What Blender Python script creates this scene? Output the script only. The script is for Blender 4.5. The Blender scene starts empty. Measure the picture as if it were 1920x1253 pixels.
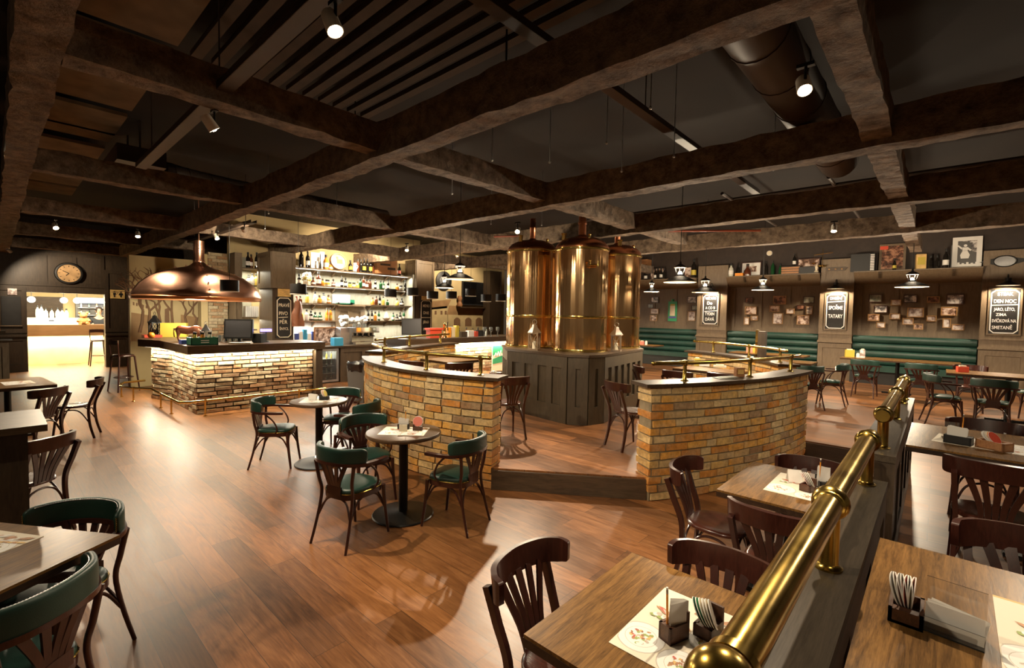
# Brew-pub interior: copper brewing tanks inside a ring of curved brick walls, bar at the far end.
import bpy, bmesh, math, random
from mathutils import Vector, Matrix, noise
random.seed(7)
PI = math.pi
SC = bpy.context.scene
COL = SC.collection

# ------------------------------------------------------------------ camera
CAM_H, FPX, YAW, PITCH, ROLL = 1.8, 881.5, -0.7370, -0.0419, 0.0181
_F = Vector((math.sin(YAW)*math.cos(PITCH), math.cos(YAW)*math.cos(PITCH), math.sin(PITCH)))
_R0 = Vector((math.cos(YAW), -math.sin(YAW), 0))
_U0 = _R0.cross(_F)
_R = _R0*math.cos(ROLL) + _U0*math.sin(ROLL)
_U = -_R0*math.sin(ROLL) + _U0*math.cos(ROLL)
_C = Vector((0, 0, CAM_H))
cam_data = bpy.data.cameras.new('camera')
cam_data.sensor_width = 36
cam_data.lens = FPX*36/1920
cam_data.clip_start = 0.02
cam = bpy.data.objects.new('camera', cam_data)
cam.matrix_world = Matrix(((_R.x, _U.x, -_F.x, _C.x), (_R.y, _U.y, -_F.y, _C.y), (_R.z, _U.z, -_F.z, _C.z), (0, 0, 0, 1)))
COL.objects.link(cam)
SC.camera = cam

def at(px, py, x=None, y=None, z=None):
    """World point seen at photo pixel (px, py) on the plane x=, y= or z=."""
    d = _F + _R*((px-960)/FPX) - _U*((py-626.5)/FPX)
    if z is not None: t = (z-CAM_H)/d.z
    elif x is not None: t = x/d.x
    else: t = y/d.y
    return _C + d*t

# ------------------------------------------------------------------ world, exposure, sampling helpers
w = bpy.data.worlds.new('room_dark'); SC.world = w; w.use_nodes = True
w.node_tree.nodes['Background'].inputs[0].default_value = (1.0, 0.72, 0.45, 1)
w.node_tree.nodes['Background'].inputs[1].default_value = 0.06
SC.view_settings.view_transform = 'Standard'
SC.view_settings.look = 'None'
SC.view_settings.exposure = 0.05
SC.view_settings.gamma = 1.0
SC.view_settings.use_curve_mapping = False
SC.cycles.use_denoising = True
SC.cycles.max_bounces = 7
SC.cycles.diffuse_bounces = 3
SC.cycles.glossy_bounces = 4
SC.cycles.transmission_bounces = 5
SC.cycles.sample_clamp_indirect = 4
SC.cycles.caustics_reflective = False
SC.cycles.caustics_refractive = False
SC.cycles.blur_glossy = 0.5

WARM = (1.0, 0.78, 0.52)
WARM2 = (1.0, 0.81, 0.57)
LIGHT_GAIN = 1.0

def lamp_light(name, kind, loc, power, color=WARM, parent=None, aim=None, size=0.05, angle=120, blend=0.4, sx=None, sy=None):
    l = bpy.data.lights.new(name, kind)
    l.energy = power*LIGHT_GAIN
    l.color = color
    if kind == 'SPOT':
        l.spot_size = math.radians(angle); l.spot_blend = blend; l.shadow_soft_size = size
    elif kind == 'POINT':
        l.shadow_soft_size = size
    elif kind == 'AREA':
        l.shape = 'RECTANGLE'; l.size = sx; l.size_y = sy
    o = bpy.data.objects.new(name, l)
    o.location = loc
    if aim is not None:
        o.rotation_euler = (Vector(aim)-Vector(loc)).to_track_quat('-Z', 'Y').to_euler()
    COL.objects.link(o)
    if parent: o.parent = parent
    return o

# ------------------------------------------------------------------ object helpers
def tag(o, label=None, cat=None, group=None, kind=None):
    if label: o['label'] = label
    if cat: o['category'] = cat
    if group: o['group'] = group
    if kind: o['kind'] = kind
    return o

def thing(name, label, cat, loc=(0, 0, 0), rz=0.0, group=None):
    o = bpy.data.objects.new(name, None)
    o.empty_display_size = 0.1
    o.location = loc; o.rotation_euler = (0, 0, rz)
    COL.objects.link(o)
    return tag(o, label, cat, group)

def dup(root, loc, rz, label, group=None):
    r = root.copy(); COL.objects.link(r)
    r.location = loc; r.rotation_euler = (0, 0, rz); r['label'] = label
    if group: r['group'] = group
    for ch in list(root.children):
        c = ch.copy(); COL.objects.link(c); c.parent = r
        for g in ch.children:
            d = g.copy(); COL.objects.link(d); d.parent = c
    return r

def face_rz(fx, fy):
    return math.atan2(-fx, fy)

class MB:
    """Mesh builder: add shapes, then build one mesh object."""
    def __init__(self):
        self.bm = bmesh.new(); self.m = Matrix.Identity(4); self.mi = 0
    def setm(self, m): self.m = m; return self
    def _v(self, p): return self.bm.verts.new(self.m @ Vector(p))
    def _f(self, vs):
        try:
            f = self.bm.faces.new(vs); f.material_index = self.mi; return f
        except ValueError: return None
    def box(self, c, s, rz=0.0, rx=0.0, ry=0.0, taper=1.0):
        M = Matrix.Translation(c) @ Matrix.Rotation(rz, 4, 'Z') @ Matrix.Rotation(ry, 4, 'Y') @ Matrix.Rotation(rx, 4, 'X')
        h = [x/2 for x in s]
        vs = []
        for z in (-1, 1):
            k = taper if z > 0 else 1.0
            for y in (-1, 1):
                for x in (-1, 1):
                    vs.append(self._v(M @ Vector((x*h[0]*k, y*h[1]*k, z*h[2]))))
        for q in ((0, 2, 3, 1), (4, 5, 7, 6), (0, 1, 5, 4), (2, 6, 7, 3), (0, 4, 6, 2), (1, 3, 7, 5)):
            self._f([vs[i] for i in q])
        return self
    def span(self, a, b):
        c = [(a[i]+b[i])/2 for i in range(3)]
        return self.box(c, [abs(b[i]-a[i]) for i in range(3)])
    def sweep(self, pts, sec, up=(0, 0, 1), closed=False, cap=True):
        """sec: list of (side, up) points or function t -> list."""
        pts = [Vector(p) for p in pts]; n = len(pts); up = Vector(up)
        rings = []
        for i, p in enumerate(pts):
            a = pts[(i-1) % n] if (closed or i > 0) else pts[i]
            b = pts[(i+1) % n] if (closed or i < n-1) else pts[i]
            t = (b-a).normalized()
            s = t.cross(up)
            if s.length < 1e-4: s = t.cross(Vector((0, 1, 0.01)))
            s.normalize(); u = s.cross(t).normalized()
            q = sec(i/(n-1)) if callable(sec) else sec
            rings.append([self._v(p + s*x + u*y) for x, y in q])
        k = len(rings[0])
        for i in range(n if closed else n-1):
            A, B = rings[i], rings[(i+1) % n]
            for j in range(k):
                self._f([A[j], A[(j+1) % k], B[(j+1) % k], B[j]])
        if cap and not closed:
            self._f(list(reversed(rings[0]))); self._f(rings[-1])
        return self
    def tube(self, pts, r, n=8, closed=False, up=(0, 0, 1), flat=1.0):
        rr = r if isinstance(r, (list, tuple)) else None
        m = len(pts)
        def sec(t):
            if rr:
                x = t*(len(rr)-1); i = min(int(x), len(rr)-2); q = rr[i]+(rr[i+1]-rr[i])*(x-i)
            else: q = r
            return [(q*math.cos(2*PI*j/n), q*flat*math.sin(2*PI*j/n)) for j in range(n)]
        pts = [Vector(p) for p in pts]
        d = (pts[-1]-pts[0])
        if not closed and d.length > 0 and abs(d.normalized().dot(Vector(up))) > 0.9: up = (0.02, 1, 0.01)
        return self.sweep(pts, sec, up=up, closed=closed)
    def lathe(self, prof, n=24, c=(0, 0, 0)):
        c = Vector(c); rings = []
        for r, z in prof:
            if r < 1e-5: rings.append([self._v(c+Vector((0, 0, z)))])
            else: rings.append([self._v(c+Vector((r*math.cos(2*PI*j/n), r*math.sin(2*PI*j/n), z))) for j in range(n)])
        for A, B in zip(rings, rings[1:]):
            for j in range(n):
                k = (j+1) % n
                if len(A) == 1 and len(B) == 1: continue
                if len(A) == 1: self._f([A[0], B[k], B[j]])
                elif len(B) == 1: self._f([A[j], A[k], B[0]])
                else: self._f([A[j], A[k], B[k], B[j]])
        return self
    def prism(self, poly, z0, z1):
        a = [self._v((x, y, z0)) for x, y in poly]; b = [self._v((x, y, z1)) for x, y in poly]
        n = len(poly)
        self._f(list(reversed(a))); self._f(b)
        for i in range(n): self._f([a[i], a[(i+1) % n], b[(i+1) % n], b[i]])
        return self
    def quad(self, p): self._f([self._v(x) for x in p]); return self
    def ball(self, c, r, n=12, sz=1.0):
        m = max(4, n//2)
        return self.lathe([(r*math.sin(PI*i/m) if 0 < i < m else 0, -r*sz*math.cos(PI*i/m)) for i in range(m+1)], n, c)
    def bev(self, w, seg=2, ang=30):
        bm = self.bm
        es = [e for e in bm.edges if len(e.link_faces) == 2 and e.calc_face_angle(0) > math.radians(ang)]
        if es: bmesh.ops.bevel(bm, geom=es, offset=w, segments=seg, affect='EDGES', profile=0.5, clamp_overlap=True)
        return self
    def build(self, name, mat, parent=None, smooth=True, ang=40, loc=None, rz=None):
        bm = self.bm
        bmesh.ops.recalc_face_normals(bm, faces=bm.faces)
        me = bpy.data.meshes.new(name)
        bm.to_mesh(me); bm.free()
        for m in (mat if isinstance(mat, (list, tuple)) else [mat]): me.materials.append(m)
        if smooth:
            me.polygons.foreach_set('use_smooth', [True]*len(me.polygons))
            try: me.set_sharp_from_angle(angle=math.radians(ang))
            except Exception: pass
        o = bpy.data.objects.new(name, me); COL.objects.link(o)
        if parent is not None: o.parent = parent
        if loc is not None: o.location = loc
        if rz is not None: o.rotation_euler = (0, 0, rz)
        return o

def arc_pts(cx, cy, r, a0, a1, n, z=0.0):
    return [(cx+r*math.cos(a0+(a1-a0)*i/(n-1)), cy+r*math.sin(a0+(a1-a0)*i/(n-1)), z) for i in range(n)]

def bez(pts, n=10):
    """Smooth Catmull-Rom curve through pts."""
    P = [Vector(p) for p in pts]; out = []
    for i in range(len(P)-1):
        a = P[max(i-1, 0)]; b = P[i]; c = P[i+1]; d = P[min(i+2, len(P)-1)]
        for k in range(n):
            t = k/n
            out.append(0.5*((2*b)+(c-a)*t+(2*a-5*b+4*c-d)*t*t+(3*b-a-3*c+d)*t**3))
    out.append(P[-1])
    return out

def text_mesh(s, size, mat, parent=None, loc=(0, 0, 0), rot=(0, 0, 0), name='lettering', extrude=0.0006, align='CENTER', shear=0.0, sx=1.0, bold=0.0):
    c = bpy.data.curves.new('font_tmp', 'FONT')
    c.body = s; c.size = size; c.align_x = align; c.align_y = 'CENTER'; c.extrude = extrude; c.shear = shear; c.offset = bold
    t = bpy.data.objects.new('font_tmp', c); COL.objects.link(t)
    bpy.context.view_layer.update()
    me = bpy.data.meshes.new_from_object(t.evaluated_get(bpy.context.evaluated_depsgraph_get()))
    bpy.data.objects.remove(t); bpy.data.curves.remove(c)
    me.materials.clear(); me.materials.append(mat)
    o = bpy.data.objects.new(name, me); COL.objects.link(o)
    o.location = loc; o.rotation_euler = rot; o.scale = (sx, 1, 1)
    if parent is not None: o.parent = parent
    return o

# ------------------------------------------------------------------ materials
class NT:
    def __init__(self, name):
        self.m = bpy.data.materials.new(name); self.m.use_nodes = True
        self.t = self.m.node_tree; self.b = self.t.nodes['Principled BSDF']
    def n(self, typ, **kw):
        x = self.t.nodes.new(typ)
        for k, v in kw.items():
            if k.startswith('i_'):
                key = k[2:].replace('_', ' ')
                x.inputs[int(key) if key.isdigit() else key].default_value = v
            else: setattr(x, k, v)
        return x
    def l(self, a, b): self.t.links.new(a, b)
    def ramp(self, fac, cols):
        r = self.n('ShaderNodeValToRGB'); e = r.color_ramp.elements
        while len(e) < len(cols): e.new(0.5)
        for i, (p, c) in enumerate(cols):
            e[i].position = p; e[i].color = (*c, 1)
        self.l(fac, r.inputs[0]); return r
    def set(self, **kw):
        for k, v in kw.items():
            key = {'rough': 'Roughness', 'metal': 'Metallic', 'spec': 'Specular IOR Level', 'coat': 'Coat Weight', 'trans': 'Transmission Weight', 'ior': 'IOR', 'col': 'Base Color', 'aniso': 'Anisotropic', 'crough': 'Coat Roughness'}[k]
            self.b.inputs[key].default_value = (*v, 1) if k == 'col' else v
        return self
    def bump(self, h, s=0.3, d=0.01):
        b = self.n('ShaderNodeBump', i_Strength=s, i_Distance=d); self.l(h, b.inputs['Height']); self.l(b.outputs[0], self.b.inputs['Normal']); return b

def plain(name, col, rough=0.5, metal=0.0, spec=0.5, coat=0.0, var=0.0, nscale=8.0):
    t = NT(name).set(col=col, rough=rough, metal=metal, spec=spec, coat=coat)
    if var:
        tc = t.n('ShaderNodeTexCoord'); nz = t.n('ShaderNodeTexNoise', i_Scale=nscale, i_Detail=4.0)
        t.l(tc.outputs['Object'], nz.inputs['Vector'])
        r = t.ramp(nz.outputs['Fac'], [(0.3, tuple(c*(1-var) for c in col)), (0.7, tuple(min(1, c*(1+var)) for c in col))])
        t.l(r.outputs[0], t.b.inputs['Base Color'])
    return t.m

def emit(name, col, s):
    t = NT(name).set(col=(0.02, 0.02, 0.02), rough=0.5)
    t.b.inputs['Emission Color'].default_value = (*col, 1); t.b.inputs['Emission Strength'].default_value = s
    return t.m

def glassy(name, col, rough=0.05, trans=0.9):
    t = NT(name).set(col=col, rough=rough, trans=trans, ior=1.45); return t.m

def wood(name, c1, c2, axis=0, scale=1.0, rough=0.4, bump=0.15, coat=0.0, stretch=14.0, spec=0.5, knots=True, rand=0.25):
    """Grain runs along the object axis 0/1/2; each object is shifted and toned a little differently."""
    t = NT(name).set(rough=rough, coat=coat, spec=spec, crough=0.15)
    tc = t.n('ShaderNodeTexCoord'); oi = t.n('ShaderNodeObjectInfo')
    mp = t.n('ShaderNodeMapping')
    s = [stretch*scale]*3; s[axis] = 1.0*scale
    mp.inputs['Scale'].default_value = s
    t.l(tc.outputs['Object'], mp.inputs['Vector'])
    add = t.n('ShaderNodeVectorMath', operation='ADD'); t.l(mp.outputs[0], add.inputs[0])
    mul = t.n('ShaderNodeVectorMath', operation='SCALE'); mul.inputs[0].default_value = (7.3, 3.1, 5.7); t.l(oi.outputs['Random'], mul.inputs['Scale'])
    t.l(mul.outputs[0], add.inputs[1])
    n1 = t.n('ShaderNodeTexNoise', i_Scale=1.6, i_Detail=7.0, i_Roughness=0.62, i_Distortion=1.1); t.l(add.outputs[0], n1.inputs['Vector'])
    n2 = t.n('ShaderNodeTexNoise', i_Scale=9.0, i_Detail=4.0, i_Roughness=0.7); t.l(add.outputs[0], n2.inputs['Vector'])
    mx = t.n('ShaderNodeMix', data_type='FLOAT', i_0=0.35); t.l(n1.outputs['Fac'], mx.inputs[2]); t.l(n2.outputs['Fac'], mx.inputs[3])
    r = t.ramp(mx.outputs[0], [(0.34, c1), (0.5, tuple((a+b)/2 for a, b in zip(c1, c2))), (0.66, c2)])
    hsv = t.n('ShaderNodeHueSaturation'); t.l(r.outputs[0], hsv.inputs['Color'])
    mr = t.n('ShaderNodeMapRange', i_3=1-rand, i_4=1+rand); t.l(oi.outputs['Random'], mr.inputs[0]); t.l(mr.outputs[0], hsv.inputs['Value'])
    t.l(hsv.outputs[0], t.b.inputs['Base Color'])
    if bump: t.bump(mx.outputs[0], bump, 0.004)
    return t.m

def plank_floor(name):
    t = NT(name).set(rough=0.3, spec=0.5)
    tc = t.n('ShaderNodeTexCoord')
    br = t.n('ShaderNodeTexBrick', offset=0.37, offset_frequency=2, squash=1.0)
    for k, v in (('Scale', 1.0), ('Mortar Size', 0.0014), ('Mortar Smooth', 0.1), ('Bias', 0.0), ('Brick Width', 1.7), ('Row Height', 0.18)): br.inputs[k].default_value = v
    br.inputs['Color1'].default_value = (0, 0, 0, 1); br.inputs['Color2'].default_value = (1, 1, 1, 1); br.inputs['Mortar'].default_value = (0.5, 0.5, 0.5, 1)
    t.l(tc.outputs['Object'], br.inputs['Vector'])
    # grain, shifted per plank
    mp = t.n('ShaderNodeMapping'); mp.inputs['Scale'].default_value = (1.0, 6.5, 1.0); t.l(tc.outputs['Object'], mp.inputs['Vector'])
    sh = t.n('ShaderNodeVectorMath', operation='SCALE'); t.l(br.outputs['Color'], sh.inputs[0]); sh.inputs['Scale'].default_value = 23.0
    ad = t.n('ShaderNodeVectorMath', operation='ADD'); t.l(mp.outputs[0], ad.inputs[0]); t.l(sh.outputs[0], ad.inputs[1])
    n1 = t.n('ShaderNodeTexNoise', i_Scale=1.5, i_Detail=9.0, i_Roughness=0.62, i_Distortion=2.6); t.l(ad.outputs[0], n1.inputs['Vector'])
    wv = t.n('ShaderNodeTexNoise', i_Scale=0.9, i_Detail=3.0); t.l(tc.outputs['Object'], wv.inputs['Vector'])
    mx = t.n('ShaderNodeMix', data_type='FLOAT', i_0=0.35); t.l(n1.outputs['Fac'], mx.inputs[2]); t.l(wv.outputs['Fac'], mx.inputs[3])
    mp2 = t.n('ShaderNodeMapping'); mp2.inputs['Scale'].default_value = (2.2, 46.0, 1.0); t.l(tc.outputs['Object'], mp2.inputs['Vector'])
    ad2 = t.n('ShaderNodeVectorMath', operation='ADD'); t.l(mp2.outputs[0], ad2.inputs[0]); t.l(sh.outputs[0], ad2.inputs[1])
    n3 = t.n('ShaderNodeTexNoise', i_Scale=2.0, i_Detail=4.0, i_Roughness=0.7, i_Distortion=0.6); t.l(ad2.outputs[0], n3.inputs['Vector'])
    mx2 = t.n('ShaderNodeMix', data_type='FLOAT', i_0=0.3); t.l(mx.outputs[0], mx2.inputs[2]); t.l(n3.outputs['Fac'], mx2.inputs[3]); mx = mx2
    r = t.ramp(mx.outputs[0], [(0.34, (0.068, 0.023, 0.007)), (0.5, (0.185, 0.073, 0.023)), (0.66, (0.30, 0.13, 0.044))])
    hsv = t.n('ShaderNodeHueSaturation'); t.l(r.outputs[0], hsv.inputs['Color'])
    mr = t.n('ShaderNodeMapRange', i_3=0.55, i_4=1.35); t.l(br.outputs['Color'], mr.inputs[0]); t.l(mr.outputs[0], hsv.inputs['Value'])
    dk = t.n('ShaderNodeMix', data_type='RGBA'); dk.inputs[7].default_value = (0.03, 0.014, 0.006, 1)
    t.l(br.outputs['Fac'], dk.inputs[0]); t.l(hsv.outputs[0], dk.inputs[6]); t.l(dk.outputs[2], t.b.inputs['Base Color'])
    rr = t.n('ShaderNodeMapRange', i_3=0.27, i_4=0.48); t.l(n1.outputs['Fac'], rr.inputs[0]); t.l(rr.outputs[0], t.b.inputs['Roughness'])
    sub = t.n('ShaderNodeMath', operation='SUBTRACT'); t.l(mx.outputs[0], sub.inputs[0]); t.l(br.outputs['Fac'], sub.inputs[1])
    t.bump(sub.outputs[0], 0.12, 0.004)
    return t.m

def brick_mat(name, cols):
    t = NT(name).set(rough=0.85, spec=0.25)
    g = t.n('ShaderNodeNewGeometry'); tc = t.n('ShaderNodeTexCoord')
    r = t.ramp(g.outputs['Random Per Island'], [(i/len(cols), c) for i, c in enumerate(cols)]); r.color_ramp.interpolation = 'CONSTANT'
    n = t.n('ShaderNodeTexNoise', i_Scale=22.0, i_Detail=6.0, i_Roughness=0.65); t.l(tc.outputs['Object'], n.inputs['Vector'])
    n2 = t.n('ShaderNodeTexNoise', i_Scale=7.0, i_Detail=4.0); t.l(tc.outputs['Object'], n2.inputs['Vector'])
    k = t.ramp(n2.outputs['Fac'], [(0.42, (0, 0, 0)), (0.62, (1, 1, 1))])
    mul = t.n('ShaderNodeMath', operation='MULTIPLY'); mul.inputs[1].default_value = 0.4; t.l(k.outputs[0], mul.inputs[0])
    mx = t.n('ShaderNodeMix', data_type='RGBA'); mx.inputs[7].default_value = (0.42, 0.33, 0.2, 1)
    t.l(mul.outputs[0], mx.inputs[0]); t.l(r.outputs[0], mx.inputs[6])
    mr = t.n('ShaderNodeMapRange', i_1=0.25, i_2=0.75, i_3=0.6, i_4=1.25); t.l(n.outputs['Fac'], mr.inputs[0])
    hsv = t.n('ShaderNodeHueSaturation'); t.l(mx.outputs[2], hsv.inputs['Color']); t.l(mr.outputs[0], hsv.inputs['Value'])
    t.l(hsv.outputs[0], t.b.inputs['Base Color'])
    t.bump(n.outputs['Fac'], 0.55, 0.012)
    return t.m

def rough_beam(name, c1, c2):
    t = NT(name).set(rough=0.8, spec=0.3)
    tc = t.n('ShaderNodeTexCoord')
    n = t.n('ShaderNodeTexNoise', i_Scale=9.0, i_Detail=7.0, i_Roughness=0.7); t.l(tc.outputs['Object'], n.inputs['Vector'])
    v = t.n('ShaderNodeTexVoronoi', i_Scale=7.0, feature='SMOOTH_F1'); t.l(tc.outputs['Object'], v.inputs['Vector'])
    r = t.ramp(n.outputs['Fac'], [(0.3, c1), (0.7, c2)])
    t.l(r.outputs[0], t.b.inputs['Base Color'])
    ad = t.n('ShaderNodeMath', operation='ADD'); t.l(n.outputs['Fac'], ad.inputs[0]); t.l(v.outputs['Distance'], ad.inputs[1])
    t.bump(ad.outputs[0], 0.9, 0.05)
    return t.m

def metal_mat(name, c1, c2, rough=0.2, streak=None, bump=0.0, nscale=3.0):
    t = NT(name).set(metal=1.0, rough=rough)
    tc = t.n('ShaderNodeTexCoord'); mp = t.n('ShaderNodeMapping')
    if streak: mp.inputs['Scale'].default_value = streak
    t.l(tc.outputs['Object'], mp.inputs['Vector'])
    n = t.n('ShaderNodeTexNoise', i_Scale=nscale, i_Detail=5.0, i_Roughness=0.6); t.l(mp.outputs[0], n.inputs['Vector'])
    r = t.ramp(n.outputs['Fac'], [(0.3, c1), (0.7, c2)]); t.l(r.outputs[0], t.b.inputs['Base Color'])
    mr = t.n('ShaderNodeMapRange', i_3=max(0.02, rough*0.7), i_4=rough*1.4); t.l(n.outputs['Fac'], mr.inputs[0]); t.l(mr.outputs[0], t.b.inputs['Roughness'])
    if bump: t.bump(n.outputs['Fac'], bump, 0.01)
    return t.m

def photo_mat(name, dark, mid, light, scale=9.0):
    """A printed photograph: blotches of tone that differ from print to print."""
    t = NT(name).set(rough=0.35)
    tc = t.n('ShaderNodeTexCoord'); oi = t.n('ShaderNodeObjectInfo')
    mul = t.n('ShaderNodeVectorMath', operation='SCALE'); mul.inputs[0].default_value = (31, 17, 53); t.l(oi.outputs['Random'], mul.inputs['Scale'])
    ad = t.n('ShaderNodeVectorMath', operation='ADD'); t.l(tc.outputs['Object'], ad.inputs[0]); t.l(mul.outputs[0], ad.inputs[1])
    n = t.n('ShaderNodeTexNoise', i_Scale=scale, i_Detail=5.0, i_Roughness=0.6); t.l(ad.outputs[0], n.inputs['Vector'])
    r = t.ramp(n.outputs['Fac'], [(0.40, dark), (0.5, mid), (0.58, light)]); t.l(r.outputs[0], t.b.inputs['Base Color'])
    return t.m

def leather(name, col):
    t = NT(name).set(rough=0.42, spec=0.5)
    tc = t.n('ShaderNodeTexCoord')
    n = t.n('ShaderNodeTexNoise', i_Scale=5.0, i_Detail=3.0); t.l(tc.outputs['Object'], n.inputs['Vector'])
    r = t.ramp(n.outputs['Fac'], [(0.3, tuple(c*0.8 for c in col)), (0.7, tuple(c*1.2 for c in col))]); t.l(r.outputs[0], t.b.inputs['Base Color'])
    v = t.n('ShaderNodeTexVoronoi', i_Scale=260.0); t.l(tc.outputs['Object'], v.inputs['Vector'])
    t.bump(v.outputs['Distance'], 0.12, 0.002)
    return t.m

M = {}
M['floor'] = plank_floor('oak_plank_floor')
M['dark_wood'] = wood('dark_stained_oak', (0.030, 0.018, 0.009), (0.075, 0.047, 0.025), axis=2, scale=2.0, rough=0.5, stretch=8)
M['dark_wood_x'] = wood('dark_stained_oak_lengthwise', (0.030, 0.018, 0.009), (0.078, 0.048, 0.026), axis=0, scale=2.0, rough=0.45, stretch=8)
M['dark_wood_y'] = wood('dark_stained_oak_crosswise', (0.034, 0.02, 0.01), (0.085, 0.052, 0.028), axis=1, scale=2.0, rough=0.4, stretch=8, spec=0.22)
M['panel'] = wood('panelling_oak', (0.115, 0.078, 0.045), (0.19, 0.135, 0.082), axis=2, scale=2.0, rough=0.5, stretch=7, rand=0.08)
M['tank_panel'] = wood('weathered_grey_brown_oak', (0.042, 0.032, 0.019), (0.085, 0.064, 0.038), axis=2, scale=2.0, rough=0.5, stretch=7, rand=0.08)
M['chair_wood'] = wood('mahogany_stain', (0.022, 0.006, 0.004), (0.050, 0.014, 0.009), axis=2, scale=3.0, rough=0.28, bump=0.03, coat=0.25, rand=0.12)
M['seat_wood'] = wood('mahogany_seat', (0.035, 0.010, 0.006), (0.075, 0.022, 0.013), axis=1, scale=3.0, rough=0.25, bump=0.02, coat=0.3, rand=0.12)
M['table_top'] = wood('oiled_oak_top', (0.050, 0.022, 0.006), (0.27, 0.138, 0.042), axis=1, scale=2.4, rough=0.32, stretch=13, bump=0.1, rand=0.05, spec=0.16)
M['table_edge'] = wood('dark_table_edge', (0.02, 0.010, 0.006), (0.05, 0.028, 0.016), axis=1, scale=2.5, rough=0.35)
M['table_round'] = wood('dark_round_top', (0.045, 0.024, 0.012), (0.10, 0.056, 0.028), axis=1, scale=2.5, rough=0.3)
M['beam_a'] = rough_beam('rough_hewn_timber', (0.06, 0.040, 0.026), (0.32, 0.23, 0.155))
M['beam_b'] = rough_beam('rough_hewn_timber_grey', (0.065, 0.045, 0.03), (0.33, 0.245, 0.175))
M['ceiling'] = plain('ceiling_paint', (0.013, 0.008, 0.005), 0.9, var=0.3, nscale=1.5)
M['ceil_board'] = plain('insulation_board', (0.17, 0.115, 0.062), 0.9, var=0.25, nscale=4)
M['duct'] = plain('painted_duct', (0.045, 0.028, 0.018), 0.55, var=0.2, nscale=3)
M['dark_metal'] = plain('black_iron', (0.012, 0.011, 0.010), 0.4, 0.6)
M['black'] = plain('matt_black', (0.010, 0.009, 0.008), 0.5)
M['brass'] = metal_mat('worn_brass', (0.30, 0.19, 0.035), (0.60, 0.42, 0.11), 0.22, nscale=7.0)
M['brass_bright'] = metal_mat('polished_brass', (0.75, 0.52, 0.14), (0.86, 0.66, 0.26), 0.13)
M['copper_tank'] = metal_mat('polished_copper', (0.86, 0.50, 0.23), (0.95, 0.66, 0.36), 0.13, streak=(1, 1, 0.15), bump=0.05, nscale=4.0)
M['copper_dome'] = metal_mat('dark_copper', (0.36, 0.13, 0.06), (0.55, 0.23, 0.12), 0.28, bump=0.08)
M['copper_hood'] = metal_mat('hammered_copper', (0.66, 0.32, 0.20), (0.86, 0.50, 0.35), 0.29, bump=0.12, nscale=2.4)
M['copper_pink'] = plain('coppered_plaster', (0.82, 0.36, 0.21), 0.3, 0.15)
M['brick'] = brick_mat('old_bricks', [(0.60, 0.27, 0.06), (0.62, 0.43, 0.19), (0.52, 0.21, 0.04), (0.66, 0.48, 0.24), (0.66, 0.33, 0.07), (0.52, 0.34, 0.15), (0.34, 0.20, 0.10), (0.68, 0.36, 0.08), (0.60, 0.38, 0.13), (0.56, 0.24, 0.05)])
M['brick_pale'] = brick_mat('pale_bricks', [(0.48, 0.36, 0.21), (0.36, 0.19, 0.09), (0.52, 0.42, 0.27), (0.42, 0.24, 0.12), (0.30, 0.18, 0.10), (0.50, 0.38, 0.24)])
M['mortar'] = plain('grey_mortar', (0.22, 0.175, 0.105), 0.95, var=0.25, nscale=14)
M['mortar_dark'] = plain('dark_mortar', (0.085, 0.065, 0.04), 0.95, var=0.25, nscale=14)
M['leather'] = leather('green_leather', (0.009, 0.036, 0.026))
M['bench_leather'] = leather('bench_green_leather', (0.015, 0.052, 0.039))
M['cream'] = plain('cream_plaster', (0.50, 0.38, 0.19), 0.8, var=0.12, nscale=1.5)
M['white'] = plain('white_paper', (0.80, 0.77, 0.72), 0.6)
M['paper_cream'] = plain('cream_paper', (0.78, 0.68, 0.50), 0.55)
M['chalk'] = plain('chalk', (0.82, 0.80, 0.76), 0.9)
M['board'] = plain('chalkboard', (0.014, 0.012, 0.011), 0.6, var=0.2)
M['gold_paper'] = plain('ochre_card', (0.72, 0.47, 0.16), 0.5, var=0.2)
M['steel'] = metal_mat('steel', (0.45, 0.45, 0.46), (0.62, 0.62, 0.63), 0.3)
M['chrome'] = metal_mat('chrome', (0.7, 0.7, 0.7), (0.85, 0.85, 0.85), 0.08)
M['screen'] = plain('dark_screen', (0.07, 0.07, 0.075), 0.25)
M['tv'] = plain('tv_black', (0.004, 0.004, 0.004), 0.12)
M['plastic_grey'] = plain('grey_plastic', (0.11, 0.105, 0.10), 0.5)
M['plastic_black'] = plain('black_plastic', (0.02, 0.02, 0.02), 0.35)
M['bag'] = plain('black_bin_bag', (0.015, 0.015, 0.018), 0.2)
M['red'] = plain('red_card', (0.62, 0.07, 0.03), 0.5)
M['orange'] = plain('orange_lacquer', (0.85, 0.30, 0.02), 0.4)
M['yellow'] = plain('yellow_card', (0.52, 0.40, 0.05), 0.5)
M['green_plastic'] = plain('green_plastic', (0.01, 0.13, 0.07), 0.4)
M['green_print'] = plain('green_print', (0.03, 0.30, 0.13), 0.5)
M['blue'] = plain('blue_card', (0.04, 0.07, 0.30), 0.5)
M['cyan'] = plain('cyan_tray', (0.03, 0.28, 0.48), 0.5)
M['pink'] = plain('salmon_card', (0.75, 0.22, 0.16), 0.5)
M['leather_brown'] = leather('brown_apron_leather', (0.30, 0.11, 0.05))
M['skin'] = plain('skin', (0.55, 0.30, 0.19), 0.5)
M['hair'] = plain('dark_hair', (0.03, 0.017, 0.01), 0.5)
M['cloth_black'] = plain('black_cloth', (0.02, 0.02, 0.022), 0.8)
M['fur'] = plain('teddy_plush', (0.40, 0.19, 0.06), 0.95, var=0.3, nscale=30)
M['amber_glass'] = glassy('amber_glass', (0.75, 0.28, 0.05))
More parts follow.
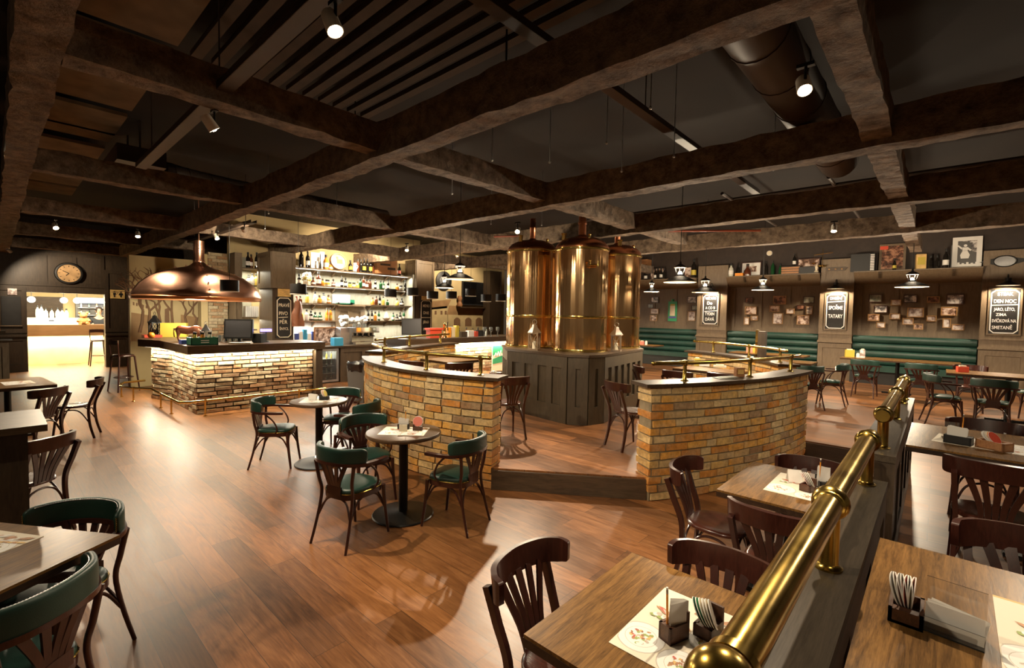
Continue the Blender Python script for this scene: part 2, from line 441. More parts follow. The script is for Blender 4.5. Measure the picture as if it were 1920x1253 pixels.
M['clear_glass'] = glassy('clear_glass', (0.9, 0.95, 0.93))
M['lamp_glass'] = glassy('lamp_glass', (0.98, 0.95, 0.9), 0.02, 0.97)
M['photo_sepia'] = photo_mat('sepia_print', (0.10, 0.05, 0.03), (0.45, 0.28, 0.2), (0.82, 0.68, 0.6))
M['photo_grey'] = photo_mat('grey_print', (0.09, 0.08, 0.08), (0.42, 0.38, 0.36), (0.8, 0.74, 0.7))
M['photo_pale'] = photo_mat('pale_print', (0.30, 0.22, 0.2), (0.72, 0.62, 0.58), (0.88, 0.82, 0.78))
M['photo_dark'] = photo_mat('dark_print', (0.03, 0.015, 0.01), (0.15, 0.06, 0.035), (0.4, 0.2, 0.12))
M['photo_green'] = photo_mat('faded_green_print', (0.14, 0.15, 0.11), (0.25, 0.26, 0.2), (0.38, 0.38, 0.30))
M['frame_gold'] = wood('pine_frame', (0.30, 0.15, 0.05), (0.52, 0.30, 0.12), axis=0, scale=5, rough=0.4)
M['frame_dark'] = wood('dark_frame', (0.03, 0.014, 0.01), (0.08, 0.03, 0.02), axis=0, scale=5, rough=0.4)
M['crate'] = wood('crate_pine', (0.22, 0.085, 0.03), (0.45, 0.22, 0.09), axis=0, scale=4, rough=0.6)
M['pencil'] = plain('pencil_orange', (0.80, 0.30, 0.03), 0.35)
M['caddy'] = wood('walnut_caddy', (0.05, 0.022, 0.012), (0.12, 0.05, 0.026), axis=1, scale=5, rough=0.4)
M['bulb'] = emit('lamp_bulb', (1.0, 0.80, 0.52), 60.0)
M['bulb_soft'] = emit('pendant_bulb', (1.0, 0.84, 0.60), 14.0)
M['led'] = emit('led_strip', (1.0, 0.86, 0.56), 9.0)
M['candle'] = plain('candle_wax', (0.85, 0.78, 0.6), 0.5)
M['enamel_white'] = plain('white_enamel', (0.80, 0.74, 0.64), 0.35)

# ================================================================== ROOM SHELL
PF = 0.22                       # raised floor level
WY = 15.30                      # plane of the panelled wall behind the benches
def struct(o): o['kind'] = 'structure'; return o

mb = MB(); mb.span((-23, -5, -0.12), (7, 16.5, 0)); struct(mb.build('floor', M['floor'], smooth=False))
PLAT = [(-3.34, 3.41), (-2.07, 4.28), (-1.74, 4.95), (-1.52, 5.5), (-1.36, 6.2), (-1.30, 7.1), (-0.36, 7.1), (-0.36, -5), (6.8, -5), (6.8, 15.9), (-14.0, 15.9), (-14.0, 10.6),
        (-9.6, 10.6), (-9.6, 6.4), (-7.85, 6.4), (-7.4, 5.4), (-6.95, 4.5), (-6.2, 3.72), (-5.6, 3.55), (-5.1, 3.41), (-4.6, 3.33), (-4.05, 3.31), (-3.7, 3.36)]
mb = MB(); mb.prism(PLAT, 0.001, PF); struct(mb.build('floor_raised', M['floor'], smooth=False))
def riser(name, a, b):
    a = Vector((*a, 0)); b = Vector((*b, 0)); d = b-a; L = d.length
    mb = MB(); mb.box((0, 0, PF/2-0.008), (L, 0.024, PF-0.02)); mb.bev(0.004, 1)
    o = mb.build(name, M['dark_wood_x']); o.location = (a+b)/2; o.rotation_euler = (0, 0, math.atan2(d.y, d.x)); return struct(o)
riser('trim_1', (-3.335, 3.40), (-2.065, 4.27)); riser('trim_2', (-1.28, 7.088), (-0.36, 7.088)); riser('trim_3', (-6.93, 4.46), (-6.2, 3.71))

mb = MB(); mb.span((-23, -5, 4.2), (7, 16.5, 4.3)); struct(mb.build('ceiling', M['ceiling'], smooth=False))

def panel_frames(mb, u0, u1, z0, z1, n, plane, axis, sgn, st=0.09, dep=0.022, rails=(0.12, 0.10)):
    """Stiles and rails standing proud of a wall plane; axis 0: wall runs along x, 1: along y."""
    def add(a0, a1, b0, b1):
        p0, p1 = sorted((plane, plane+sgn*dep))
        if axis == 0: mb.span((a0, p0, b0), (a1, p1, b1))
        else: mb.span((p0, a0, b0), (p1, a1, b1))
    add(u0, u1, z0, z0+rails[0]); add(u0, u1, z1-rails[1], z1)
    w_ = (u1-u0-st)/n
    for i in range(n+1): add(u0+i*w_, u0+i*w_+st, z0+rails[0], z1-rails[1])

# wall behind the benches
mb = MB(); mb.span((-14, WY, 0), (7, WY+0.15, 4.2)); struct(mb.build('wall_back', M['panel'], smooth=False))
mb = MB(); mb.span((-14, WY-0.008, 3.06), (7, WY-0.001, 4.2)); struct(mb.build('trim_6', plain('upper_wall_paint', (0.03, 0.018, 0.012), 0.7, var=0.2), smooth=False))
PIL = [(-5.72, -4.82), (-2.42, -1.68), (0.68, 1.46), (3.7, 4.5), (-9.0, -8.2)]
mb = MB()
for x0, x1, n in ((-8.2, -5.72, 3), (-4.82, -2.42, 3), (-1.68, 0.68, 3), (1.46, 3.7, 3), (-12.5, -9.0, 4)):
    panel_frames(mb, x0, x1, 1.38, 2.82, n, WY, 0, -1, st=0.17, dep=0.022, rails=(0.16, 0.1))
mb.bev(0.006, 1); struct(mb.build('wall_back_panelling', M['panel']))
def pillar(x0, x1):
    t = thing('wall_pillar', None, None, (0, 0, 0)); t['kind'] = 'structure'
    y0 = WY-0.24
    mb = MB(); mb.span((x0, y0, PF), (x1, WY-0.001, 3.42))
    panel_frames(mb, x0, x1, 1.42, 2.72, 1, y0, 0, -1, st=0.09, rails=(0.1, 0.1))
    panel_frames(mb, x0, x1, PF, 1.18, 1, y0, 0, -1, st=0.11, rails=(0.22, 0.12))
    panel_frames(mb, x0, x1, 2.78, 3.42, 1, y0, 0, -1, st=0.11, rails=(0.1, 0.12))
    mb.span((x0-0.02, y0-0.06, 1.2), (x1+0.02, y0, 1.235)); mb.span((x0-0.01, y0-0.04, 1.235), (x1+0.01, y0, 1.26))
    mb.bev(0.006, 1); mb.build('pillar_body', M['panel'], t)
for a in PIL: pillar(*a)
# end wall with the doorway to the second bar
LX = -18.4
mb = MB()
mb.span((LX-0.25, -5, 0), (LX, 0.60, 4.2)); mb.span((LX-0.25, 0.60, 2.17), (LX, 2.22, 4.2)); mb.span((LX-0.25, 2.22, 0), (LX, 2.80, 4.2))
struct(mb.build('wall_left', M['dark_wood'], smooth=False))
mb = MB()
panel_frames(mb, -1.5, 0.6, 0.0, 0.95, 2, LX, 1, 1); panel_frames(mb, -1.5, 0.6, 1.05, 2.3, 3, LX, 1, 1)
panel_frames(mb, 2.22, 2.80, 0.0, 0.95, 1, LX, 1, 1); panel_frames(mb, 2.22, 2.8, 1.05, 2.9, 1, LX, 1, 1); panel_frames(mb, -1.5, 2.22, 2.35, 3.3, 6, LX, 1, 1)
mb.span((LX, -1.5, 0.95), (LX+0.07, 0.6, 1.0)); mb.span((LX, 2.22, 0.95), (LX+0.07, 2.8, 1.0))
mb.span((LX, -1.5, 0), (LX+0.05, 0.6, 0.2)); mb.span((LX, 2.22, 0), (LX+0.05, 2.8, 0.2))
mb.bev(0.006, 1); struct(mb.build('wall_left_panelling', M['dark_wood']))
mb = MB(); mb.span((-13.6, 2.04, 0), (-13.4, 3.88, 2.97)); struct(mb.build('wall_mural', M['cream'], smooth=False))
mb = MB(); mb.span((LX-0.25, 2.80, 0), (LX, 9.5, 4.2)); struct(mb.build('wall_far', M['dark_wood'], smooth=False))
# room behind the doorway
mb = MB(); mb.span((-21.9, -1.2, 0), (-21.8, 4.2, 3.0)); mb.span((-21.8, -1.3, 0), (LX-0.25, -1.2, 3.0)); mb.span((-21.8, 4.1, 0), (LX-0.25, 4.2, 3.0)); mb.span((-21.9, -1.3, 2.6), (LX-0.25, 4.2, 2.7))
struct(mb.build('wall_side_room', M['cream'], smooth=False))
# walls behind the bar
mb = MB(); mb.span((-13.1, 3.9, 0), (-12.95, 9.55, 4.2)); struct(mb.build('wall_bar', M['cream'], smooth=False))
mb = MB(); mb.span((-14.6, 9.5, 0), (-14.4, WY, 4.2)); mb.span((-14.5, 9.5, 0), (-12.95, 9.62, 4.2)); struct(mb.build('wall_tv', M['cream'], smooth=False))

# ------------------------------------------------------------------ ceiling timbers
def beam(p0, p1, w_, h_, mat, seed):
    """Rough-hewn timber between two axis points (bottom centre line)."""
    a = Vector(p0); b = Vector(p1); L = (b-a).length; d = (b-a).normalized(); s = d.cross(Vector((0, 0, 1)))
    mb = MB(); n = max(4, int(L/0.11)); rings = []
    prof = [(-0.5, 0), (-0.25, 0), (0, 0), (0.25, 0), (0.5, 0), (0.5, 0.33), (0.5, 0.67), (0.5, 1), (0, 1), (-0.5, 1), (-0.5, 0.67), (-0.5, 0.33)]
    for i in range(n+1):
        c = a + d*(L*i/n); ring = []
        for u, v in prof:
            p = c + s*(u*w_) + Vector((0, 0, v*h_))
            k = noise.noise_vector(p*5.5+Vector((seed*9.1, 0, 0)))*0.016 + noise.noise_vector(p*1.3+Vector((0, seed*3.3, 0)))*0.014
            ring.append(mb._v(p+k))
        rings.append(ring)
    m = len(prof)
    for A, B in zip(rings, rings[1:]):
        for j in range(m): mb._f([A[j], A[(j+1) % m], B[(j+1) % m], B[j]])
    mb._f(list(reversed(rings[0]))); mb._f(rings[-1])
    return struct(mb.build('ceiling_beam', mat, ang=50))
for i, (y, x0, x1) in enumerate(((0.19, -18.35, 3.5), (2.45, -16.8, 4), (4.9, -14.3, 4), (7.3, -14.3, 4), (9.8, -14.3, 4))):
    beam((x0, y, 3.2), (x1, y, 3.2), 0.2, 0.3, M['beam_a'], i)
for i, (x, y0, y1) in enumerate(((-0.43, 0.3, 13.0), (-3.9, 0.3, 9.35), (-7.3, 0.3, 15.0), (-10.7, 0.3, 12.0), (-14.0, 0.3, 3.6), (-17.2, 0.3, 2.7), (3.1, 0.3, 14))):
    beam((x, y0, 3.26), (x, y1, 3.26), 0.19, 0.24, M['beam_b'], 20+i)
# pale insulation boards and timber strips under the slab
mb = MB()
for i, x in enumerate((-4.4, -5.5, -6.5, -7.6, -8.2, -9.3, -10.4, -11.5, -12.6)):
    mb.box((x, 0.62, 4.05), ((1.0, 0.9, 0.8, 0.9, 0.45, 0.95, 0.9, 0.95, 0.9)[i], 0.95, 0.04))
struct(mb.build('ceiling_boards', M['ceil_board'], smooth=False))
mb = MB()
for i in range(11): mb.box((-2.9, 1.25+i*0.165, 4.05), (4.2, 0.085, 0.05))
struct(mb.build('ceiling_strips', plain('dim_ceiling_strip', (0.07, 0.045, 0.026), 0.9, var=0.25, nscale=4), smooth=False))
# cable trays and ducts
def tray(a, b, label):
    a = Vector(a); b = Vector(b); d = b-a
    mb = MB(); L = d.length; mb.box((0, 0, 0), (L, 0.09, 0.012)); mb.box((0, 0.045, 0.02), (L, 0.006, 0.05)); mb.box((0, -0.045, 0.02), (L, 0.006, 0.05))
    for k in range(3): mb.box((-L*0.4+k*L*0.4, 0, 0.45), (0.008, 0.008, 0.86))
    o = mb.build('cable_tray', M['duct']); o.location = (a+b)/2; o.rotation_euler = (0, 0, math.atan2(d.y, d.x))
    return tag(o, label, 'tray')
tray((-1.2, 1.12, 3.34), (-6.6, 1.12, 3.34), 'brown cable tray carrying the two brightest spots above the bar side')
tray((-2.05, 0.5, 3.62), (-2.05, 7.5, 3.62), 'brown flat cable tray running across above the longest beam')
tray((-8.7, 3.0, 3.28), (-12.6, 3.0, 3.28), 'thin track with small spots above the copper hood')
def duct(pts, r, label):
    mb = MB(); P = bez(pts, 10); mb.tube(P, r, 20)
    for i in range(2, len(P)-2, 3):
        t = (P[i+1]-P[i-1]).normalized()*0.012; mb.tube([P[i]-t, P[i]+t], r*1.035, 20)
    return tag(mb.build('air_duct', M['duct'], ang=60), label, 'duct')
duct([(-0.98, 2.75, 3.72), (-0.98, 4.5, 3.72), (-0.98, 6.9, 3.72)], 0.2, 'wide spiral duct beside the spot lamp, next to the twin-tone short beam')
duct([(-8.2, 1.62, 3.72), (-8.5, 2.6, 3.74), (-8.6, 5.5, 3.76)], 0.15, 'bent air duct with a grille box above the hood side')
mb = MB(); mb.box((-8.1, 1.3, 3.72), (1.1, 0.5, 0.2))
for x in (-8.5, -7.7): mb.box((x, 1.3, 4.01), (0.02, 0.02, 0.40))
for i in range(9): mb.box((-8.55+i*0.07, 1.25, 3.61), (0.035, 0.36, 0.03), ry=0.5)
tag(mb.build('ventilation_box', M['duct']), 'slatted ventilation box above the bent air duct', 'vent')
mb = MB(); mb.box((0.25, 2.95, 3.95), (0.5, 0.5, 0.2))
for x in (0.1, 0.4): mb.box((x, 2.95, 4.12), (0.02, 0.02, 0.17))
for i in range(8): mb.box((0.06+i*0.06, 2.9, 3.84), (0.03, 0.36, 0.03), ry=0.5)
tag(mb.build('ventilation_box', M['duct']), 'slatted ventilation box beside the upper end of the rough short beam', 'vent')
# thin red and dark pipes
mb = MB(); mb.tube([(-6.9, 7.0, 3.4), (-4.2, 8.2, 3.4), (-2.5, 9.5, 3.42)], 0.02, 8)
tag(mb.build('ceiling_pipe', plain('rust_red_pipe', (0.25, 0.05, 0.02), 0.5)), 'thin rust red pipe above the copper tanks', 'pipe')
mb = MB()
for y in (8.2, 8.9): mb.tube([(-5.5, y, 3.75), (3, y, 3.75)], 0.03, 8)
mb.tube([(-2.6, 7.7, 3.75), (-2.6, 11, 3.75)], 0.025, 8); mb.tube([(-1.2, 7.7, 3.75), (-1.2, 11, 3.75)], 0.025, 8)
tag(mb.build('sprinkler_pipes', M['duct']), 'dark sprinkler pipework under the slab behind the tanks', 'pipe')
mb = MB()
for x, y in ((-3.3, 3.3), (-2.9, 3.7), (-2.5, 4.4), (-2.2, 3.6), (-1.9, 4.3), (-1.6, 3.2), (-5.6, 5.6), (-6.4, 3.3), (-4.6, 3.9), (-1.3, 5.3), (-7.8, 2.9), (-9.3, 3.4), (-5.0, 6.2)):
    mb.tube([(x, y, 3.3), (x, y, 4.2)], 0.004, 5); mb.ball((x, y, 3.3), 0.013, 8)
tag(mb.build('hanger_wires', M['steel']), 'thin hanger wires with small hooks dropping from the ceiling', 'wire', kind='stuff')

# ================================================================== LARGE OBJECTS: brick rings, tanks, bar
def circle3(p, q, r):
    ax, ay = p; bx, by = q; cx, cy = r
    d = 2*(ax*(by-cy)+bx*(cy-ay)+cx*(ay-by))
    ux = ((ax*ax+ay*ay)*(by-cy)+(bx*bx+by*by)*(cy-ay)+(cx*cx+cy*cy)*(ay-by))/d
    uy = ((ax*ax+ay*ay)*(cx-bx)+(bx*bx+by*by)*(ax-cx)+(cx*cx+cy*cy)*(bx-ax))/d
    return ux, uy, math.hypot(ax-ux, ay-uy)
def arc3(p, q, r, n):
    cx, cy, R = circle3(p, q, r)
    a = [math.atan2(y-cy, x-cx) for x, y in (p, q, r)]
    while a[1]-a[0] > PI: a[1] -= 2*PI
    while a[1]-a[0] < -PI: a[1] += 2*PI
    while a[2]-a[1] > PI: a[2] -= 2*PI
    while a[2]-a[1] < -PI: a[2] += 2*PI
    return [Vector((cx+R*math.cos(a[0]+(a[2]-a[0])*i/(n-1)), cy+R*math.sin(a[0]+(a[2]-a[0])*i/(n-1)), 0)) for i in range(n)]
def plen(P): return [0]+[sum((P[j+1]-P[j]).length for j in range(i+1)) for i in range(len(P)-1)]
def pint(P, S, s):
    s = max(0, min(S[-1], s))
    for i in range(len(P)-1):
        if s <= S[i+1] or i == len(P)-2:
            d = (P[i+1]-P[i]); return P[i]+d*((s-S[i])/max(1e-6, S[i+1]-S[i])), d.normalized()
def bricks(mb, P, z0, z1, depth, course=0.079, length=0.262, gap=0.013, jit=0.006, rnd=None):
    """Courses of individual bricks along path P (face line); depth goes to the right-hand side of the path."""
    rnd = rnd or random.Random(3)
    S = plen(P); n = max(1, round((z1-z0)/course)); ch = (z1-z0)/n
    for c in range(n):
        s = -(length*0.5 if c % 2 else 0) - rnd.uniform(0, 0.03)
        while s < S[-1]-0.02:
            L = length*rnd.choice((1, 1, 1, 0.94, 1.06, 0.55 if rnd.random() < 0.25 else 1))
            a = max(0, s); b = min(S[-1], s+L)
            s += L
            if b-a < 0.035: continue
            pa, _ = pint(P, S, a+gap/2); pb, _ = pint(P, S, b-gap/2)
            d = (pb-pa); ln = d.length; d.normalize(); nr = Vector((d.y, -d.x, 0))
            o = rnd.uniform(-jit, jit)
            cc = (pa+pb)/2 + nr*(depth/2+0.0) + Vector((0, 0, z0+ch*(c+0.5)))
            M0 = mb.m; dep = depth+2*o
            mb.m = M0 @ Matrix.Translation(cc) @ Matrix.Rotation(math.atan2(d.y, d.x)+rnd.uniform(-0.012, 0.012), 4, 'Z')
            h = [ln/2, dep/2, (ch-gap)/2]
            vs = []
            for z in (-1, 1):
                for y in (-1, 1):
                    for x in (-1, 1):
                        vs.append(mb._v((x*h[0]+rnd.uniform(-.004, .004), y*h[1]+rnd.uniform(-.004, .004), z*h[2]+rnd.uniform(-.004, .004))))
            for q in ((0, 2, 3, 1), (4, 5, 7, 6), (0, 1, 5, 4), (2, 6, 7, 3), (0, 4, 6, 2), (1, 3, 7, 5)): mb._f([vs[i] for i in q])
            mb.m = M0
    return mb
def offset(P, k):
    out = []
    for i, p in enumerate(P):
        a = P[max(0, i-1)]; b = P[min(len(P)-1, i+1)]; d = (b-a).normalized()
        out.append(p+Vector((d.y, -d.x, 0))*k)
    return out
def cut(P, a, b):
    S = plen(P); return [pint(P, S, a+(S[-1]-a-b)*i/(len(P)-1))[0] for i in range(len(P))]
def lift(P, z): return [Vector((p.x, p.y, z)) for p in P]

def brick_ring(P, ztop, label, posts, rail_ext=(0.1, 0.1), thick=0.23, rail_z=0.185):
    """Low curved brick wall with wooden capping; P is the outer face, wall thickness to its right."""
    t = thing('brick_partition', label, 'low wall')
    t['kind'] = 'thing'
    rn = random.Random(len(label))
    mb = MB(); bricks(mb, P, 0.0, ztop, thick, length=0.25, gap=0.017, jit=0.005, rnd=rn); mb.bev(0.009, 2); mb.build('brickwork', M['brick'], t, ang=25)
    core = cut(offset(P, thick/2), 0.02, 0.02)
    mb = MB(); k = thick/2-0.012; mb.sweep(lift(core, 0), [(-k, 0), (k, 0), (k, ztop-0.004), (-k, ztop-0.004)]); mb.build('mortar', M['mortar'], t)
    cp = offset(P, thick/2); k = thick/2+0.035
    e0 = (cp[0]-cp[1]).normalized()*0.06; e1 = (cp[-1]-cp[-2]).normalized()*0.06
    cp = [cp[0]+e0]+cp[1:-1]+[cp[-1]+e1]
    mb = MB(); mb.sweep(lift(cp, ztop), [(-k, 0), (k, 0), (k, 0.034), (-k, 0.034)]); mb.bev(0.008, 2); mb.build('capping', M['dark_wood_y'], t)
    # brass rail on posts
    r = thing('brass_rail', label.replace('low curved brick wall', 'brass rail on the curved wall'), 'rail'); r['kind'] = 'thing'
    cl = offset(P, thick/2); S = plen(cl); zb = ztop+0.034
    a, b = rail_ext
    rp = cut(cl, a, b)
    mb = MB(); mb.tube(lift(rp, zb+rail_z), 0.021, 12)
    for e in (rp[0], rp[-1]): mb.ball((e.x, e.y, zb+rail_z), 0.024, 10)
    mb.build('rail', M['brass'], r)
    for s in posts:
        p, d = pint(cl, S, s*S[-1])
        mb = MB(); mb.lathe([(0.04, 0), (0.04, 0.006), (0.024, 0.012), (0.02, 0.02), (0.019, rail_z-0.03), (0.026, rail_z-0.025), (0.03, rail_z), (0.026, rail_z+0.026), (0, rail_z+0.03)], 14, (p.x, p.y, zb))
        mb.build('post', M['brass'], r)
    return t
PL = list(reversed(arc3((-3.33, 3.405), (-4.5, 3.155), (-6.15, 3.60), 40)))
PR = list(reversed(arc3((-2.03, 4.24), (-1.50, 5.36), (-1.20, 6.95), 40)))
# path direction chosen so that the wall lies on the tank side
def fix(P):
    d = P[21]-P[20]; nr = Vector((d.y, -d.x, 0)); c = Vector((-4.7, 6.8, 0))
    return P if nr.dot(c-P[20]) > 0 else list(reversed(P))
PL = fix(PL); PR = fix(PR)
PBL = fix(arc3((-6.95, 4.15), (-7.6, 5.35), (-8.05, 6.75), 40))
PBR = fix(arc3((-3.55, 9.35), (-2.55, 8.85), (-1.5, 7.75), 40))
brick_ring(PL, 1.12, 'low curved brick wall behind the two round bistro tables', (0.07, 0.33, 0.68) if PL[0].x > PL[-1].x else (0.14, 0.46, 0.84), (0.1, 0.12))
brick_ring(PR, 1.12, 'low curved brick wall behind the square tables by the long brass rail', (0.17, 0.52, 0.88) if PR[0].y < PR[-1].y else (0.12, 0.48, 0.83), (-0.02, 0.1))
brick_ring(PBL, 1.12, 'low curved brick wall between tank ring and tap counter', (0.12, 0.45, 0.85), (0.0, 0.1))
brick_ring(PBR, 1.12, 'low curved brick wall facing the upholstered benches, behind the tanks', (0.2, 0.55, 0.9), (0.05, 0.05))

def facemat(p0, p1):
    """Local frame: x along p0->p1, -y outward (to the right of the direction reversed), z up."""
    d = Vector((p1[0]-p0[0], p1[1]-p0[1], 0)); L = d.length; d.normalize(); n = Vector((d.y, -d.x, 0))
    return Matrix(((d.x, -n.x, 0, p0[0]), (d.y, -n.y, 0, p0[1]), (0, 0, 1, 0), (0, 0, 0, 1))), L
# plinth of the tanks
BASE = [(-5.25, 5.68), (-3.93, 5.54), (-3.68, 5.70), (-3.60, 5.98), (-3.86, 7.7), (-4.3, 8.25), (-5.2, 8.25), (-5.95, 7.4), (-5.95, 6.3)]
t = thing('tank_plinth', 'dark panelled octagonal wooden plinth carrying the copper tanks', 'plinth', (0, 0, 0)); t['kind'] = 'thing'
def inset(P, k):
    c = Vector((sum(p[0] for p in P)/len(P), sum(p[1] for p in P)/len(P))); return [((p[0]-c.x)*k+c.x, (p[1]-c.y)*k+c.y) for p in P]
mb = MB(); mb.prism(inset(BASE, 0.975), PF, 1.2)
for i in range(len(BASE)):
    p0, p1 = inset(BASE, 0.975)[i], inset(BASE, 0.975)[(i+1) % len(BASE)]
    mt, L = facemat(p0, p1); mb.setm(mt)
    n = max(1, round(L/0.30)); st = 0.11
    def rb(a0, a1, b0, b1): mb.span((a0, -0.03, b0), (a1, 0, b1))
    rb(0, L, PF, PF+0.26); rb(0, L, 1.03, 1.2); w_ = (L-st)/n
    for j in range(n+1): rb(j*w_, j*w_+st, PF+0.26, 1.03)
mb.setm(Matrix.Identity(4)); mb.bev(0.006, 1); mb.build('panelled_body', M['tank_panel'], t)
mb = MB(); mb.prism(inset(BASE, 1.015), 1.2, 1.235); mb.bev(0.008, 2); mb.build('top_board', M['dark_wood_x'], t)

def tank(loc, r, h, label, chim, seed):
    t = thing('brewing_tank', label, 'tank', loc, seed*0.7, 'copper brewing tanks')
    mb = MB(); prof = []
    for i in range(25):
        z = 0.02+(h-0.02)*i/24; prof.append((r, z))
    mb.lathe(prof, 240)
    for v in mb.bm.verts:
        a = math.atan2(v.co.y, v.co.x); q = Vector((math.cos(a)*7, math.sin(a)*7, v.co.z*0.12+seed*7)); k = 1+noise.noise(q)*0.011+noise.noise(q*2.6)*0.006; v.co.x *= k; v.co.y *= k
    mb.build('vessel', M['copper_tank'], t, ang=60)
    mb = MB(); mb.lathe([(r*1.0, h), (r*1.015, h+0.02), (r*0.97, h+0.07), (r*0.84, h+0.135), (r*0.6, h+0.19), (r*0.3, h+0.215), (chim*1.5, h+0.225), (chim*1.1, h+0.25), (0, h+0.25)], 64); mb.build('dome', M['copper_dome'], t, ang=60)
    for z, k, nm in ((0.0, 1.02, 'foot_band'), (0.52, 1.008, 'waist_band'), (h-0.02, 1.012, 'rim_band')):
        mb = MB(); mb.lathe([(r*0.97, z), (r*k+0.004, z), (r*k+0.008, z+0.02), (r*k+0.004, z+0.04), (r*0.97, z+0.04)], 64)
        for i in range(40): mb.ball(((r*k+0.007)*math.cos(2*PI*i/40), (r*k+0.007)*math.sin(2*PI*i/40), z+0.02), 0.008, 6)
        mb.build(nm, M['brass_bright'], t)
    mb = MB(); mb.box((0, 0, 0), (0.02, 0.01, h-0.62)); o = mb.build('seam_strip', M['brass_bright'], t, loc=(r*math.cos(-1.9-seed*0.7)*1.004, r*math.sin(-1.9-seed*0.7)*1.004, 0.56+(h-0.62)/2), rz=-1.9-seed*0.7+PI/2)
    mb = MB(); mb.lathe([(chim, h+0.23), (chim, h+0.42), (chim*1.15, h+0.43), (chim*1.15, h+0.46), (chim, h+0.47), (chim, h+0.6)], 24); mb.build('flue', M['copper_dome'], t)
    mb = MB(); a = -2.3
    mb.lathe([(0.035, 0), (0.035, 0.09), (0.045, 0.095), (0.045, 0.11), (0, 0.115)], 16, (r*0.7*math.cos(a), r*0.7*math.sin(a), h+0.16))
    mb.build('valve_cap', M['brass_bright'], t)
    mb = MB(); mb.lathe([(0.02, 0), (0.02, 0.05), (0.028, 0.06), (0, 0.07)], 12, (r*0.7*math.cos(-0.6), r*0.7*math.sin(-0.6), h+0.16)); mb.build('pressure_cap', M['brass_bright'], t)
    return t
tank((-4.29, 6.36, 1.235), 0.425, 1.60, 'biggest looking copper tank, nearest of the cluster on the plinth', 0.062, 0)
tank((-5.40, 6.45, 1.235), 0.44, 1.66, 'copper tank on the bar side of the cluster, with the orange red reflection', 0.05, 1)
tank((-4.40, 7.66, 1.235), 0.43, 1.64, 'copper tank on the bench side of the cluster, partly behind the nearest one', 0.05, 2)
# the small tap on the front tank
p = at(1112, 497, y=5.98); mb = MB(); mb.tube([(p.x-0.06, p.y, p.z), (p.x+0.1, p.y, p.z)], 0.011, 10); mb.tube([(p.x-0.05, p.y, p.z), (p.x-0.05, p.y, p.z+0.06)], 0.009, 8); mb.ball((p.x-0.05, p.y, p.z+0.07), 0.018, 10); mb.tube([(p.x+0.09, p.y-0.0, p.z-0.03), (p.x+0.09, p.y, p.z+0.06)], 0.018, 10); mb.tube([(p.x+0.0, p.y, p.z), (p.x-0.02, p.y+0.2, p.z)], 0.01, 8)
tag(mb.build('sampling_tap', M['brass_bright']), 'small brass sampling tap high on the nearest copper tank', 'tap')

def lantern(px, loc, s, label, mat, glassm, cat='lantern', rz=0.4):
    t = thing(px, label, cat, loc, rz)
    mb = MB(); mb.box((0, 0, 0.012), (0.17, 0.17, 0.024)); mb.box((0, 0, 0.27), (0.17, 0.17, 0.02))
    for x in (-1, 1):
        for y in (-1, 1): mb.box((x*0.072, y*0.072, 0.145), (0.016, 0.016, 0.24))
    for x, y, sx, sy in ((0, -0.072, 1, 0), (0, 0.072, 1, 0), (-0.072, 0, 0, 1), (0.072, 0, 0, 1)):
        for k in (-1, 1):
            mb.box((x, y, 0.145), (0.008+0.0*sx, 0.008, 0.26), rx=(k*0.5 if sy else 0), ry=(k*0.5 if sx else 0))
    mb.build('cage', mat, t)
    mb = MB(); mb.lathe([(0.115, 0.278), (0.1, 0.30), (0.045, 0.37), (0.04, 0.40), (0.02, 0.415), (0, 0.42)], 4, (0, 0, 0)); mb.build('lid', mat, t)
    mb = MB(); mb.tube([(0.035*math.cos(a), 0, 0.45+0.035*math.sin(a)) for a in [2*PI*i/14 for i in range(14)]], 0.004, 6, closed=True, up=(0, 1, 0)); mb.build('handle', mat, t)
    mb = MB(); mb.lathe([(0.03, 0.024), (0.03, 0.14), (0, 0.145)], 14); mb.build('candle', M['candle'], t)
    t.scale = (s, s, s)
    return t
M['lantern_white'] = plain('worn_white_metal', (0.22, 0.15, 0.09), 0.4)
lantern('candle_lantern', (-4.78, 5.80, 1.235), 1.0, 'pale candle lantern in the gap between the bar side tank and the nearest one', M['lantern_white'], None)
lantern('candle_lantern', (-3.85, 6.75, 1.235), 0.95, 'pale candle lantern in the gap between the nearest tank and the bench side one', M['lantern_white'], None)

# ------------------------------------------------------------------ main bar
BX = -9.25
t = thing('bar_counter', 'brick fronted bar counter under the copper hood with a glowing strip below its top', 'counter'); t['kind'] = 'thing'
FACE = [Vector((*p, 0)) for p in ((-12.6, 2.35), (-11.55, 2.08), (-10.9, 2.28), (-9.27, 2.28))]
FACE2 = [Vector((*p, 0)) for p in ((-9.27, 2.28), (-9.25, 4.28))]
mb = MB(); rn = random.Random(5)
# the wall lies on the bar's inner side
def inner(P):
    d = P[1]-P[0]; nr = Vector((d.y, -d.x, 0)); return P if nr.dot(Vector((-10.8, 3.4, 0))-P[0]) > 0 else list(reversed(P))
for q in (FACE[:2], FACE[1:3], FACE[2:]): bricks(mb, inner(q), 0, 1.04, 0.12, course=0.074, length=0.25, gap=0.019, jit=0.008, rnd=rn)
bricks(mb, inner(FACE2), 0, 1.04, 0.12, course=0.074, length=0.27, gap=0.021, jit=0.009, rnd=rn)
mb.bev(0.009, 1); mb.build('brick_front', M['brick_pale'], t, ang=25)
CORE = [(-9.30, 2.31), (-9.28, 4.28), (-10.0, 4.28), (-10.0, 3.0), (-12.6, 3.0), (-12.6, 2.40), (-11.55, 2.13), (-10.9, 2.32)]
mb = MB(); mb.prism(CORE, 0, 1.04); mb.build('counter_core', M['mortar_dark'], t, smooth=False)
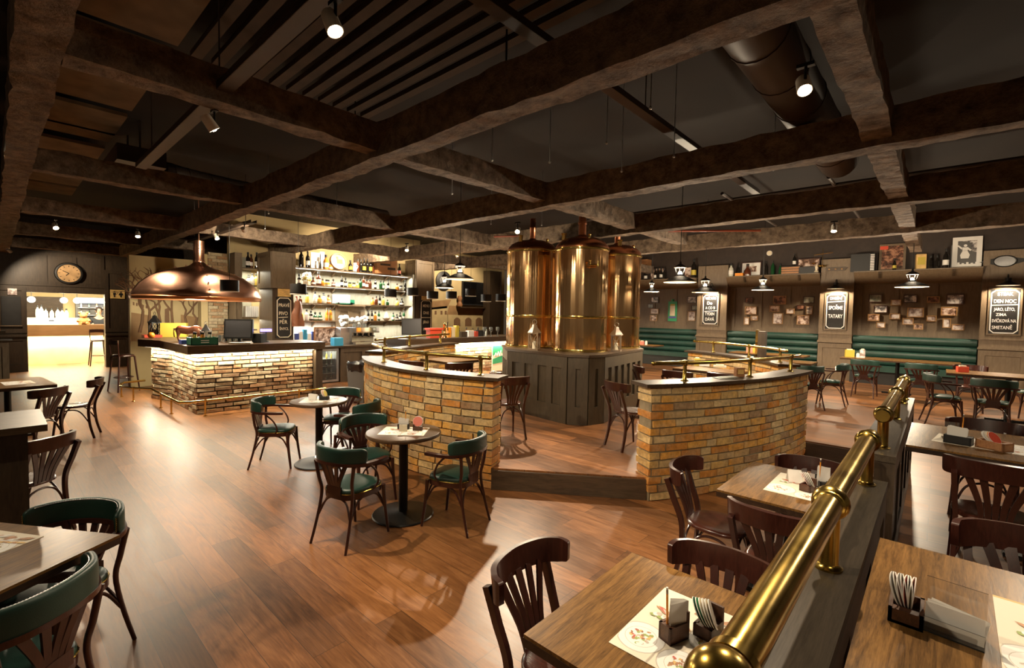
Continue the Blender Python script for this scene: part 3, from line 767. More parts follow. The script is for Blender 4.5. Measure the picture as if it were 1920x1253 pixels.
TOP = [(-9.1, 2.12), (-9.07, 4.44), (-10.05, 4.44), (-10.05, 3.05), (-12.75, 3.05), (-12.75, 2.18), (-11.6, 1.88), (-10.95, 2.1)]
mb = MB(); mb.prism(TOP, 1.04, 1.18); mb.bev(0.006, 1); mb.build('counter_top', M['dark_wood_y'], t)
mb = MB(); mb.span((-9.36, 4.285, 0), (-9.14, 4.42, 1.04)); mb.bev(0.006, 1); mb.build('end_post', M['dark_wood'], t)
STR = [Vector((*p, 1.032)) for p in ((-12.6, 2.27), (-11.58, 2.0), (-10.93, 2.21), (-9.2, 2.21), (-9.18, 4.26))]
mb = MB()
for a, b in zip(STR, STR[1:]): mb.box((a+b)/2, ((b-a).length, 0.02, 0.012), rz=math.atan2(b.y-a.y, b.x-a.x))
mb.build('light_strip', M['led'], t, smooth=False)
for a, b in zip(STR, STR[1:]):
    c = (a+b)/2; l = lamp_light('counter_strip_light', 'AREA', (c.x, c.y, 1.02), 20*(b-a).length, (1, 0.90, 0.66), aim=(c.x, c.y, 0), sx=(b-a).length, sy=0.03)
    d = b-a; q = Vector((0, 0, -1)).to_track_quat('-Z', 'Y'); l.rotation_euler = (0, 0, math.atan2(d.y, d.x))
# brass foot rail
t = thing('foot_rail', 'brass foot rail on posts running round the brick bar counter', 'rail'); t['kind'] = 'thing'
RP = [(-12.4, 2.12), (-12.3, 1.75), (-11.75, 1.62), (-11.35, 1.75), (-11.0, 1.98), (-9.15, 2.0), (-9.05, 2.12), (-9.0, 4.42)]
mb = MB(); mb.tube([(x, y, 0.26) for x, y in RP], 0.021, 10); mb.build('rail', M['brass_bright'], t)
for x, y in ((-12.1, 1.69), (-11.35, 1.76), (-10.3, 1.985), (-9.6, 1.995), (-9.05, 2.35), (-9.02, 3.9)):
    mb = MB(); mb.lathe([(0.03, 0), (0.03, 0.008), (0.014, 0.014), (0.014, 0.25), (0.026, 0.255), (0.026, 0.285), (0, 0.29)], 12, (x, y, 0)); mb.build('post', M['brass_bright'], t)
# bulbous copper hood
HC = (-11.1, 2.80)
t = thing('copper_hood', 'huge bulging copper hood hanging over the brick bar counter', 'hood', (HC[0], HC[1], 2.02)); t['kind'] = 'thing'
R_ = 1.10
prof = [(R_*0.96, -0.0), (R_, 0.01), (R_*1.005, 0.04), (R_*0.97, 0.13), (R_*0.88, 0.27), (R_*0.74, 0.40), (R_*0.56, 0.50), (R_*0.36, 0.575), (R_*0.2, 0.62), (R_*0.13, 0.665), (R_*0.09, 0.72)]
mb = MB(); mb.lathe([(r*(1+0.0), z) for r, z in prof], 72)
for v in mb.bm.verts:
    a = math.atan2(v.co.y, v.co.x); v.co += noise.noise_vector(v.co*1.7)*0.03
mb.build('bell', M['copper_hood'], t, ang=60)
mb = MB(); mb.lathe([(R_*0.94, -0.055), (R_*1.0, -0.05), (R_*1.012, 0.0), (R_*0.99, 0.025)], 72); mb.build('rim_band', plain('bright_copper_rim', (0.75, 0.33, 0.14), 0.3, 0.9), t)
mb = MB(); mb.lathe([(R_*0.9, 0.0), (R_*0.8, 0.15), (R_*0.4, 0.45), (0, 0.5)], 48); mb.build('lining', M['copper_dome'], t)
mb = MB(); mb.lathe([(0.10, 0.70), (0.105, 0.74), (0.092, 0.76), (0.092, 0.95), (0.098, 0.955), (0.098, 0.985), (0.092, 0.99), (0.092, 1.14), (0, 1.14)], 28); mb.tube([(0, 0, 1.13), (0, 0, 2.175)], 0.012, 8); mb.build('flue', M['copper_hood'], t)
for k in range(4):
    a = -0.1+k*PI/2; mb = MB()
    for i in range(14):
        r, z = prof[2+min(8, i*8//13)]; mb.ball((r*math.cos(a)*1.01, r*math.sin(a)*1.01, z+0.01), 0.014, 6)
    mb.build('rivet_seam', M['copper_hood'], t)
lamp_light('hood_light', 'POINT', (HC[0]-0.3, HC[1], 1.90), 150, (1, 0.90, 0.70), size=0.2)

# ------------------------------------------------------------------ long divider with the heavy brass rail
M['capping'] = wood('grey_oak_capping', (0.028, 0.021, 0.014), (0.07, 0.053, 0.037), axis=1, scale=2.2, rough=0.45, stretch=16, rand=0.05, spec=0.15)
RX, RZ = -0.235, 1.213
def divider(y0, y1, label, n):
    t = thing('divider_wall', label, 'low wall'); t['kind'] = 'thing'
    mb = MB(); mb.span((-0.34, y0, 0), (-0.17, y1, 0.96))
    for x, sg in ((-0.34, -1), (-0.17, 1)): panel_frames(mb, y0, y1, (0.02 if sg < 0 else PF+0.01), 0.96, n, x, 1, sg, st=0.10, dep=0.012, rails=(0.14, 0.1))
    mb.bev(0.005, 1); mb.build('panelled_body', M['dark_wood'], t)
    mb = MB(); mb.span((-0.35, y0-0.01, 0.96), (-0.155, y1+0.01, 1.0)); mb.bev(0.01, 2); mb.build('capping', M['capping'], t)
def heavy_rail(y0, y1, joints, posts, label, disc_end):
    t = thing('brass_rail', label, 'rail'); t['kind'] = 'thing'
    mb = MB(); mb.tube([(RX, y0+(y1-y0)*i/19, RZ) for i in range(20)], 0.038, 28); mb.build('rail', M['brass'], t)
    for y in joints:
        mb = MB(); mb.tube([(RX, y-0.034, RZ), (RX, y-0.03, RZ), (RX, y+0.03, RZ), (RX, y+0.034, RZ)], [0.039, 0.046, 0.046, 0.039], 24)
        mb.ball((RX, y, RZ), 0.054, 24); mb.build('joint', M['brass'], t)
    mb = MB()
    if disc_end: mb.tube([(RX, y0-0.02, RZ), (RX, y0-0.012, RZ), (RX, y0+0.02, RZ)], [0.036, 0.044, 0.044], 24)
    else: mb.ball((RX, y0-0.03, RZ), 0.058, 28); mb.tube([(RX, y0+0.012, RZ), (RX, y0+0.035, RZ)], 0.045, 24)
    mb.build('end_knob', M['brass'], t)
    for y in posts:
        mb = MB(); mb.lathe([(0.042, 1.0), (0.042, 1.006), (0.032, 1.012), (0.029, 1.02), (0.029, RZ-0.04), (0.034, RZ-0.03), (0.034, RZ-0.02)], 24, (RX, y, 0)); mb.build('post', M['brass'], t)
divider(-1.2, 2.96, 'nearer dark panelled divider with a broad capping, beside the two square tables', 7)
divider(3.56, 6.45, 'farther dark panelled divider, beyond the narrow gap', 5)
heavy_rail(0.80, 2.98, (1.80, 2.86), (1.80, 2.86), 'heavy tarnished brass rail with a ball end on the nearer divider', False)
heavy_rail(3.70, 6.32, (3.76, 4.95, 5.95), (3.76, 4.95, 5.95, 6.27), 'heavy tarnished brass rail with a flat end disc on the farther divider', True)
riser('trim_7', (-0.352, 2.97), (-0.352, 3.55))

# ================================================================== CHAIRS AND TABLES
def slab_shape(pts, z0, z1, dome=0.0, n=5):
    """Rounded cushion: outline pts shrunk towards top."""
    mb = MB(); cx = sum(p[0] for p in pts)/len(pts); cy = sum(p[1] for p in pts)/len(pts)
    levels = [(0.94, z0), (1.0, z0+(z1-z0)*0.2), (1.0, z0+(z1-z0)*0.62), (0.965, z0+(z1-z0)*0.86), (0.88, z1), (0.55, z1+dome*0.7), (0.25, z1+dome*0.95)]
    rings = []
    for k, z in levels: rings.append([mb._v(((x-cx)*k+cx, (y-cy)*k+cy, z)) for x, y in pts])
    m = len(pts)
    for A, B in zip(rings, rings[1:]):
        for j in range(m): mb._f([A[j], A[(j+1) % m], B[(j+1) % m], B[j]])
    mb._f(list(reversed(rings[0]))); c = mb._v((cx, cy, z1+dome))
    for j in range(m): mb._f([rings[-1][j], rings[-1][(j+1) % m], c])
    return mb
def seat_outline(wf, wb, d, n=32, e=3.2):
    out = []
    for i in range(n):
        a = 2*PI*i/n; c, s = math.cos(a), math.sin(a)
        x = math.copysign(abs(c)**(2/e), c); y = math.copysign(abs(s)**(2/e), s)
        k = (y+1)/2; out.append((x*(wb+(wf-wb)*k), y*d))
    return out
RECT = lambda a, b: [(-a, -b), (a, -b), (a, b), (-a, b)]
def leg(pts, r0, r1, mat, parent, nm='leg'):
    mb = MB(); P = bez(pts, 6); mb.tube(P, [r0, (r0+r1)/2, r1], 10); return mb.build(nm, mat, parent)

def make_armchair():
    t = thing('armchair', 'x', 'chair')
    cw, lt = M['chair_wood'], M['leather']
    so = seat_outline(0.225, 0.195, 0.215)
    mb = MB(); mb.prism([(x*1.0, y*1.0) for x, y in so], 0.375, 0.415); mb.bev(0.008, 2); mb.build('seat_frame', cw, t)
    mb = slab_shape([(x*0.985, y*0.985) for x, y in so], 0.413, 0.458, 0.018); seat = mb.build('seat', lt, t, ang=70)
    mb = MB()
    P = [(so[i % 32][0]*(1-k)+so[(i+1) % 32][0]*k, so[i % 32][1]*(1-k)+so[(i+1) % 32][1]*k, 0.422) for i in range(32) for k in (0, 0.25, 0.5, 0.75)]
    mb.tube(P, [0.0022 if i % 2 else 0.0052 for i in range(len(P))], 6, closed=True)
    mb.build('stud_edge', M['brass'], seat)
    for s in (-1, 1):
        leg([(s*0.195, 0.185, 0.41), (s*0.20, 0.20, 0.25), (s*0.215, 0.235, 0.0)], 0.021, 0.013, cw, t)
        leg([(s*0.235, -0.215, 0.655), (s*0.205, -0.205, 0.52), (s*0.19, -0.185, 0.40), (s*0.20, -0.225, 0.2), (s*0.215, -0.285, 0.0)], 0.017, 0.012, cw, t)
    # bent arm-and-back hoop
    U = bez([(-0.262, 0.155, 0.655), (-0.278, 0.0, 0.66), (-0.262, -0.14, 0.665), (-0.16, -0.245, 0.672), (0, -0.275, 0.675), (0.16, -0.245, 0.672), (0.262, -0.14, 0.665), (0.278, 0.0, 0.66), (0.262, 0.155, 0.655)], 6)
    mb = MB(); mb.sweep(U, RECT(0.025, 0.012)); mb.bev(0.006, 2); mb.build('arm_hoop', cw, t)
    # padded back above the hoop
    B = bez([(-0.272, -0.10, 0.72), (-0.245, -0.165, 0.725), (-0.15, -0.252, 0.73), (0, -0.283, 0.732), (0.15, -0.252, 0.73), (0.245, -0.165, 0.725), (0.272, -0.10, 0.72)], 6)
    def sec(tt):
        k = min(1, min(tt, 1-tt)*7); k = 0.55+0.45*math.sqrt(k); return [(0.0185*k*math.copysign(abs(math.cos(a))**0.6, math.cos(a)), 0.064*k*math.copysign(abs(math.sin(a))**0.4, math.sin(a))) for a in [2*PI*(j+0.5)/20 for j in range(20)]]
    mb = MB(); mb.sweep(B, sec); bk = mb.build('back_pad', lt, t, ang=60)
    mb = MB()
    for s in (-1, 1):
        mb.tube([(s*0.2745, -0.099, 0.682+i*0.005) for i in range(16)], [0.002 if i % 2 else 0.005 for i in range(16)], 6)
    mb.build('stud_edge', M['brass_bright'], bk)
    E = [Vector((p.x*0.945, p.y*0.945+0.0, p.z+0.058)) for p in B[4:-4]]; P = [E[i]+(E[i+1]-E[i])*k for i in range(len(E)-1) for k in (0, 0.25, 0.5, 0.75)]
    mb = MB(); mb.tube(P, [0.0018 if i % 2 else 0.0038 for i in range(len(P))], 6); mb.build('top_stud_edge', M['steel'], bk)
    # fan back
    for k in range(5):
        u = (k-2)/2
        mb = MB(); P = bez([(u*0.052, -0.205, 0.43), (u*0.072, -0.222, 0.52), (u*0.155, -0.272+0.045*u*u, 0.672)], 5)
        mb.sweep(P, lambda q: RECT(0.012+0.009*q, 0.006), up=(0, 1, 0.2)); mb.build('back_slat', cw, t)
    mb = MB(); mb.prism([(-0.075, -0.198), (0.075, -0.198), (0.085, -0.222), (-0.085, -0.222)], 0.41, 0.475); mb.bev(0.005, 1); mb.build('slat_foot', cw, t)
    for s in (-1, 1):
        mb = MB(); mb.tube(bez([(s*0.20, 0.03, 0.40), (s*0.235, 0.075, 0.47), (s*0.255, 0.03, 0.57), (s*0.268, -0.06, 0.65)], 6), 0.0095, 8); mb.build('arm_brace', cw, t)
        mb = MB(); mb.tube(bez([(s*0.195, 0.20, 0.22), (s*0.18, 0.12, 0.345), (s*0.18, 0.0, 0.378), (s*0.18, -0.12, 0.345), (s*0.195, -0.215, 0.22)], 6), 0.009, 8); mb.build('side_stretcher', cw, t)
    for y, yy in ((0.205, 0.185), (-0.22, -0.19)):
        mb = MB(); mb.tube(bez([(-0.2, y, 0.22), (-0.12, yy, 0.345), (0, yy, 0.378), (0.12, yy, 0.345), (0.2, y, 0.22)], 6), 0.009, 8); mb.build('stretcher', cw, t)
    return t

def make_sidechair():
    t = thing('side_chair', 'x', 'chair')
    cw = M['chair_wood']
    so = seat_outline(0.205, 0.18, 0.20, e=2.7)
    mb = slab_shape(so, 0.425, 0.457, -0.008); mb.build('seat', M['seat_wood'], t, ang=50)
    for s in (-1, 1):
        leg([(s*0.165, 0.155, 0.43), (s*0.172, 0.175, 0.25), (s*0.185, 0.205, 0.0)], 0.0195, 0.013, cw, t)
        mb = MB(); P = bez([(s*0.195, -0.305, 0.725), (s*0.188, -0.255, 0.6), (s*0.175, -0.195, 0.43), (s*0.178, -0.205, 0.2), (s*0.19, -0.255, 0.0)], 7)
        mb.sweep(P, lambda q: RECT(0.0145-0.003*q, 0.019-0.005*q), up=(0, 1, 0.3)); mb.bev(0.006, 2, 50); mb.build('leg', cw, t)
    R_ = bez([(-0.238, -0.185, 0.752), (-0.222, -0.235, 0.752), (-0.15, -0.29, 0.755), (0, -0.318, 0.757), (0.15, -0.29, 0.755), (0.222, -0.235, 0.752), (0.238, -0.185, 0.752)], 7)
    def sec(q):
        k = min(1, min(q, 1-q)*6); k = 0.72+0.28*math.sqrt(k); return RECT(0.0125, 0.052*k)
    mb = MB(); mb.sweep(R_, sec, up=(0, -0.15, 1)); mb.bev(0.007, 2); mb.build('top_rail', cw, t)
    for k in range(5):
        u = (k-2)/2
        mb = MB(); P = bez([(u*0.06, -0.192, 0.44), (u*0.075, -0.225, 0.55), (u*0.135, -0.302+0.018*u*u, 0.72)], 5)
        mb.sweep(P, lambda q: RECT(0.011+0.008*q, 0.0055), up=(0, 1, 0.2)); mb.build('back_slat', cw, t)
    for s in (-1, 1):
        mb = MB(); mb.tube(bez([(s*0.175, 0.18, 0.2), (s*0.165, 0.11, 0.36), (s*0.165, 0.0, 0.40), (s*0.165, -0.1, 0.36), (s*0.176, -0.205, 0.2)], 6), 0.0085, 8); mb.build('side_stretcher', cw, t)
    for y in (0.16, -0.185):
        mb = MB(); mb.tube(bez([(-0.172, y*1.1, 0.2), (-0.11, y, 0.35), (0, y, 0.395), (0.11, y, 0.35), (0.172, y*1.1, 0.2)], 6), 0.0085, 8); mb.build('stretcher', cw, t)
    return t

ARM0 = make_armchair(); SIDE0 = make_sidechair(); ARM0.scale = (0.87, 0.87, 0.98); SIDE0.scale = (0.93, 0.93, 1.0); used = {}
def put_chair(kind, x, y, f, label, z=0.0, group=None):
    root = ARM0 if kind == 'arm' else SIDE0
    rz = face_rz(*f)
    if kind not in used:
        used[kind] = 1; root.location = (x, y, z); root.rotation_euler = (0, 0, rz); root['label'] = label
        if group: root['group'] = group
        return root
    return dup(root, (x, y, z), rz, label, group)
GA, GS = 'green leather armchairs', 'dark bentwood side chairs'
put_chair('arm', -5.66, 2.19, (0.62, 0.78), 'green armchair facing the far round table alone, nearest the bar foot rail', group=GA)
put_chair('arm', -5.72, 3.0, (0.72, -0.69), 'green armchair behind the far round table, beside the grey waste bin', group=GA)
put_chair('arm', -4.93, 2.79, (-0.86, -0.51), 'green armchair at the far round table with its back to the curved brick wall', group=GA)
put_chair('arm', -4.02, 2.40, (0.97, -0.1), 'green armchair between the two round tables, arms under the nearer tabletop', group=GA)
put_chair('arm', -3.41, 1.90, (-0.25, 0.97), 'green armchair seen from behind at the nearer round table, fan back fully visible', group=GA)
put_chair('arm', -3.02, 2.63, (-0.96, -0.28), 'green armchair standing against the brick wall end, facing the nearer round table', group=GA)
put_chair('arm', -3.14, 0.17, (0.66, -0.75), 'green armchair on the far side of the oak table with one paper mat corner', group=GA)
put_chair('arm', -2.55, 0.0, (-0.74, -0.67), 'green armchair seen closest from behind, pushed up to the oak table corner', group=GA)
put_chair('side', -5.2, 0.12, (-0.8, -0.6), 'dark side chair just behind the capped wooden partition end', group=GS)
put_chair('side', -8.15, 0.30, (-0.75, -0.66), 'dark side chair facing the table near the white doorway, nearer of the pair', group=GS)
put_chair('side', -8.75, 0.72, (-0.3, -0.95), 'dark side chair facing the table near the white doorway, farther of the pair', group=GS)
put_chair('side', -1.0, 1.48, (1, 0.02), 'dark side chair at the open end of the nearest square table', group=GS)
put_chair('side', -0.62, 1.82, (0.0, -1), 'dark side chair across the nearest square table, rail above the tabletop', group=GS)
put_chair('side', -1.03, 3.2, (1, 0.05), 'dark side chair with its polished seat in full view before the brick wall', group=GS)
put_chair('side', -0.61, 2.96, (0.02, 1), 'dark side chair mostly hidden behind the brass rail, back to the nearest table', group=GS)
put_chair('side', -0.62, 3.66, (0, -1), 'dark side chair behind the square table with the red coasters, against the step', group=GS)
put_chair('side', 0.30, 2.33, (0, -1), 'dark side chair across the oak table holding the clear napkin stand', z=PF, group=GS)
put_chair('side', 0.28, 3.98, (0, 1), 'dark side chair backing onto us at the table with two wooden boxes and a mat', z=PF, group=GS)
put_chair('side', 0.30, 5.02, (0, -1), 'dark side chair on the far side of the table with two wooden boxes', z=PF, group=GS)
put_chair('side', -4.1, 4.44, (-0.9, 0.44), 'dark side chair on the raised floor beside the plinth, back of the left wall end', z=PF, group=GS)
put_chair('side', -2.72, 5.15, (0.42, 0.90), 'dark side chair on the raised floor between plinth and right curved wall end', z=PF, group=GS)
# chairs around the back tables
put_chair('arm', -1.72, 9.7, (-0.75, 0.66), 'armchair just past the right curved wall end, fan back to us', z=PF, group=GA)
put_chair('arm', -1.45, 10.55, (-1, 0.0), 'armchair in profile behind the one at the curved wall end', z=PF, group=GA)
put_chair('arm', -1.1, 12.2, (0.05, 1), 'armchair backing onto us at the bench table, first past the profile chair', z=PF, group=GA)
put_chair('arm', -0.22, 12.15, (0.05, 1), 'armchair backing onto us at the bench table, above the brass rail end', z=PF, group=GA)
put_chair('arm', 0.1, 9.85, (0.98, 0.2), 'armchair in profile just beyond the far end of the long divider', z=PF, group=GA)
put_chair('arm', 0.62, 9.75, (0.03, 1), 'big armchair back seen squarely, at the table below the last chalkboard', z=PF, group=GA)
put_chair('arm', 1.15, 11.7, (-0.9, -0.4), 'green armchair facing us beyond the table below the last chalkboard', z=PF, group=GA)
put_chair('side', 0.45, 11.7, (0.0, -1), 'dark side chair across the table below the last chalkboard', z=PF, group=GS)
put_chair('arm', -7.15, 12.1, (0.1, 1), 'armchair with fan back at the first bench table beside the tanks', z=PF, group=GA)
put_chair('side', -3.32, 7.0, (0.8, 0.6), 'dark side chair inside the ring, behind the near brass rail of the right wall', z=PF, group=GS)
put_chair('side', -2.78, 6.85, (0.05, 1), 'dark side chair backing onto the right curved wall inside the ring, first of two', z=PF, group=GS)
put_chair('side', -2.22, 7.1, (0.05, 1), 'dark side chair backing onto the right curved wall inside the ring, second of two', z=PF, group=GS)
put_chair('side', -6.35, 4.7, (-0.3, 0.95), 'dark side chair behind the left curved wall, nearer its bar end', z=PF, group=GS)
put_chair('side', -5.75, 5.0, (-0.9, 0.4), 'dark side chair behind the left curved wall, with light showing through its slats', z=PF, group=GS)
put_chair('side', -6.3, 6.6, (-0.5, -0.86), 'dark side chair behind the left curved wall beside the plinth', z=PF, group=GS)
# bar stools far off
def stool(loc, rz, label):
    t = thing('bar_stool', label, 'stool', loc, rz)
    mb = slab_shape(seat_outline(0.19, 0.18, 0.18, 20, 2.4), 0.74, 0.79, 0.01); mb.build('seat', M['chair_wood'], t)
    for sx in (-1, 1):
        for sy in (-1, 1): leg([(sx*0.14, sy*0.14, 0.75), (sx*0.17, sy*0.17, 0.35), (sx*0.2, sy*0.2, 0)], 0.018, 0.014, M['chair_wood'], t)
    mb = MB(); mb.tube([(0.17*math.cos(a), 0.17*math.sin(a), 0.3) for a in [2*PI*i/16 for i in range(16)]], 0.01, 6, closed=True); mb.build('foot_ring', M['chair_wood'], t)
    mb = MB(); mb.sweep([(-0.17, -0.17, 1.05), (0, -0.2, 1.06), (0.17, -0.17, 1.05)], RECT(0.012, 0.05)); 
    for s in (-1, 1): mb.tube([(s*0.15, -0.15, 0.76), (s*0.17, -0.18, 1.05)], 0.012, 8)
    mb.build('backrest', M['chair_wood'], t)
    return t
stool((-19.1, 2.12, 0.0), -1.57, 'dark bar stool inside the bright doorway')
stool((-12.95, 1.85, 0.0), 0.3, 'dark bar stool at the far corner of the brick bar counter')

def square_table(x0, x1, y0, y1, zt, base_z, label, rz=None, round_r=None):
    cx, cy = (x0+x1)/2, (y0+y1)/2
    t = thing('dining_table', label, 'table', (cx, cy, base_z), rz or 0.0)
    h = zt-base_z; w_, d_ = (x1-x0)/2, (y1-y0)/2
    mb = MB(); mb.span((-w_, -d_, h-0.042), (w_, d_, h-0.012)); mb.bev(0.004, 1); mb.build('edge_frame', M['table_edge'], t)
    mb = MB(); mb.span((-w_+0.001, -d_+0.001, h-0.012), (w_-0.001, d_-0.001, h)); mb.bev(0.003, 2); mb.build('tabletop', M['table_top'], t)
    mb = MB(); mb.lathe([(0.035, 0.03), (0.035, h-0.06), (0.05, h-0.045), (0.11, h-0.042)], 18); mb.build('column', M['dark_metal'], t)
    mb = MB(); mb.box((0, 0, 0.017), (min(0.5, w_*1.5), 0.07, 0.03)); mb.box((0, 0, 0.0165), (0.07, min(0.5, d_*1.5), 0.029)); mb.bev(0.006, 1); mb.build('base', M['dark_metal'], t)
    return t
square_table(-0.97, -0.36, 1.15, 1.89, 0.75, 0, 'square oak table nearest the brass rail end, with a food print mat')
square_table(-0.97, -0.36, 2.96, 3.74, 0.75, 0, 'square oak table behind the brass rail, in front of the curved brick wall')
square_table(-0.135, 1.2, 1.3, 2.27, 0.97, PF, 'oak table with the clear napkin stand, on the raised side of the divider')
square_table(-0.135, 1.4, 4.12, 5.07, 0.97, PF, 'oak table with two wooden boxes, on the raised side of the divider')
u = Vector((-0.83, -0.55, 0)); v_ = Vector((0.55, -0.83, 0)); K = Vector((-2.76, 0.37, 0)); c_ = K+u*0.4+v_*0.38
square_table(c_.x-0.4, c_.x+0.4, c_.y-0.38, c_.y+0.38, 0.75, 0, 'turned oak table between the two closest green armchairs', rz=math.atan2(u.y, u.x))
square_table(-9.8, -8.7, -0.3, 0.5, 0.75, 0, 'oak table with dark chairs in front of the white doorway', rz=0.1)
square_table(-1.62, 0.36, 12.75, 13.5, 0.97, PF, 'long oak table before the bench under the middle photo panels')
square_table(-3.8, -2.2, 12.1, 12.8, 0.97, PF, 'long oak table with salmon and yellow items before the middle bench')
square_table(-7.4, -6.0, 12.6, 13.3, 0.97, PF, 'oak table before the bench beside the tanks')
square_table(0.12, 1.6, 10.5, 11.3, 0.97, PF, 'oak table with a red item below the last chalkboard')
square_table(-3.2, -2.2, 7.45, 8.0, 0.97, PF, 'oak table inside the ring, seen under the right brass rail')
square_table(-2.75, -1.75, 10.3, 10.95, 0.97, PF, 'oak table at the curved wall end beside the profile armchair')
square_table(-2.68, -2.1, 5.5, 6.25, 0.97, PF, 'oak table inside the right curved wall end, mostly hidden')
square_table(-4.75, -4.2, 3.85, 4.5, 0.97, PF, 'oak table inside the left curved wall end, mostly hidden')
square_table(-6.9, -6.1, 5.15, 5.85, 0.97, PF, 'oak table inside the ring behind the left brass rail')
def round_table(x, y, r, label):
    t = thing('bistro_table', label, 'table', (x, y, 0))
    mb = MB(); mb.lathe([(r-0.02, 0.712), (r, 0.72), (r+0.003, 0.735), (r-0.004, 0.748), (r-0.012, 0.75), (0, 0.75)], 56); mb.lathe([(0, 0.712), (r-0.02, 0.712)], 56); mb.build('tabletop', M['table_round'], t)
    mb = MB(); mb.lathe([(0.04, 0.03), (0.04, 0.66), (0.055, 0.68), (0.14, 0.712)], 24); mb.build('column', M['dark_metal'], t)
    mb = MB(); mb.lathe([(0, 0), (0.265, 0), (0.27, 0.008), (0.262, 0.016), (0.07, 0.026), (0.05, 0.034), (0, 0.034)], 48); mb.build('base', M['dark_metal'], t)
round_table(-5.36, 2.55, 0.315, 'round bistro table nearer the bar, with small items on it')
round_table(-3.47, 2.42, 0.325, 'round bistro table with a paper mat and a pencil, in front of the brick wall')
# capped partition beside the closest armchairs
t = thing('partition', 'short panelled wooden partition with a slab top beside the dark side chairs', 'partition'); t['kind'] = 'thing'
mb = MB(); mb.span((-4.42, -2.0, 0), (-3.98, 0.12, 1.06)); panel_frames(mb, -2.0, 0.12, 0.0, 1.06, 4, -3.98, 1, 1, st=0.12, dep=0.02, rails=(0.14, 0.14)); mb.bev(0.006, 1); mb.build('panelled_body', M['dark_wood'], t)
mb = MB(); mb.span((-4.5, -2.0, 1.06), (-3.88, 0.2, 1.1)); mb.bev(0.012, 2); mb.build('slab_top', M['dark_wood_y'], t)
# low counters by the doorway
t = thing('side_counter', 'panelled wooden counter with stepped top left of the white doorway', 'counter'); t['kind'] = 'thing'
mb = MB(); mb.span((-15.4, -1.5, 0), (-14.9, 0.20, 1.0)); panel_frames(mb, -1.5, 0.20, 0.0, 1.0, 4, -14.9, 1, 1, st=0.1, dep=0.02); mb.bev(0.005, 1); mb.build('panelled_body', M['panel'], t)
mb = MB(); mb.span((-15.5, -1.5, 1.0), (-14.82, 0.26, 1.04)); mb.span((-15.45, -1.5, 1.2), (-14.95, 0.16, 1.24)); mb.span((-15.3, -1.4, 1.04), (-15.1, 0.05, 1.2)); mb.bev(0.008, 1); mb.build('stepped_top', M['dark_wood_y'], t)
t = thing('serving_hatch', 'low dark wooden cupboard right of the white doorway beside the bar stool', 'cupboard'); t['kind'] = 'thing'
mb = MB(); mb.span((-15.2, 2.35, 0), (-14.7, 3.3, 0.98)); panel_frames(mb, 2.35, 3.3, 0.0, 0.98, 2, -14.7, 1, 1); mb.bev(0.005, 1); mb.build('body', M['dark_wood'], t)

# ================================================================== LAMPS (each lamp carries its own light)
def spot_lamp(loc, aim, power, label, angle=75, strength=1.0, stem=0.14, color=WARM2):
    t = thing('ceiling_spot', label, 'lamp', loc, 0, 'ceiling spot lamps')
    d = (Vector(aim)-Vector(loc)).normalized(); q = d.to_track_quat('-Z', 'Y').to_matrix().to_4x4()
    mb = MB(); mb.setm(q); mb.lathe([(0.030, 0.11), (0.036, 0.10), (0.040, 0.0), (0.036, 0.0), (0.030, 0.09), (0, 0.09)], 18); mb.build('can', M['enamel_white'], t)
    mb = MB(); mb.tube([(0, 0, 0.06), (0.0, 0.0, stem)], 0.008, 8); mb.box((0, 0, stem), (0.09, 0.03, 0.02)); mb.build('bracket', M['dark_metal'], t)
    mb = MB(); mb.setm(q); mb.ball((0, 0, 0.02), 0.028, 14); mb.build('bulb', M['bulb'], t)
    l = lamp_light('spot_light', 'SPOT', tuple(d*0.03), power, color, parent=t, size=0.03, angle=angle, blend=0.45)
    l.rotation_euler = d.to_track_quat('-Z', 'Y').to_euler()
    return t
spot_lamp((-2.17, 1.11, 3.12), (-0.9, 1.5, 0.4), 170, 'brightest ceiling spot, on the cable tray nearest to us', 95)
spot_lamp((-4.02, 1.12, 3.12), (-4.2, 3.1, 0.6), 330, 'ceiling spot at the end of the cable tray, below the broad cross timber', 95)
spot_lamp((-10.98, 0.72, 3.10), (-8.0, 1.2, 0), 280, 'ceiling spot with long rays in front of the wall clock', 90)
spot_lamp((-10.95, 1.80, 3.10), (-9.0, 1.6, 0), 190, 'small ceiling spot between the clock and the copper hood flue', 90)
spot_lamp((-10.3, 2.90, 3.14), (-8.6, 3.4, 0.3), 130, 'ceiling spot just beside the copper hood flue', 90)
spot_lamp((-8.81, 2.89, 3.14), (-11.7, 4.6, 2.4), 260, 'ceiling spot on the thin track above the till screen', 95)
spot_lamp((-8.35, 5.86, 3.10), (-7.0, 5.0, 0.2), 190, 'ceiling spot above the wooden crate on the top bar shelf', 95)
spot_lamp((-4.98, 5.57, 3.10), (-3.05, 2.3, 0), 640, 'ceiling spot with starry rays above the bar side copper tank', 68)
spot_lamp((-0.62, 3.12, 3.10), (0.0, 1.8, 0.9), 240, 'ceiling spot beside the rough short beam above the long divider', 95)
spot_lamp((-16.85, 0.30, 3.10), (-18.3, 1.5, 1.9), 230, 'small ceiling spot at the far end of the longest visible timber by the end wall', 90)
spot_lamp((-1.2, 8.3, 3.10), (-1.1, 7.0, 0.2), 260, 'ceiling spot beyond the raised floor edge, half hidden by the timbers', 90)
spot_lamp((-2.9, -1.2, 3.2), (-3.4, 1.0, 0), 90, 'added fill spot behind the camera over the open floor', 100)  # unseen spot, added as fill for the lower floor
spot_lamp((1.4, -0.2, 3.2), (0.5, 1.6, 0.9), 90, 'added fill spot behind the camera over the raised side', 95)  # fill light added out of view for the raised tables
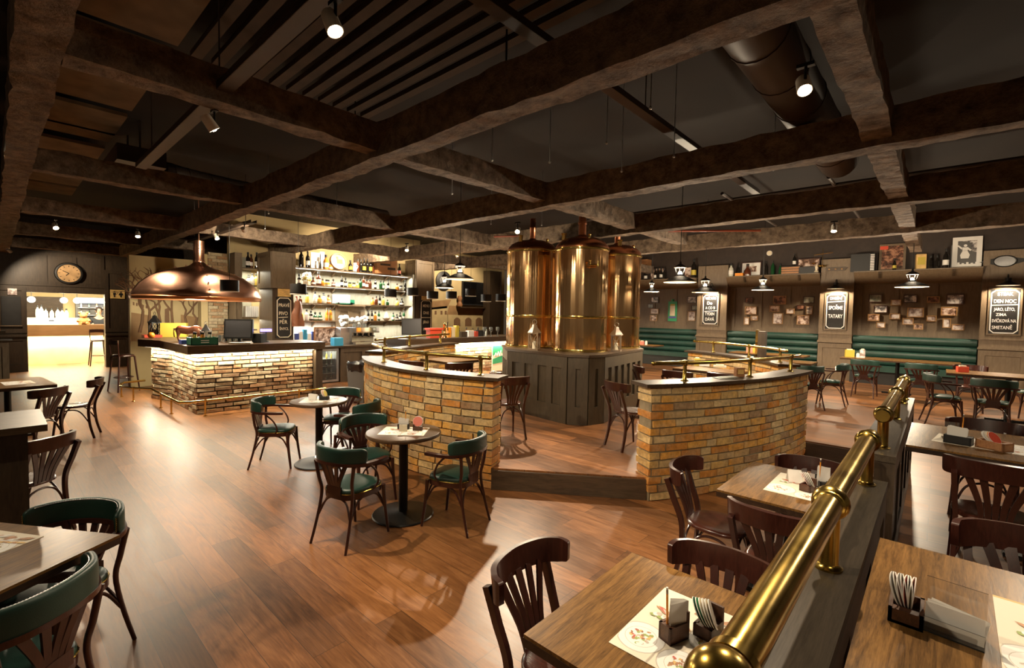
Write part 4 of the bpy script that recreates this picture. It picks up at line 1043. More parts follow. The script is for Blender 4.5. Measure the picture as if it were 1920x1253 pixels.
spot_lamp((-6.6, 0.0, 3.2), (-5.4, 1.4, 0), 110, 'added fill spot over the open floor by the capped partition', 100)  # out of view, added to lift the floor near the partition
spot_lamp((-0.2, -0.8, 3.2), (-1.6, 5.0, 0.6), 330, 'added spot behind the camera to brighten the right curved brick wall', 46)  # extra unseen spot, added to brighten these bricks
spot_lamp((-2.6, 2.74, 3.5), (-4.25, 6.0, 1.9), 230, 'added spot hidden behind the longest beam to brighten the nearest tank', 32, stem=0.68)  # added out of sight to put highlights on the copper
spot_lamp((-4.9, 2.74, 3.5), (-5.2, 6.0, 1.9), 230, 'added spot hidden behind the longest beam to brighten the bar side tank', 32, stem=0.68)  # second hidden spot added to brighten the copper
spot_lamp((0.9, 6.8, 3.2), (0.5, 5.0, 0.9), 170, 'ceiling spot over the table with two wooden boxes', 95)

def pendant(loc, dia, power, label, name='pendant_lamp', group='black enamel pendant lamps'):
    t = thing(name, label, 'lamp', loc, 0, group)
    R_ = dia/2
    mb = MB(); mb.lathe([(R_, 0.0), (R_*0.99, 0.012), (R_*0.72, 0.05), (R_*0.42, 0.085), (R_*0.24, 0.10), (R_*0.22, 0.12)], 40); mb.build('shade', M['black'], t)
    mb = MB(); mb.lathe([(R_, -0.004), (R_*1.01, 0.004), (R_*0.985, 0.006), (R_*0.7, 0.042), (R_*0.4, 0.078), (R_*0.22, 0.095)], 40); mb.build('shade_lining', M['enamel_white'], t)
    mb = MB(); mb.ball((0, 0, 0.135), 0.034, 14, 1.25); mb.build('bulb', M['bulb_soft'], t)
    mb = MB()
    for i in range(6):
        a = 2*PI*i/6; mb.tube(bez([(R_*0.22*math.cos(a), R_*0.22*math.sin(a), 0.11), (R_*0.27*math.cos(a), R_*0.27*math.sin(a), 0.17), (R_*0.36*math.cos(a), R_*0.36*math.sin(a), 0.235)], 4), 0.004, 6)
    mb.lathe([(R_*0.38, 0.23), (R_*0.40, 0.245), (R_*0.2, 0.275), (0.02, 0.29), (0.015, 0.33), (0, 0.33)], 24); mb.build('cap_and_cage', M['black'], t)
    mb = MB(); mb.tube([(0, 0, 0.32), (0, 0, 4.19-loc[2])], 0.006, 6); mb.build('cord', M['black'], t)
    lamp_light('pendant_light', 'SPOT', (0, 0, 0.03), power*1.55, WARM2, parent=t, size=0.06, angle=163, blend=0.15)
    lamp_light('pendant_glow', 'SPOT', (0, 0, 0.16), power*2.0, WARM2, parent=t, size=0.05, angle=176, blend=0.05).rotation_euler = (PI, 0, 0)
    return t
pendant((-6.43, 5.66, 2.42), 0.50, 120, 'large black pendant lamp in front of the TV, left of the tanks')
pendant((-8.11, 6.69, 2.36), 0.40, 90, 'smaller black pendant lamp before the round wall plate, left of the TV')
pendant((-3.13, 7.46, 2.37), 0.50, 150, 'large black pendant lamp just right of the bench side copper tank')
pendant((-3.56, 9.75, 2.32), 0.50, 150, 'black pendant lamp in front of the first chalkboard pillar')
pendant((-5.95, 12.29, 2.50), 0.40, 130, 'smallest black pendant lamp, over the first bench beside the tanks')
pendant((-3.01, 11.79, 2.46), 0.45, 170, 'black pendant lamp over the middle bench tables')
pendant((-0.41, 11.58, 2.45), 0.50, 190, 'black pendant lamp over the long oak table, below the beam end')
pendant((2.6, 10.6, 2.45), 0.50, 170, 'black pendant lamp beyond the right edge over the last tables')

def drum(loc, label):
    t = thing('drum_lamp', label, 'lamp', loc, 0, 'black drum lamps over the bar')
    mb = MB(); mb.lathe([(0.15, 0), (0.15, 0.2), (0.147, 0.2), (0.02, 0.2), (0, 0.205)], 32); mb.build('shade', M['black'], t)
    mb = MB(); mb.lathe([(0.15, -0.004), (0.151, 0.008), (0.146, 0.008), (0.144, 0.18), (0, 0.185)], 32); mb.build('shade_lining', M['enamel_white'], t)
    mb = MB(); mb.ball((0, 0, 0.09), 0.035, 12); mb.build('bulb', M['bulb_soft'], t)
    mb = MB(); mb.tube([(0, 0, 0.2), (0, 0, 4.19-loc[2])], 0.004, 6); mb.build('cord', M['black'], t)
    lamp_light('drum_light', 'SPOT', (0, 0, 0.05), 45, WARM2, parent=t, size=0.05, angle=130, blend=0.3)
for loc, lb in (((-9.45, 2.85, 2.12), 'black drum lamp overlapping the copper hood rim'), ((-9.4, 4.05, 2.12), 'black drum lamp over the bar end, in front of the pillar with the apron'),
                ((-10.3, 6.75, 2.18), 'black drum lamp in front of the third bar shelf'), ((-10.2, 7.35, 2.24), 'black drum lamp overlapping the pale cabinet pillar edge'),
                ((-10.0, 7.85, 2.17), 'black drum lamp left of the painted street scene, lowest of its pair'), ((-10.0, 8.5, 2.20), 'black drum lamp in front of the painted roof, left of the TV shelf'),
                ((-9.6, 8.85, 2.28), 'black drum lamp in front of the TV, nearest its left edge'), ((-9.6, 9.45, 2.15), 'black drum lamp in front of the lower edge of the TV'),
                ((-9.5, 9.95, 2.18), 'black drum lamp beside the dark post, next to the bar side tank')):
    drum(loc, lb)

def wall_lamp(x, label):
    y = WY-0.24
    t = thing('wall_lamp', label, 'lamp', (x, y, 2.72), 0, 'shaded wall lamps above the chalkboards')
    mb = MB(); mb.tube(bez([(0, -0.002, 0.05), (0, -0.12, 0.14), (0, -0.24, 0.12), (0, -0.27, 0.03)], 6), 0.01, 8); mb.lathe([(0.04, 0), (0.04, 0.01), (0, 0.012)], 14, (0, -0.01, 0.05)); mb.build('arm', M['black'], t)
    mb = MB(); mb.lathe([(0.19, -0.10), (0.18, -0.085), (0.09, -0.035), (0.05, 0.0), (0.05, 0.06), (0, 0.065)], 28, (0, -0.27, 0)); mb.build('shade', M['black'], t)
    mb = MB(); mb.lathe([(0.186, -0.10), (0.178, -0.092), (0.088, -0.042), (0.045, -0.01)], 28, (0, -0.27, 0)); mb.build('shade_lining', M['enamel_white'], t)
    mb = MB(); mb.ball((0, -0.27, -0.045), 0.035, 12); mb.build('bulb', M['bulb_soft'], t)
    lamp_light('wall_light', 'SPOT', (0, -0.27, -0.05), 430, WARM2, parent=t, size=0.04, angle=150, blend=0.3)
for x, lb in ((-5.25, 'wall lamp over the first chalkboard, half behind the pendant'), (-2.04, 'wall lamp over the middle chalkboard with two big words'), (1.07, 'wall lamp over the last chalkboard with six lines')):
    wall_lamp(x, lb)

# ================================================================== BENCHES, SHELVES, PICTURES ON THE PANELLED WALL
BENCH = [(-8.1, -5.74, 'green leather bench beside the copper tanks, first along the panelled wall'), (-4.80, -2.44, 'green leather bench between the first and the middle chalkboard'),
         (-1.66, 0.66, 'green leather bench between the middle and the last chalkboard'), (1.48, 3.6, 'green leather bench beyond the last chalkboard')]
for x0, x1, lb in BENCH:
    t = thing('bench', lb, 'bench', ((x0+x1)/2, WY-0.3, PF)); t['kind'] = 'thing'; h = (x1-x0)/2
    mb = MB(); mb.span((-h, -0.22, 0.0), (h, 0.28, 0.32)); mb.build('plinth', M['black'], t, smooth=False)
    mb = MB(); mb.box((0, -0.02, 0.385), (2*h, 0.56, 0.13)); mb.bev(0.04, 4); mb.build('seat', M['bench_leather'], t)
    for k in range(4):
        z = 0.55+k*0.185; mb = MB(); n = 16
        prof = []
        for i in range(13):
            a = -PI/2+PI*i/12; prof.append((-0.085*max(0.0, math.cos(a))**0.6-0.02+0.03*0, 0.091*math.sin(a)))
        sec = [(p[0], p[1]) for p in prof]+[(0.05, 0.091), (0.05, -0.091)]
        mb.sweep([(h-i*2*h/6, 0.22-0.012*k*0, z) for i in range(7)], sec)
        o = mb.build('back_roll', M['bench_leather'], t, ang=60)
def shelf_cove(x0, x1, label, br):
    t = thing('wall_shelf', label, 'shelf', ((x0+x1)/2, WY, 3.03)); t['kind'] = 'thing'; h = (x1-x0)/2-0.003
    mb = MB(); mb.span((-h, -0.45, 0.0), (h, -0.001, 0.028)); mb.bev(0.006, 2); mb.build('board', M['panel'], t)
    mb = MB(); P = [(0.41, -0.003), (0.36, -0.07), (0.28, -0.14), (0.18, -0.20), (0.07, -0.25), (0.02, -0.27), (0.02, -0.29), (0.08, -0.27), (0.19, -0.22), (0.295, -0.155), (0.375, -0.08), (0.425, -0.003)]
    mb.setm(Matrix(((0, 0, 1, 0), (-1, 0, 0, 0), (0, 1, 0, 0), (0, 0, 0, 1)))); mb.prism(P, -h, h); mb.build('cove', M['panel'], t, ang=50)
    for bx in br:
        mb = MB(); mb.setm(Matrix(((0, 0, 1, bx-(x0+x1)/2), (-1, 0, 0, 0), (0, 1, 0, 0), (0, 0, 0, 1))))
        mb.prism([(0.44, -0.002), (0.45, -0.05), (0.40, -0.13), (0.33, -0.16), (0.34, -0.10), (0.36, -0.05), (0.37, -0.002)], -0.025, 0.025); mb.build('bracket', M['dark_wood'], t)
    return t
shelf_cove(-8.2, -5.72, 'long wooden shelf with coved underside over the bench beside the tanks', (-7.2, -6.4))
shelf_cove(-4.82, -2.42, 'long wooden shelf with coved underside over the middle bench', (-4.3, -3.6, -2.9))
shelf_cove(-1.68, 0.68, 'long wooden shelf with coved underside carrying the big grey poster', (-1.15, 0.2))
shelf_cove(1.46, 3.7, 'long wooden shelf with coved underside past the last chalkboard', (2.0,))

SZ = 3.058; SYY = WY-0.22
def picture(px, label, mat, frame='frame_gold', plane=WY-0.024, cat='picture', lean=0.0, fw=0.018, group=None, name='framed_photo', matte=0.0):
    on = lean > 0
    x0, y0, x1, y1 = px
    c = at((x0+x1)/2, (y0+y1)/2, y=plane); a = at(x0, (y0+y1)/2, y=plane); b = at(x1, (y0+y1)/2, y=plane); u_ = at((x0+x1)/2, y0, y=plane); d_ = at((x0+x1)/2, y1, y=plane)
    w_, h_ = abs(b.x-a.x), abs(u_.z-d_.z)
    t = thing(name, label, cat, (c.x, plane, SZ+h_/2*math.cos(lean)+0.002 if on else c.z), 0, group)
    if lean: t.rotation_euler = (-lean, 0, 0)
    mb = MB(); mb.span((-w_/2+fw*0.5, -0.010, -h_/2+fw*0.5), (w_/2-fw*0.5, -0.002, h_/2-fw*0.5)); mb.build('print', M[mat], t, smooth=False)
    if matte:
        mb = MB(); k = matte
        mb.span((-w_/2+fw*.5, -0.013, -h_/2+fw*.5), (w_/2-fw*.5, -0.0105, -h_/2+k)); mb.span((-w_/2+fw*.5, -0.013, h_/2-k), (w_/2-fw*.5, -0.0105, h_/2-fw*.5)); mb.span((-w_/2+fw*.5, -0.013, -h_/2+k), (-w_/2+k, -0.0105, h_/2-k)); mb.span((w_/2-k, -0.013, -h_/2+k), (w_/2-fw*.5, -0.0105, h_/2-k)); mb.build('matte', M['white'], t, smooth=False)
    mb = MB()
    mb.span((-w_/2, -0.02, -h_/2), (w_/2, 0, -h_/2+fw)); mb.span((-w_/2, -0.02, h_/2-fw), (w_/2, 0, h_/2)); mb.span((-w_/2, -0.02, -h_/2+fw), (-w_/2+fw, 0, h_/2-fw)); mb.span((w_/2-fw, -0.02, -h_/2+fw), (w_/2, 0, h_/2-fw))
    mb.build('frame', M[frame], t, smooth=False)
    return t
G1 = 'photos over the first bench'; G2 = 'photos over the middle bench'; G3 = 'photos over the last bench'
for px, lb, mt, fr, g in (
    ((1221, 557, 1235, 568), 'grey print at the top of the column of four nearest the tanks', 'photo_grey', 'frame_dark', G1),
    ((1215, 570, 1225, 578), 'smallest bluish card, second in the column of four nearest the tanks', 'photo_green', 'frame_dark', G1),
    ((1220, 579, 1235, 589), 'pale print third in the column of four nearest the tanks', 'photo_pale', 'frame_gold', G1),
    ((1219, 591, 1232, 602), 'reddish print at the bottom of the column of four nearest the tanks', 'photo_sepia', 'frame_gold', G1),
    ((1289, 556, 1306, 569), 'grey landscape print above the blue card beside the first chalkboard', 'photo_grey', 'frame_dark', G1),
    ((1297, 572, 1309, 582), 'blue grey card touching the edge of the first chalkboard pillar', 'photo_green', 'frame_dark', G1),
    ((1290, 584, 1304, 602), 'pale upright print between the green sign and the first chalkboard', 'photo_pale', 'frame_gold', G1),
    ((1397, 558, 1412, 568), 'dim brown print, highest in the first cluster over the middle bench', 'photo_dark', 'frame_dark', G2),
    ((1397, 575, 1419, 590), 'reddish print below the dim brown one over the middle bench', 'photo_sepia', 'frame_gold', G2),
    ((1395, 595, 1405, 609), 'small upright pale print, lowest of the first cluster over the middle bench', 'photo_pale', 'frame_gold', G2),
    ((1408, 592, 1421, 601), 'small wide pale print beside the lowest upright one, middle bench', 'photo_pale', 'frame_gold', G2),
    ((1450, 555, 1474, 571), 'dark print in a bright frame, top of the central cluster over the middle bench', 'photo_dark', 'frame_gold', G2),
    ((1443, 573, 1462, 585), 'brown print second from top in the central cluster over the middle bench', 'photo_sepia', 'frame_gold', G2),
    ((1449, 587, 1468, 608), 'large upright white print with dark figures over the middle bench', 'photo_pale', 'frame_gold', G2),
    ((1474, 579, 1490, 589), 'pale print sitting on a panel stile over the middle bench', 'photo_pale', 'frame_gold', G2),
    ((1506, 556, 1527, 569), 'faded green unframed looking print near the middle chalkboard', 'photo_green', 'frame_dark', G2),
    ((1494, 572, 1509, 580), 'little dark print under the faded green one', 'photo_dark', 'frame_dark', G2),
    ((1511, 574, 1524, 590), 'upright grey print beside the middle chalkboard pillar', 'photo_grey', 'frame_gold', G2),
    ((1494, 591, 1518, 609), 'sepia portrait print, lowest beside the middle chalkboard', 'photo_sepia', 'frame_gold', G2),
    ((1629, 552, 1654, 567), 'olive certificate, first of the top row past the middle chalkboard', 'photo_green', 'frame_dark', G3),
    ((1638, 573, 1664, 587), 'grey group print below the olive certificate', 'photo_grey', 'frame_dark', G3),
    ((1627, 589, 1649, 602), 'pale print below the grey group print, partly to its side', 'photo_sepia', 'frame_gold', G3),
    ((1643, 604, 1660, 615), 'small pink print, lowest of the first panel past the middle chalkboard', 'photo_pale', 'frame_gold', G3),
    ((1670, 562, 1690, 573), 'pale print at the top of the stile before the central panel, last bench', 'photo_pale', 'frame_gold', G3),
    ((1694, 553, 1720, 568), 'dark bluish print below the pendant lamp over the last bench', 'photo_grey', 'frame_dark', G3),
    ((1668, 588, 1688, 599), 'very pale print at the bottom of the stile before the central panel', 'photo_pale', 'frame_gold', G3),
    ((1701, 577, 1732, 595), 'widest pale print in the middle of the central panel, last bench', 'photo_pale', 'frame_gold', G3),
    ((1692, 597, 1713, 609), 'pink toned print under the widest pale one', 'photo_pale', 'frame_gold', G3),
    ((1713, 607, 1731, 618), 'brownish print at the very bottom of the central panel, last bench', 'photo_sepia', 'frame_gold', G3),
    ((1738, 556, 1762, 568), 'dark print in a bright frame at the top of the stile after the central panel', 'photo_dark', 'frame_gold', G3),
    ((1737, 592, 1756, 603), 'very pale print at the bottom of the stile after the central panel', 'photo_pale', 'frame_gold', G3),
    ((1774, 552, 1808, 571), 'large dark aerial print nearest the last chalkboard at the top', 'photo_grey', 'frame_dark', G3),
    ((1764, 576, 1795, 592), 'dark group print in a bright frame under the large aerial one', 'photo_sepia', 'frame_gold', G3),
    ((1767, 597, 1783, 615), 'upright pale portrait print in the panel before the last chalkboard', 'photo_pale', 'frame_gold', G3),
    ((1784, 608, 1808, 620), 'lowest wide pale print in the panel before the last chalkboard', 'photo_pale', 'frame_gold', G3)):
    picture(px, lb, mt, fr, group=g)
# green enamel sign
c = at(1261, 584, y=WY-0.03)
t = thing('enamel_sign', 'upright green sign with a pale label over the first bench', 'sign', (c.x, WY-0.024, c.z))
mb = MB(); mb.box((0, -0.008, 0), (0.30, 0.014, 0.66)); mb.bev(0.03, 3); mb.build('plate', M['green_print'], t)
mb = MB(); mb.box((0, -0.018, 0.02), (0.17, 0.004, 0.34)); mb.build('label_field', M['paper_cream'], t); mb = MB(); mb.box((0, -0.0185, -0.2), (0.26, 0.005, 0.05)); mb.build('stripe', plain('violet_print', (0.12, 0.08, 0.4), 0.5), t)
mb = MB(); mb.box((0, -0.0186, 0.22), (0.15, 0.005, 0.05)); mb.build('crest', M['yellow'], t)
mb = MB(); mb.tube([(0, -0.01, 0.34), (0, -0.01, 0.40)], 0.05, 12); mb.build('crown', M['green_print'], t)

def chalkboard(c, w_, h_, rz, lines, label, rules=(), frame=True, chalk='chalk'):
    """Board in the local x-z plane facing -y; lines: (text, u, v, size) with u, v in -1..1 of the half size."""
    t = thing('chalkboard', label, 'chalkboard', c, rz)
    mb = MB(); mb.span((-w_/2, -0.016, -h_/2), (w_/2, 0, h_/2)); mb.build('slate', M['board'], t, smooth=False)
    mb = MB(); k = 0.03; q = 0.06*1.0; hw, hh = w_/2-0.022, h_/2-0.022
    P = [(-hw+q, -hh), (hw-q, -hh), (hw, -hh+q), (hw, hh-q), (hw-q, hh), (-hw+q, hh), (-hw, hh-q), (-hw, -hh+q)]
    for (ax, az), (bx, bz) in zip(P, P[1:]+P[:1]):
        L = math.hypot(bx-ax, bz-az); mb.box(((ax+bx)/2, -0.017, (az+bz)/2), (L+0.01, 0.003, 0.02), ry=-math.atan2(bz-az, bx-ax))
    mb.build('chalk_border', M[chalk], t, smooth=False)
    if frame:
        mb = MB()
        for a, b in (((-w_/2-0.03, -0.03, -h_/2-0.03), (-w_/2, 0, h_/2+0.03)), ((w_/2, -0.03, -h_/2-0.03), (w_/2+0.03, 0, h_/2+0.03)), ((-w_/2, -0.03, h_/2), (w_/2, 0, h_/2+0.03)), ((-w_/2, -0.03, -h_/2-0.03), (w_/2, 0, -h_/2))): mb.span(a, b)
        mb.build('frame', M['panel'], t, smooth=False)
    for s, uu, vv, sz, sx in lines:
        text_mesh(s, sz*0.8, M[chalk], t, (uu*w_/2, -0.0185, vv*h_/2), (PI/2, 0, 0), 'chalk_lettering', 0.001, sx=sx, bold=sz*0.012)
    for uu, vv, L, a in rules:
        mb = MB(); mb.box((uu*w_/2, -0.018, vv*h_/2), (L*w_, 0.003, 0.018), ry=-a); mb.build('chalk_rule', M[chalk], t, smooth=False)
    return t
PY = WY-0.24-0.004
chalkboard((-5.31, PY, 2.06), 0.47, 0.93, 0, [('VEŽ NÁS', 0, 0.74, 0.13, 0.8), ('Do', -0.1, 0.42, 0.16, 1), ('A CO SI', 0.0, 0.1, 0.15, 0.72), ('TYDEN', -0.05, -0.3, 0.16, 0.7), ('DÁVÁ', -0.05, -0.66, 0.16, 0.8)], 'first chalkboard beside the tanks, five lines of chalk lettering with a rule', [(0.05, -0.1, 0.8, 0.06)])
chalkboard((-2.055, PY, 2.03), 0.44, 0.93, 0, [('DNEŠNÍ', 0, 0.74, 0.12, 0.8), ('SPOŘME', 0, 0.2, 0.17, 0.62), ('TATARY', 0, -0.28, 0.17, 0.62)], 'middle chalkboard with one underlined heading and two big chalk words', [(0, 0.56, 0.82, 0.07)])
chalkboard((1.055, PY, 2.055), 0.47, 0.99, 0, [('STEAK', 0, 0.78, 0.13, 0.8), ('DEN NOC', 0, 0.46, 0.14, 0.68), ('JARO, LÉTO,', 0, 0.1, 0.12, 0.62), ('ZIMA', -0.2, -0.14, 0.11, 0.8), ('SVÍČKOVÁ NA', 0, -0.42, 0.12, 0.6), ('SMETANĚ', -0.1, -0.72, 0.13, 0.7)], 'last chalkboard with six lines of chalk lettering and one rule', [(0, 0.3, 0.85, 0.04)])

# ------------------------------------------------------------------ bottles and shelf ornaments
BOT = {}
def bottle_proto(shape, glass, lab):
    t = thing('bottle', 'x', 'bottle')
    S = {'wine': [(0.0, 0), (0.037, 0), (0.038, 0.02), (0.038, 0.17), (0.034, 0.2), (0.016, 0.235), (0.0135, 0.29), (0.0155, 0.292), (0.0155, 0.305), (0, 0.305)],
         'spirit': [(0.0, 0), (0.045, 0), (0.047, 0.02), (0.046, 0.14), (0.036, 0.175), (0.017, 0.195), (0.016, 0.24), (0.02, 0.242), (0.02, 0.265), (0, 0.266)],
         'squat': [(0.0, 0), (0.055, 0), (0.06, 0.03), (0.056, 0.09), (0.03, 0.13), (0.016, 0.145), (0.016, 0.17), (0.024, 0.175), (0.022, 0.20), (0, 0.205)],
         'jar': [(0.0, 0), (0.05, 0), (0.062, 0.05), (0.058, 0.1), (0.04, 0.13), (0.05, 0.14), (0.05, 0.15), (0, 0.16)],
         'beer': [(0.0, 0), (0.031, 0), (0.032, 0.02), (0.032, 0.13), (0.014, 0.185), (0.013, 0.225), (0.016, 0.227), (0.016, 0.238), (0, 0.24)]}[shape]
    mb = MB(); mb.lathe(S, 18); mb.build('body', M[glass], t)
    r = max(p[0] for p in S)
    hz = {'wine': (0.05, 0.13), 'spirit': (0.04, 0.12), 'squat': (0.03, 0.075), 'jar': (0.04, 0.09), 'beer': (0.04, 0.1)}[shape]
    if lab:
        mb = MB(); mb.lathe([(r+0.0008, hz[0]), (r+0.0012, (hz[0]+hz[1])/2), (r+0.0008, hz[1])], 18); mb.build('paper_label', M[lab], t)
    top = S[-1][1]; mb = MB(); q = S[-2][0]; mb.lathe([(q+0.0012, top-0.045), (q+0.002, top-0.01), (q, top+0.002), (0, top+0.003)], 14); mb.build('stopper', M['black'], t)
    return t
M['dark_glass'] = plain('dark_bottle_glass', (0.012, 0.010, 0.008), 0.08, spec=0.6)
M['green_glass'] = plain('green_bottle_glass', (0.012, 0.06, 0.02), 0.08, spec=0.6)
M['brown_glass'] = plain('brown_bottle_glass', (0.09, 0.025, 0.010), 0.08, spec=0.6)
M['amber_fill'] = plain('amber_spirit', (0.50, 0.20, 0.03), 0.08, spec=0.6)
M['yellow_fill'] = plain('yellow_liqueur', (0.60, 0.46, 0.10), 0.1, spec=0.6)
M['pale_fill'] = plain('clear_spirit', (0.62, 0.62, 0.52), 0.08, spec=0.6)
def bottle(loc, shape, glass, lab, label, s=1.0, group=None):
    k = (shape, glass, lab)
    if k not in BOT:
        BOT[k] = r = bottle_proto(*k); r.location = loc; r['label'] = label
        if group: r['group'] = group
    else: r = dup(BOT[k], loc, random.uniform(0, 6), label, group)
    r.scale = (s, s, s); return r
ORD = ['first', 'second', 'third', 'fourth', 'fifth', 'sixth', 'seventh', 'eighth', 'ninth', 'tenth', 'eleventh', 'twelfth', 'thirteenth', 'fourteenth', 'fifteenth', 'sixteenth', 'seventeenth', 'eighteenth', 'nineteenth']
GN = {'dark_glass': 'dark', 'green_glass': 'green', 'brown_glass': 'brown', 'amber_fill': 'amber', 'yellow_fill': 'yellow', 'pale_fill': 'clear'}
def row(plane, pos, z, items, where, group, s=1.0):
    """items: (px, shape, glass, label paper, size); plane 'x' or 'y'."""
    for i, (px, sh, gl, lab, k) in enumerate(items):
        q = at(px, 500, x=pos) if plane == 'x' else at(px, 500, y=pos)
        bottle((q.x, q.y, z), sh, gl, lab, '%s bottle, %s %s' % (GN[gl], ORD[i], where), k*s, group)
row('y', SYY-0.06, SZ, [(1211, 'spirit', 'dark_glass', 'white', 0.95), (1229, 'beer', 'dark_glass', 'white', 1.2), (1234, 'beer', 'dark_glass', None, 1.3), (1240, 'beer', 'dark_glass', 'white', 1.3), (1246, 'beer', 'dark_glass', None, 1.25)], 'from the tanks on the shelf over the first bench', 'bottles on the wall shelves', 1.25)
c = at(1301, 500, y=SYY); bottle((c.x, c.y, SZ), 'wine', 'dark_glass', 'yellow', 'biggest dark bottle with a yellow label, on the shelf beside the first pillar', 2.0)
row('y', SYY-0.06, SZ, [(1371, 'spirit', 'pale_fill', 'white', 1.3), (1386, 'beer', 'dark_glass', None, 1.2), (1402, 'squat', 'brown_glass', None, 1.5), (1437, 'wine', 'dark_glass', None, 1.15), (1449, 'wine', 'green_glass', None, 1.15), (1463, 'beer', 'green_glass', None, 1.15)], 'from the first pillar on the shelf over the middle bench', 'bottles on the wall shelves', 1.15)
row('y', SYY-0.1, SZ, [(1677, 'beer', 'dark_glass', 'yellow', 1.1), (1745, 'beer', 'dark_glass', None, 1.2), (1757, 'beer', 'dark_glass', None, 1.2), (1773, 'wine', 'dark_glass', 'white', 1.35)], 'from the middle pillar on the shelf over the last bench', 'bottles on the wall shelves', 1.1)
SP = WY-0.12
picture((1220, 492, 1248, 514), 'reddish group photo leaning on the shelf beside the tanks', 'photo_sepia', 'frame_dark', SP, lean=0.1)
picture((1284, 488, 1297, 510), 'upright reddish picture half behind the large pendant lamp', 'photo_sepia', 'frame_dark', SP, lean=0.1)
picture((1390, 480, 1428, 507), 'framed picture with broad white matte on the shelf over the middle bench', 'photo_sepia', 'frame_dark', SP, lean=0.1, matte=0.13, fw=0.03)
picture((1495, 472, 1538, 502), 'wide brownish photo in a dark red frame over the middle bench', 'photo_sepia', 'frame_dark', SP, lean=0.1, fw=0.03)
t = picture((1648, 457, 1698, 508), 'dark square poster with a red corner mark in a light frame', 'photo_dark', 'panel', SP, lean=0.1, fw=0.05)
c = at(1657, 462, y=SP); mb = MB(); mb.box((-0.17, -0.018, 0.25), (0.16, 0.006, 0.09)); mb.build('red_mark', M['red'], t)
t = picture((1785, 445, 1841, 504), 'big grey poster of a woman with beer glasses, beside the last pillar', 'photo_grey', 'white', SP, lean=0.1, fw=0.09)
mb = MB(); mb.setm(Matrix(((1, 0, 0, -0.03), (0, 0, 1, -0.018), (0, 1, 0, -0.12), (0, 0, 0, 1)))); mb.prism([(-0.07, -0.02), (0.06, -0.02), (0.08, 0.06), (0.035, 0.16), (-0.045, 0.16), (-0.085, 0.06)], 0, 0.003); mb.prism([(-0.05, 0.165), (0.04, 0.165), (0.05, 0.24), (-0.05, 0.24)], 0, 0.003); mb.lathe([(0, 0), (0.03, 0), (0.03, 0.003), (0, 0.003)], 14, (0, 0.28, 0)); mb.prism([(-0.05, 0.23), (-0.12, 0.30), (-0.14, 0.28), (-0.06, 0.19)], 0, 0.003); mb.prism([(0.05, 0.23), (0.11, 0.17), (0.08, 0.15), (0.04, 0.19)], 0, 0.003)
for k in range(6): mb.prism([(-0.2+k*0.075, -0.2), (-0.16+k*0.075, -0.2), (-0.16+k*0.075, -0.13+0.02*(k % 2)), (-0.2+k*0.075, -0.13+0.02*(k % 2))], 0, 0.003)
mb.box((0.14, 0.42, 0.0015), (0.16, 0.02, 0.003)); mb.box((0.14, 0.36, 0.0015), (0.14, 0.016, 0.003)); mb.build('printed_figure', M['white'], t, smooth=False)
mb = MB(); mb.setm(Matrix(((1, 0, 0, -0.03), (0, 0, 1, -0.0165), (0, 1, 0, -0.12), (0, 0, 0, 1)))); mb.prism([(-0.24, -0.24), (0.24, -0.24), (0.24, 0.1), (0.12, 0.14), (0.08, 0.36), (-0.12, 0.4), (-0.24, 0.3)], 0, 0.001); mb.build('printed_ground', M['plastic_grey'], t, smooth=False)
# small things on the shelves
def box_thing(name, label, cat, px, y, z, size, mat, rz=0.0, bev=0.006, extra=None):
    q = at(px, 500, y=y); t = thing(name, label, cat, (q.x, y, z), rz)
    mb = MB(); mb.box((0, 0, size[2]/2), size); mb.bev(bev, 2); mb.build('body', M[mat] if isinstance(mat, str) else mat, t)
    if extra: extra(t, size)
    return t
def slats(t, s):
    mb = MB()
    for k in range(3): mb.box((0, -s[1]/2-0.004, s[2]*(0.2+0.3*k)), (s[0]*0.98, 0.012, s[2]*0.2))
    mb.build('slat_front', M['crate'], t)
box_thing('orange_ornament', 'orange house shaped ornament on the shelf over the middle bench', 'ornament', 1387, SYY-0.1, SZ, (0.22, 0.12, 0.09), 'orange')
box_thing('old_radio', 'brown slatted box on the shelf over the middle bench', 'box', 1484, SYY-0.02, SZ, (0.46, 0.2, 0.22), 'dark_wood_x', 0, 0.01, slats)
c = at(1489, 500, y=SYY-0.02); bottle((c.x, c.y, SZ+0.222), 'wine', 'dark_glass', 'white', 'dark bottle standing on top of the brown slatted box', 1.15)
box_thing('black_case', 'black low box beside the brown slatted one', 'box', 1515, SYY-0.04, SZ, (0.40, 0.2, 0.18), 'black', 0, 0.01)
def fig(t, s):
    mb = MB(); mb.lathe([(0.05, 0), (0.05, 0.02), (0.02, 0.05), (0.03, 0.1), (0.035, 0.14), (0.018, 0.16), (0.024, 0.185), (0, 0.21)], 16, (0, 0, s[2])); mb.build('figure', M['paper_cream'], t)
box_thing('figurine', 'pale figurine at the pillar end of the shelf over the middle bench', 'figurine', 1531, SYY-0.14, SZ, (0.1, 0.1, 0.03), 'dark_wood', 0, 0.004, fig)
def bellows(t, s):
    mb = MB()
    for k in range(9): mb.box((-s[0]*0.2+k*s[0]*0.05, 0, s[2]*0.5), (s[0]*0.03, s[1]*0.96, s[2]*0.94), ry=0.05)
    mb.build('bellows', M['plastic_grey'], t)
    mb = MB()
    for k in range(10): mb.box((s[0]*0.40, -s[1]/2-0.004, s[2]*(0.08+0.092*k)), (s[0]*0.16, 0.012, s[2]*0.05))
    mb.build('keyboard', M['white'], t)
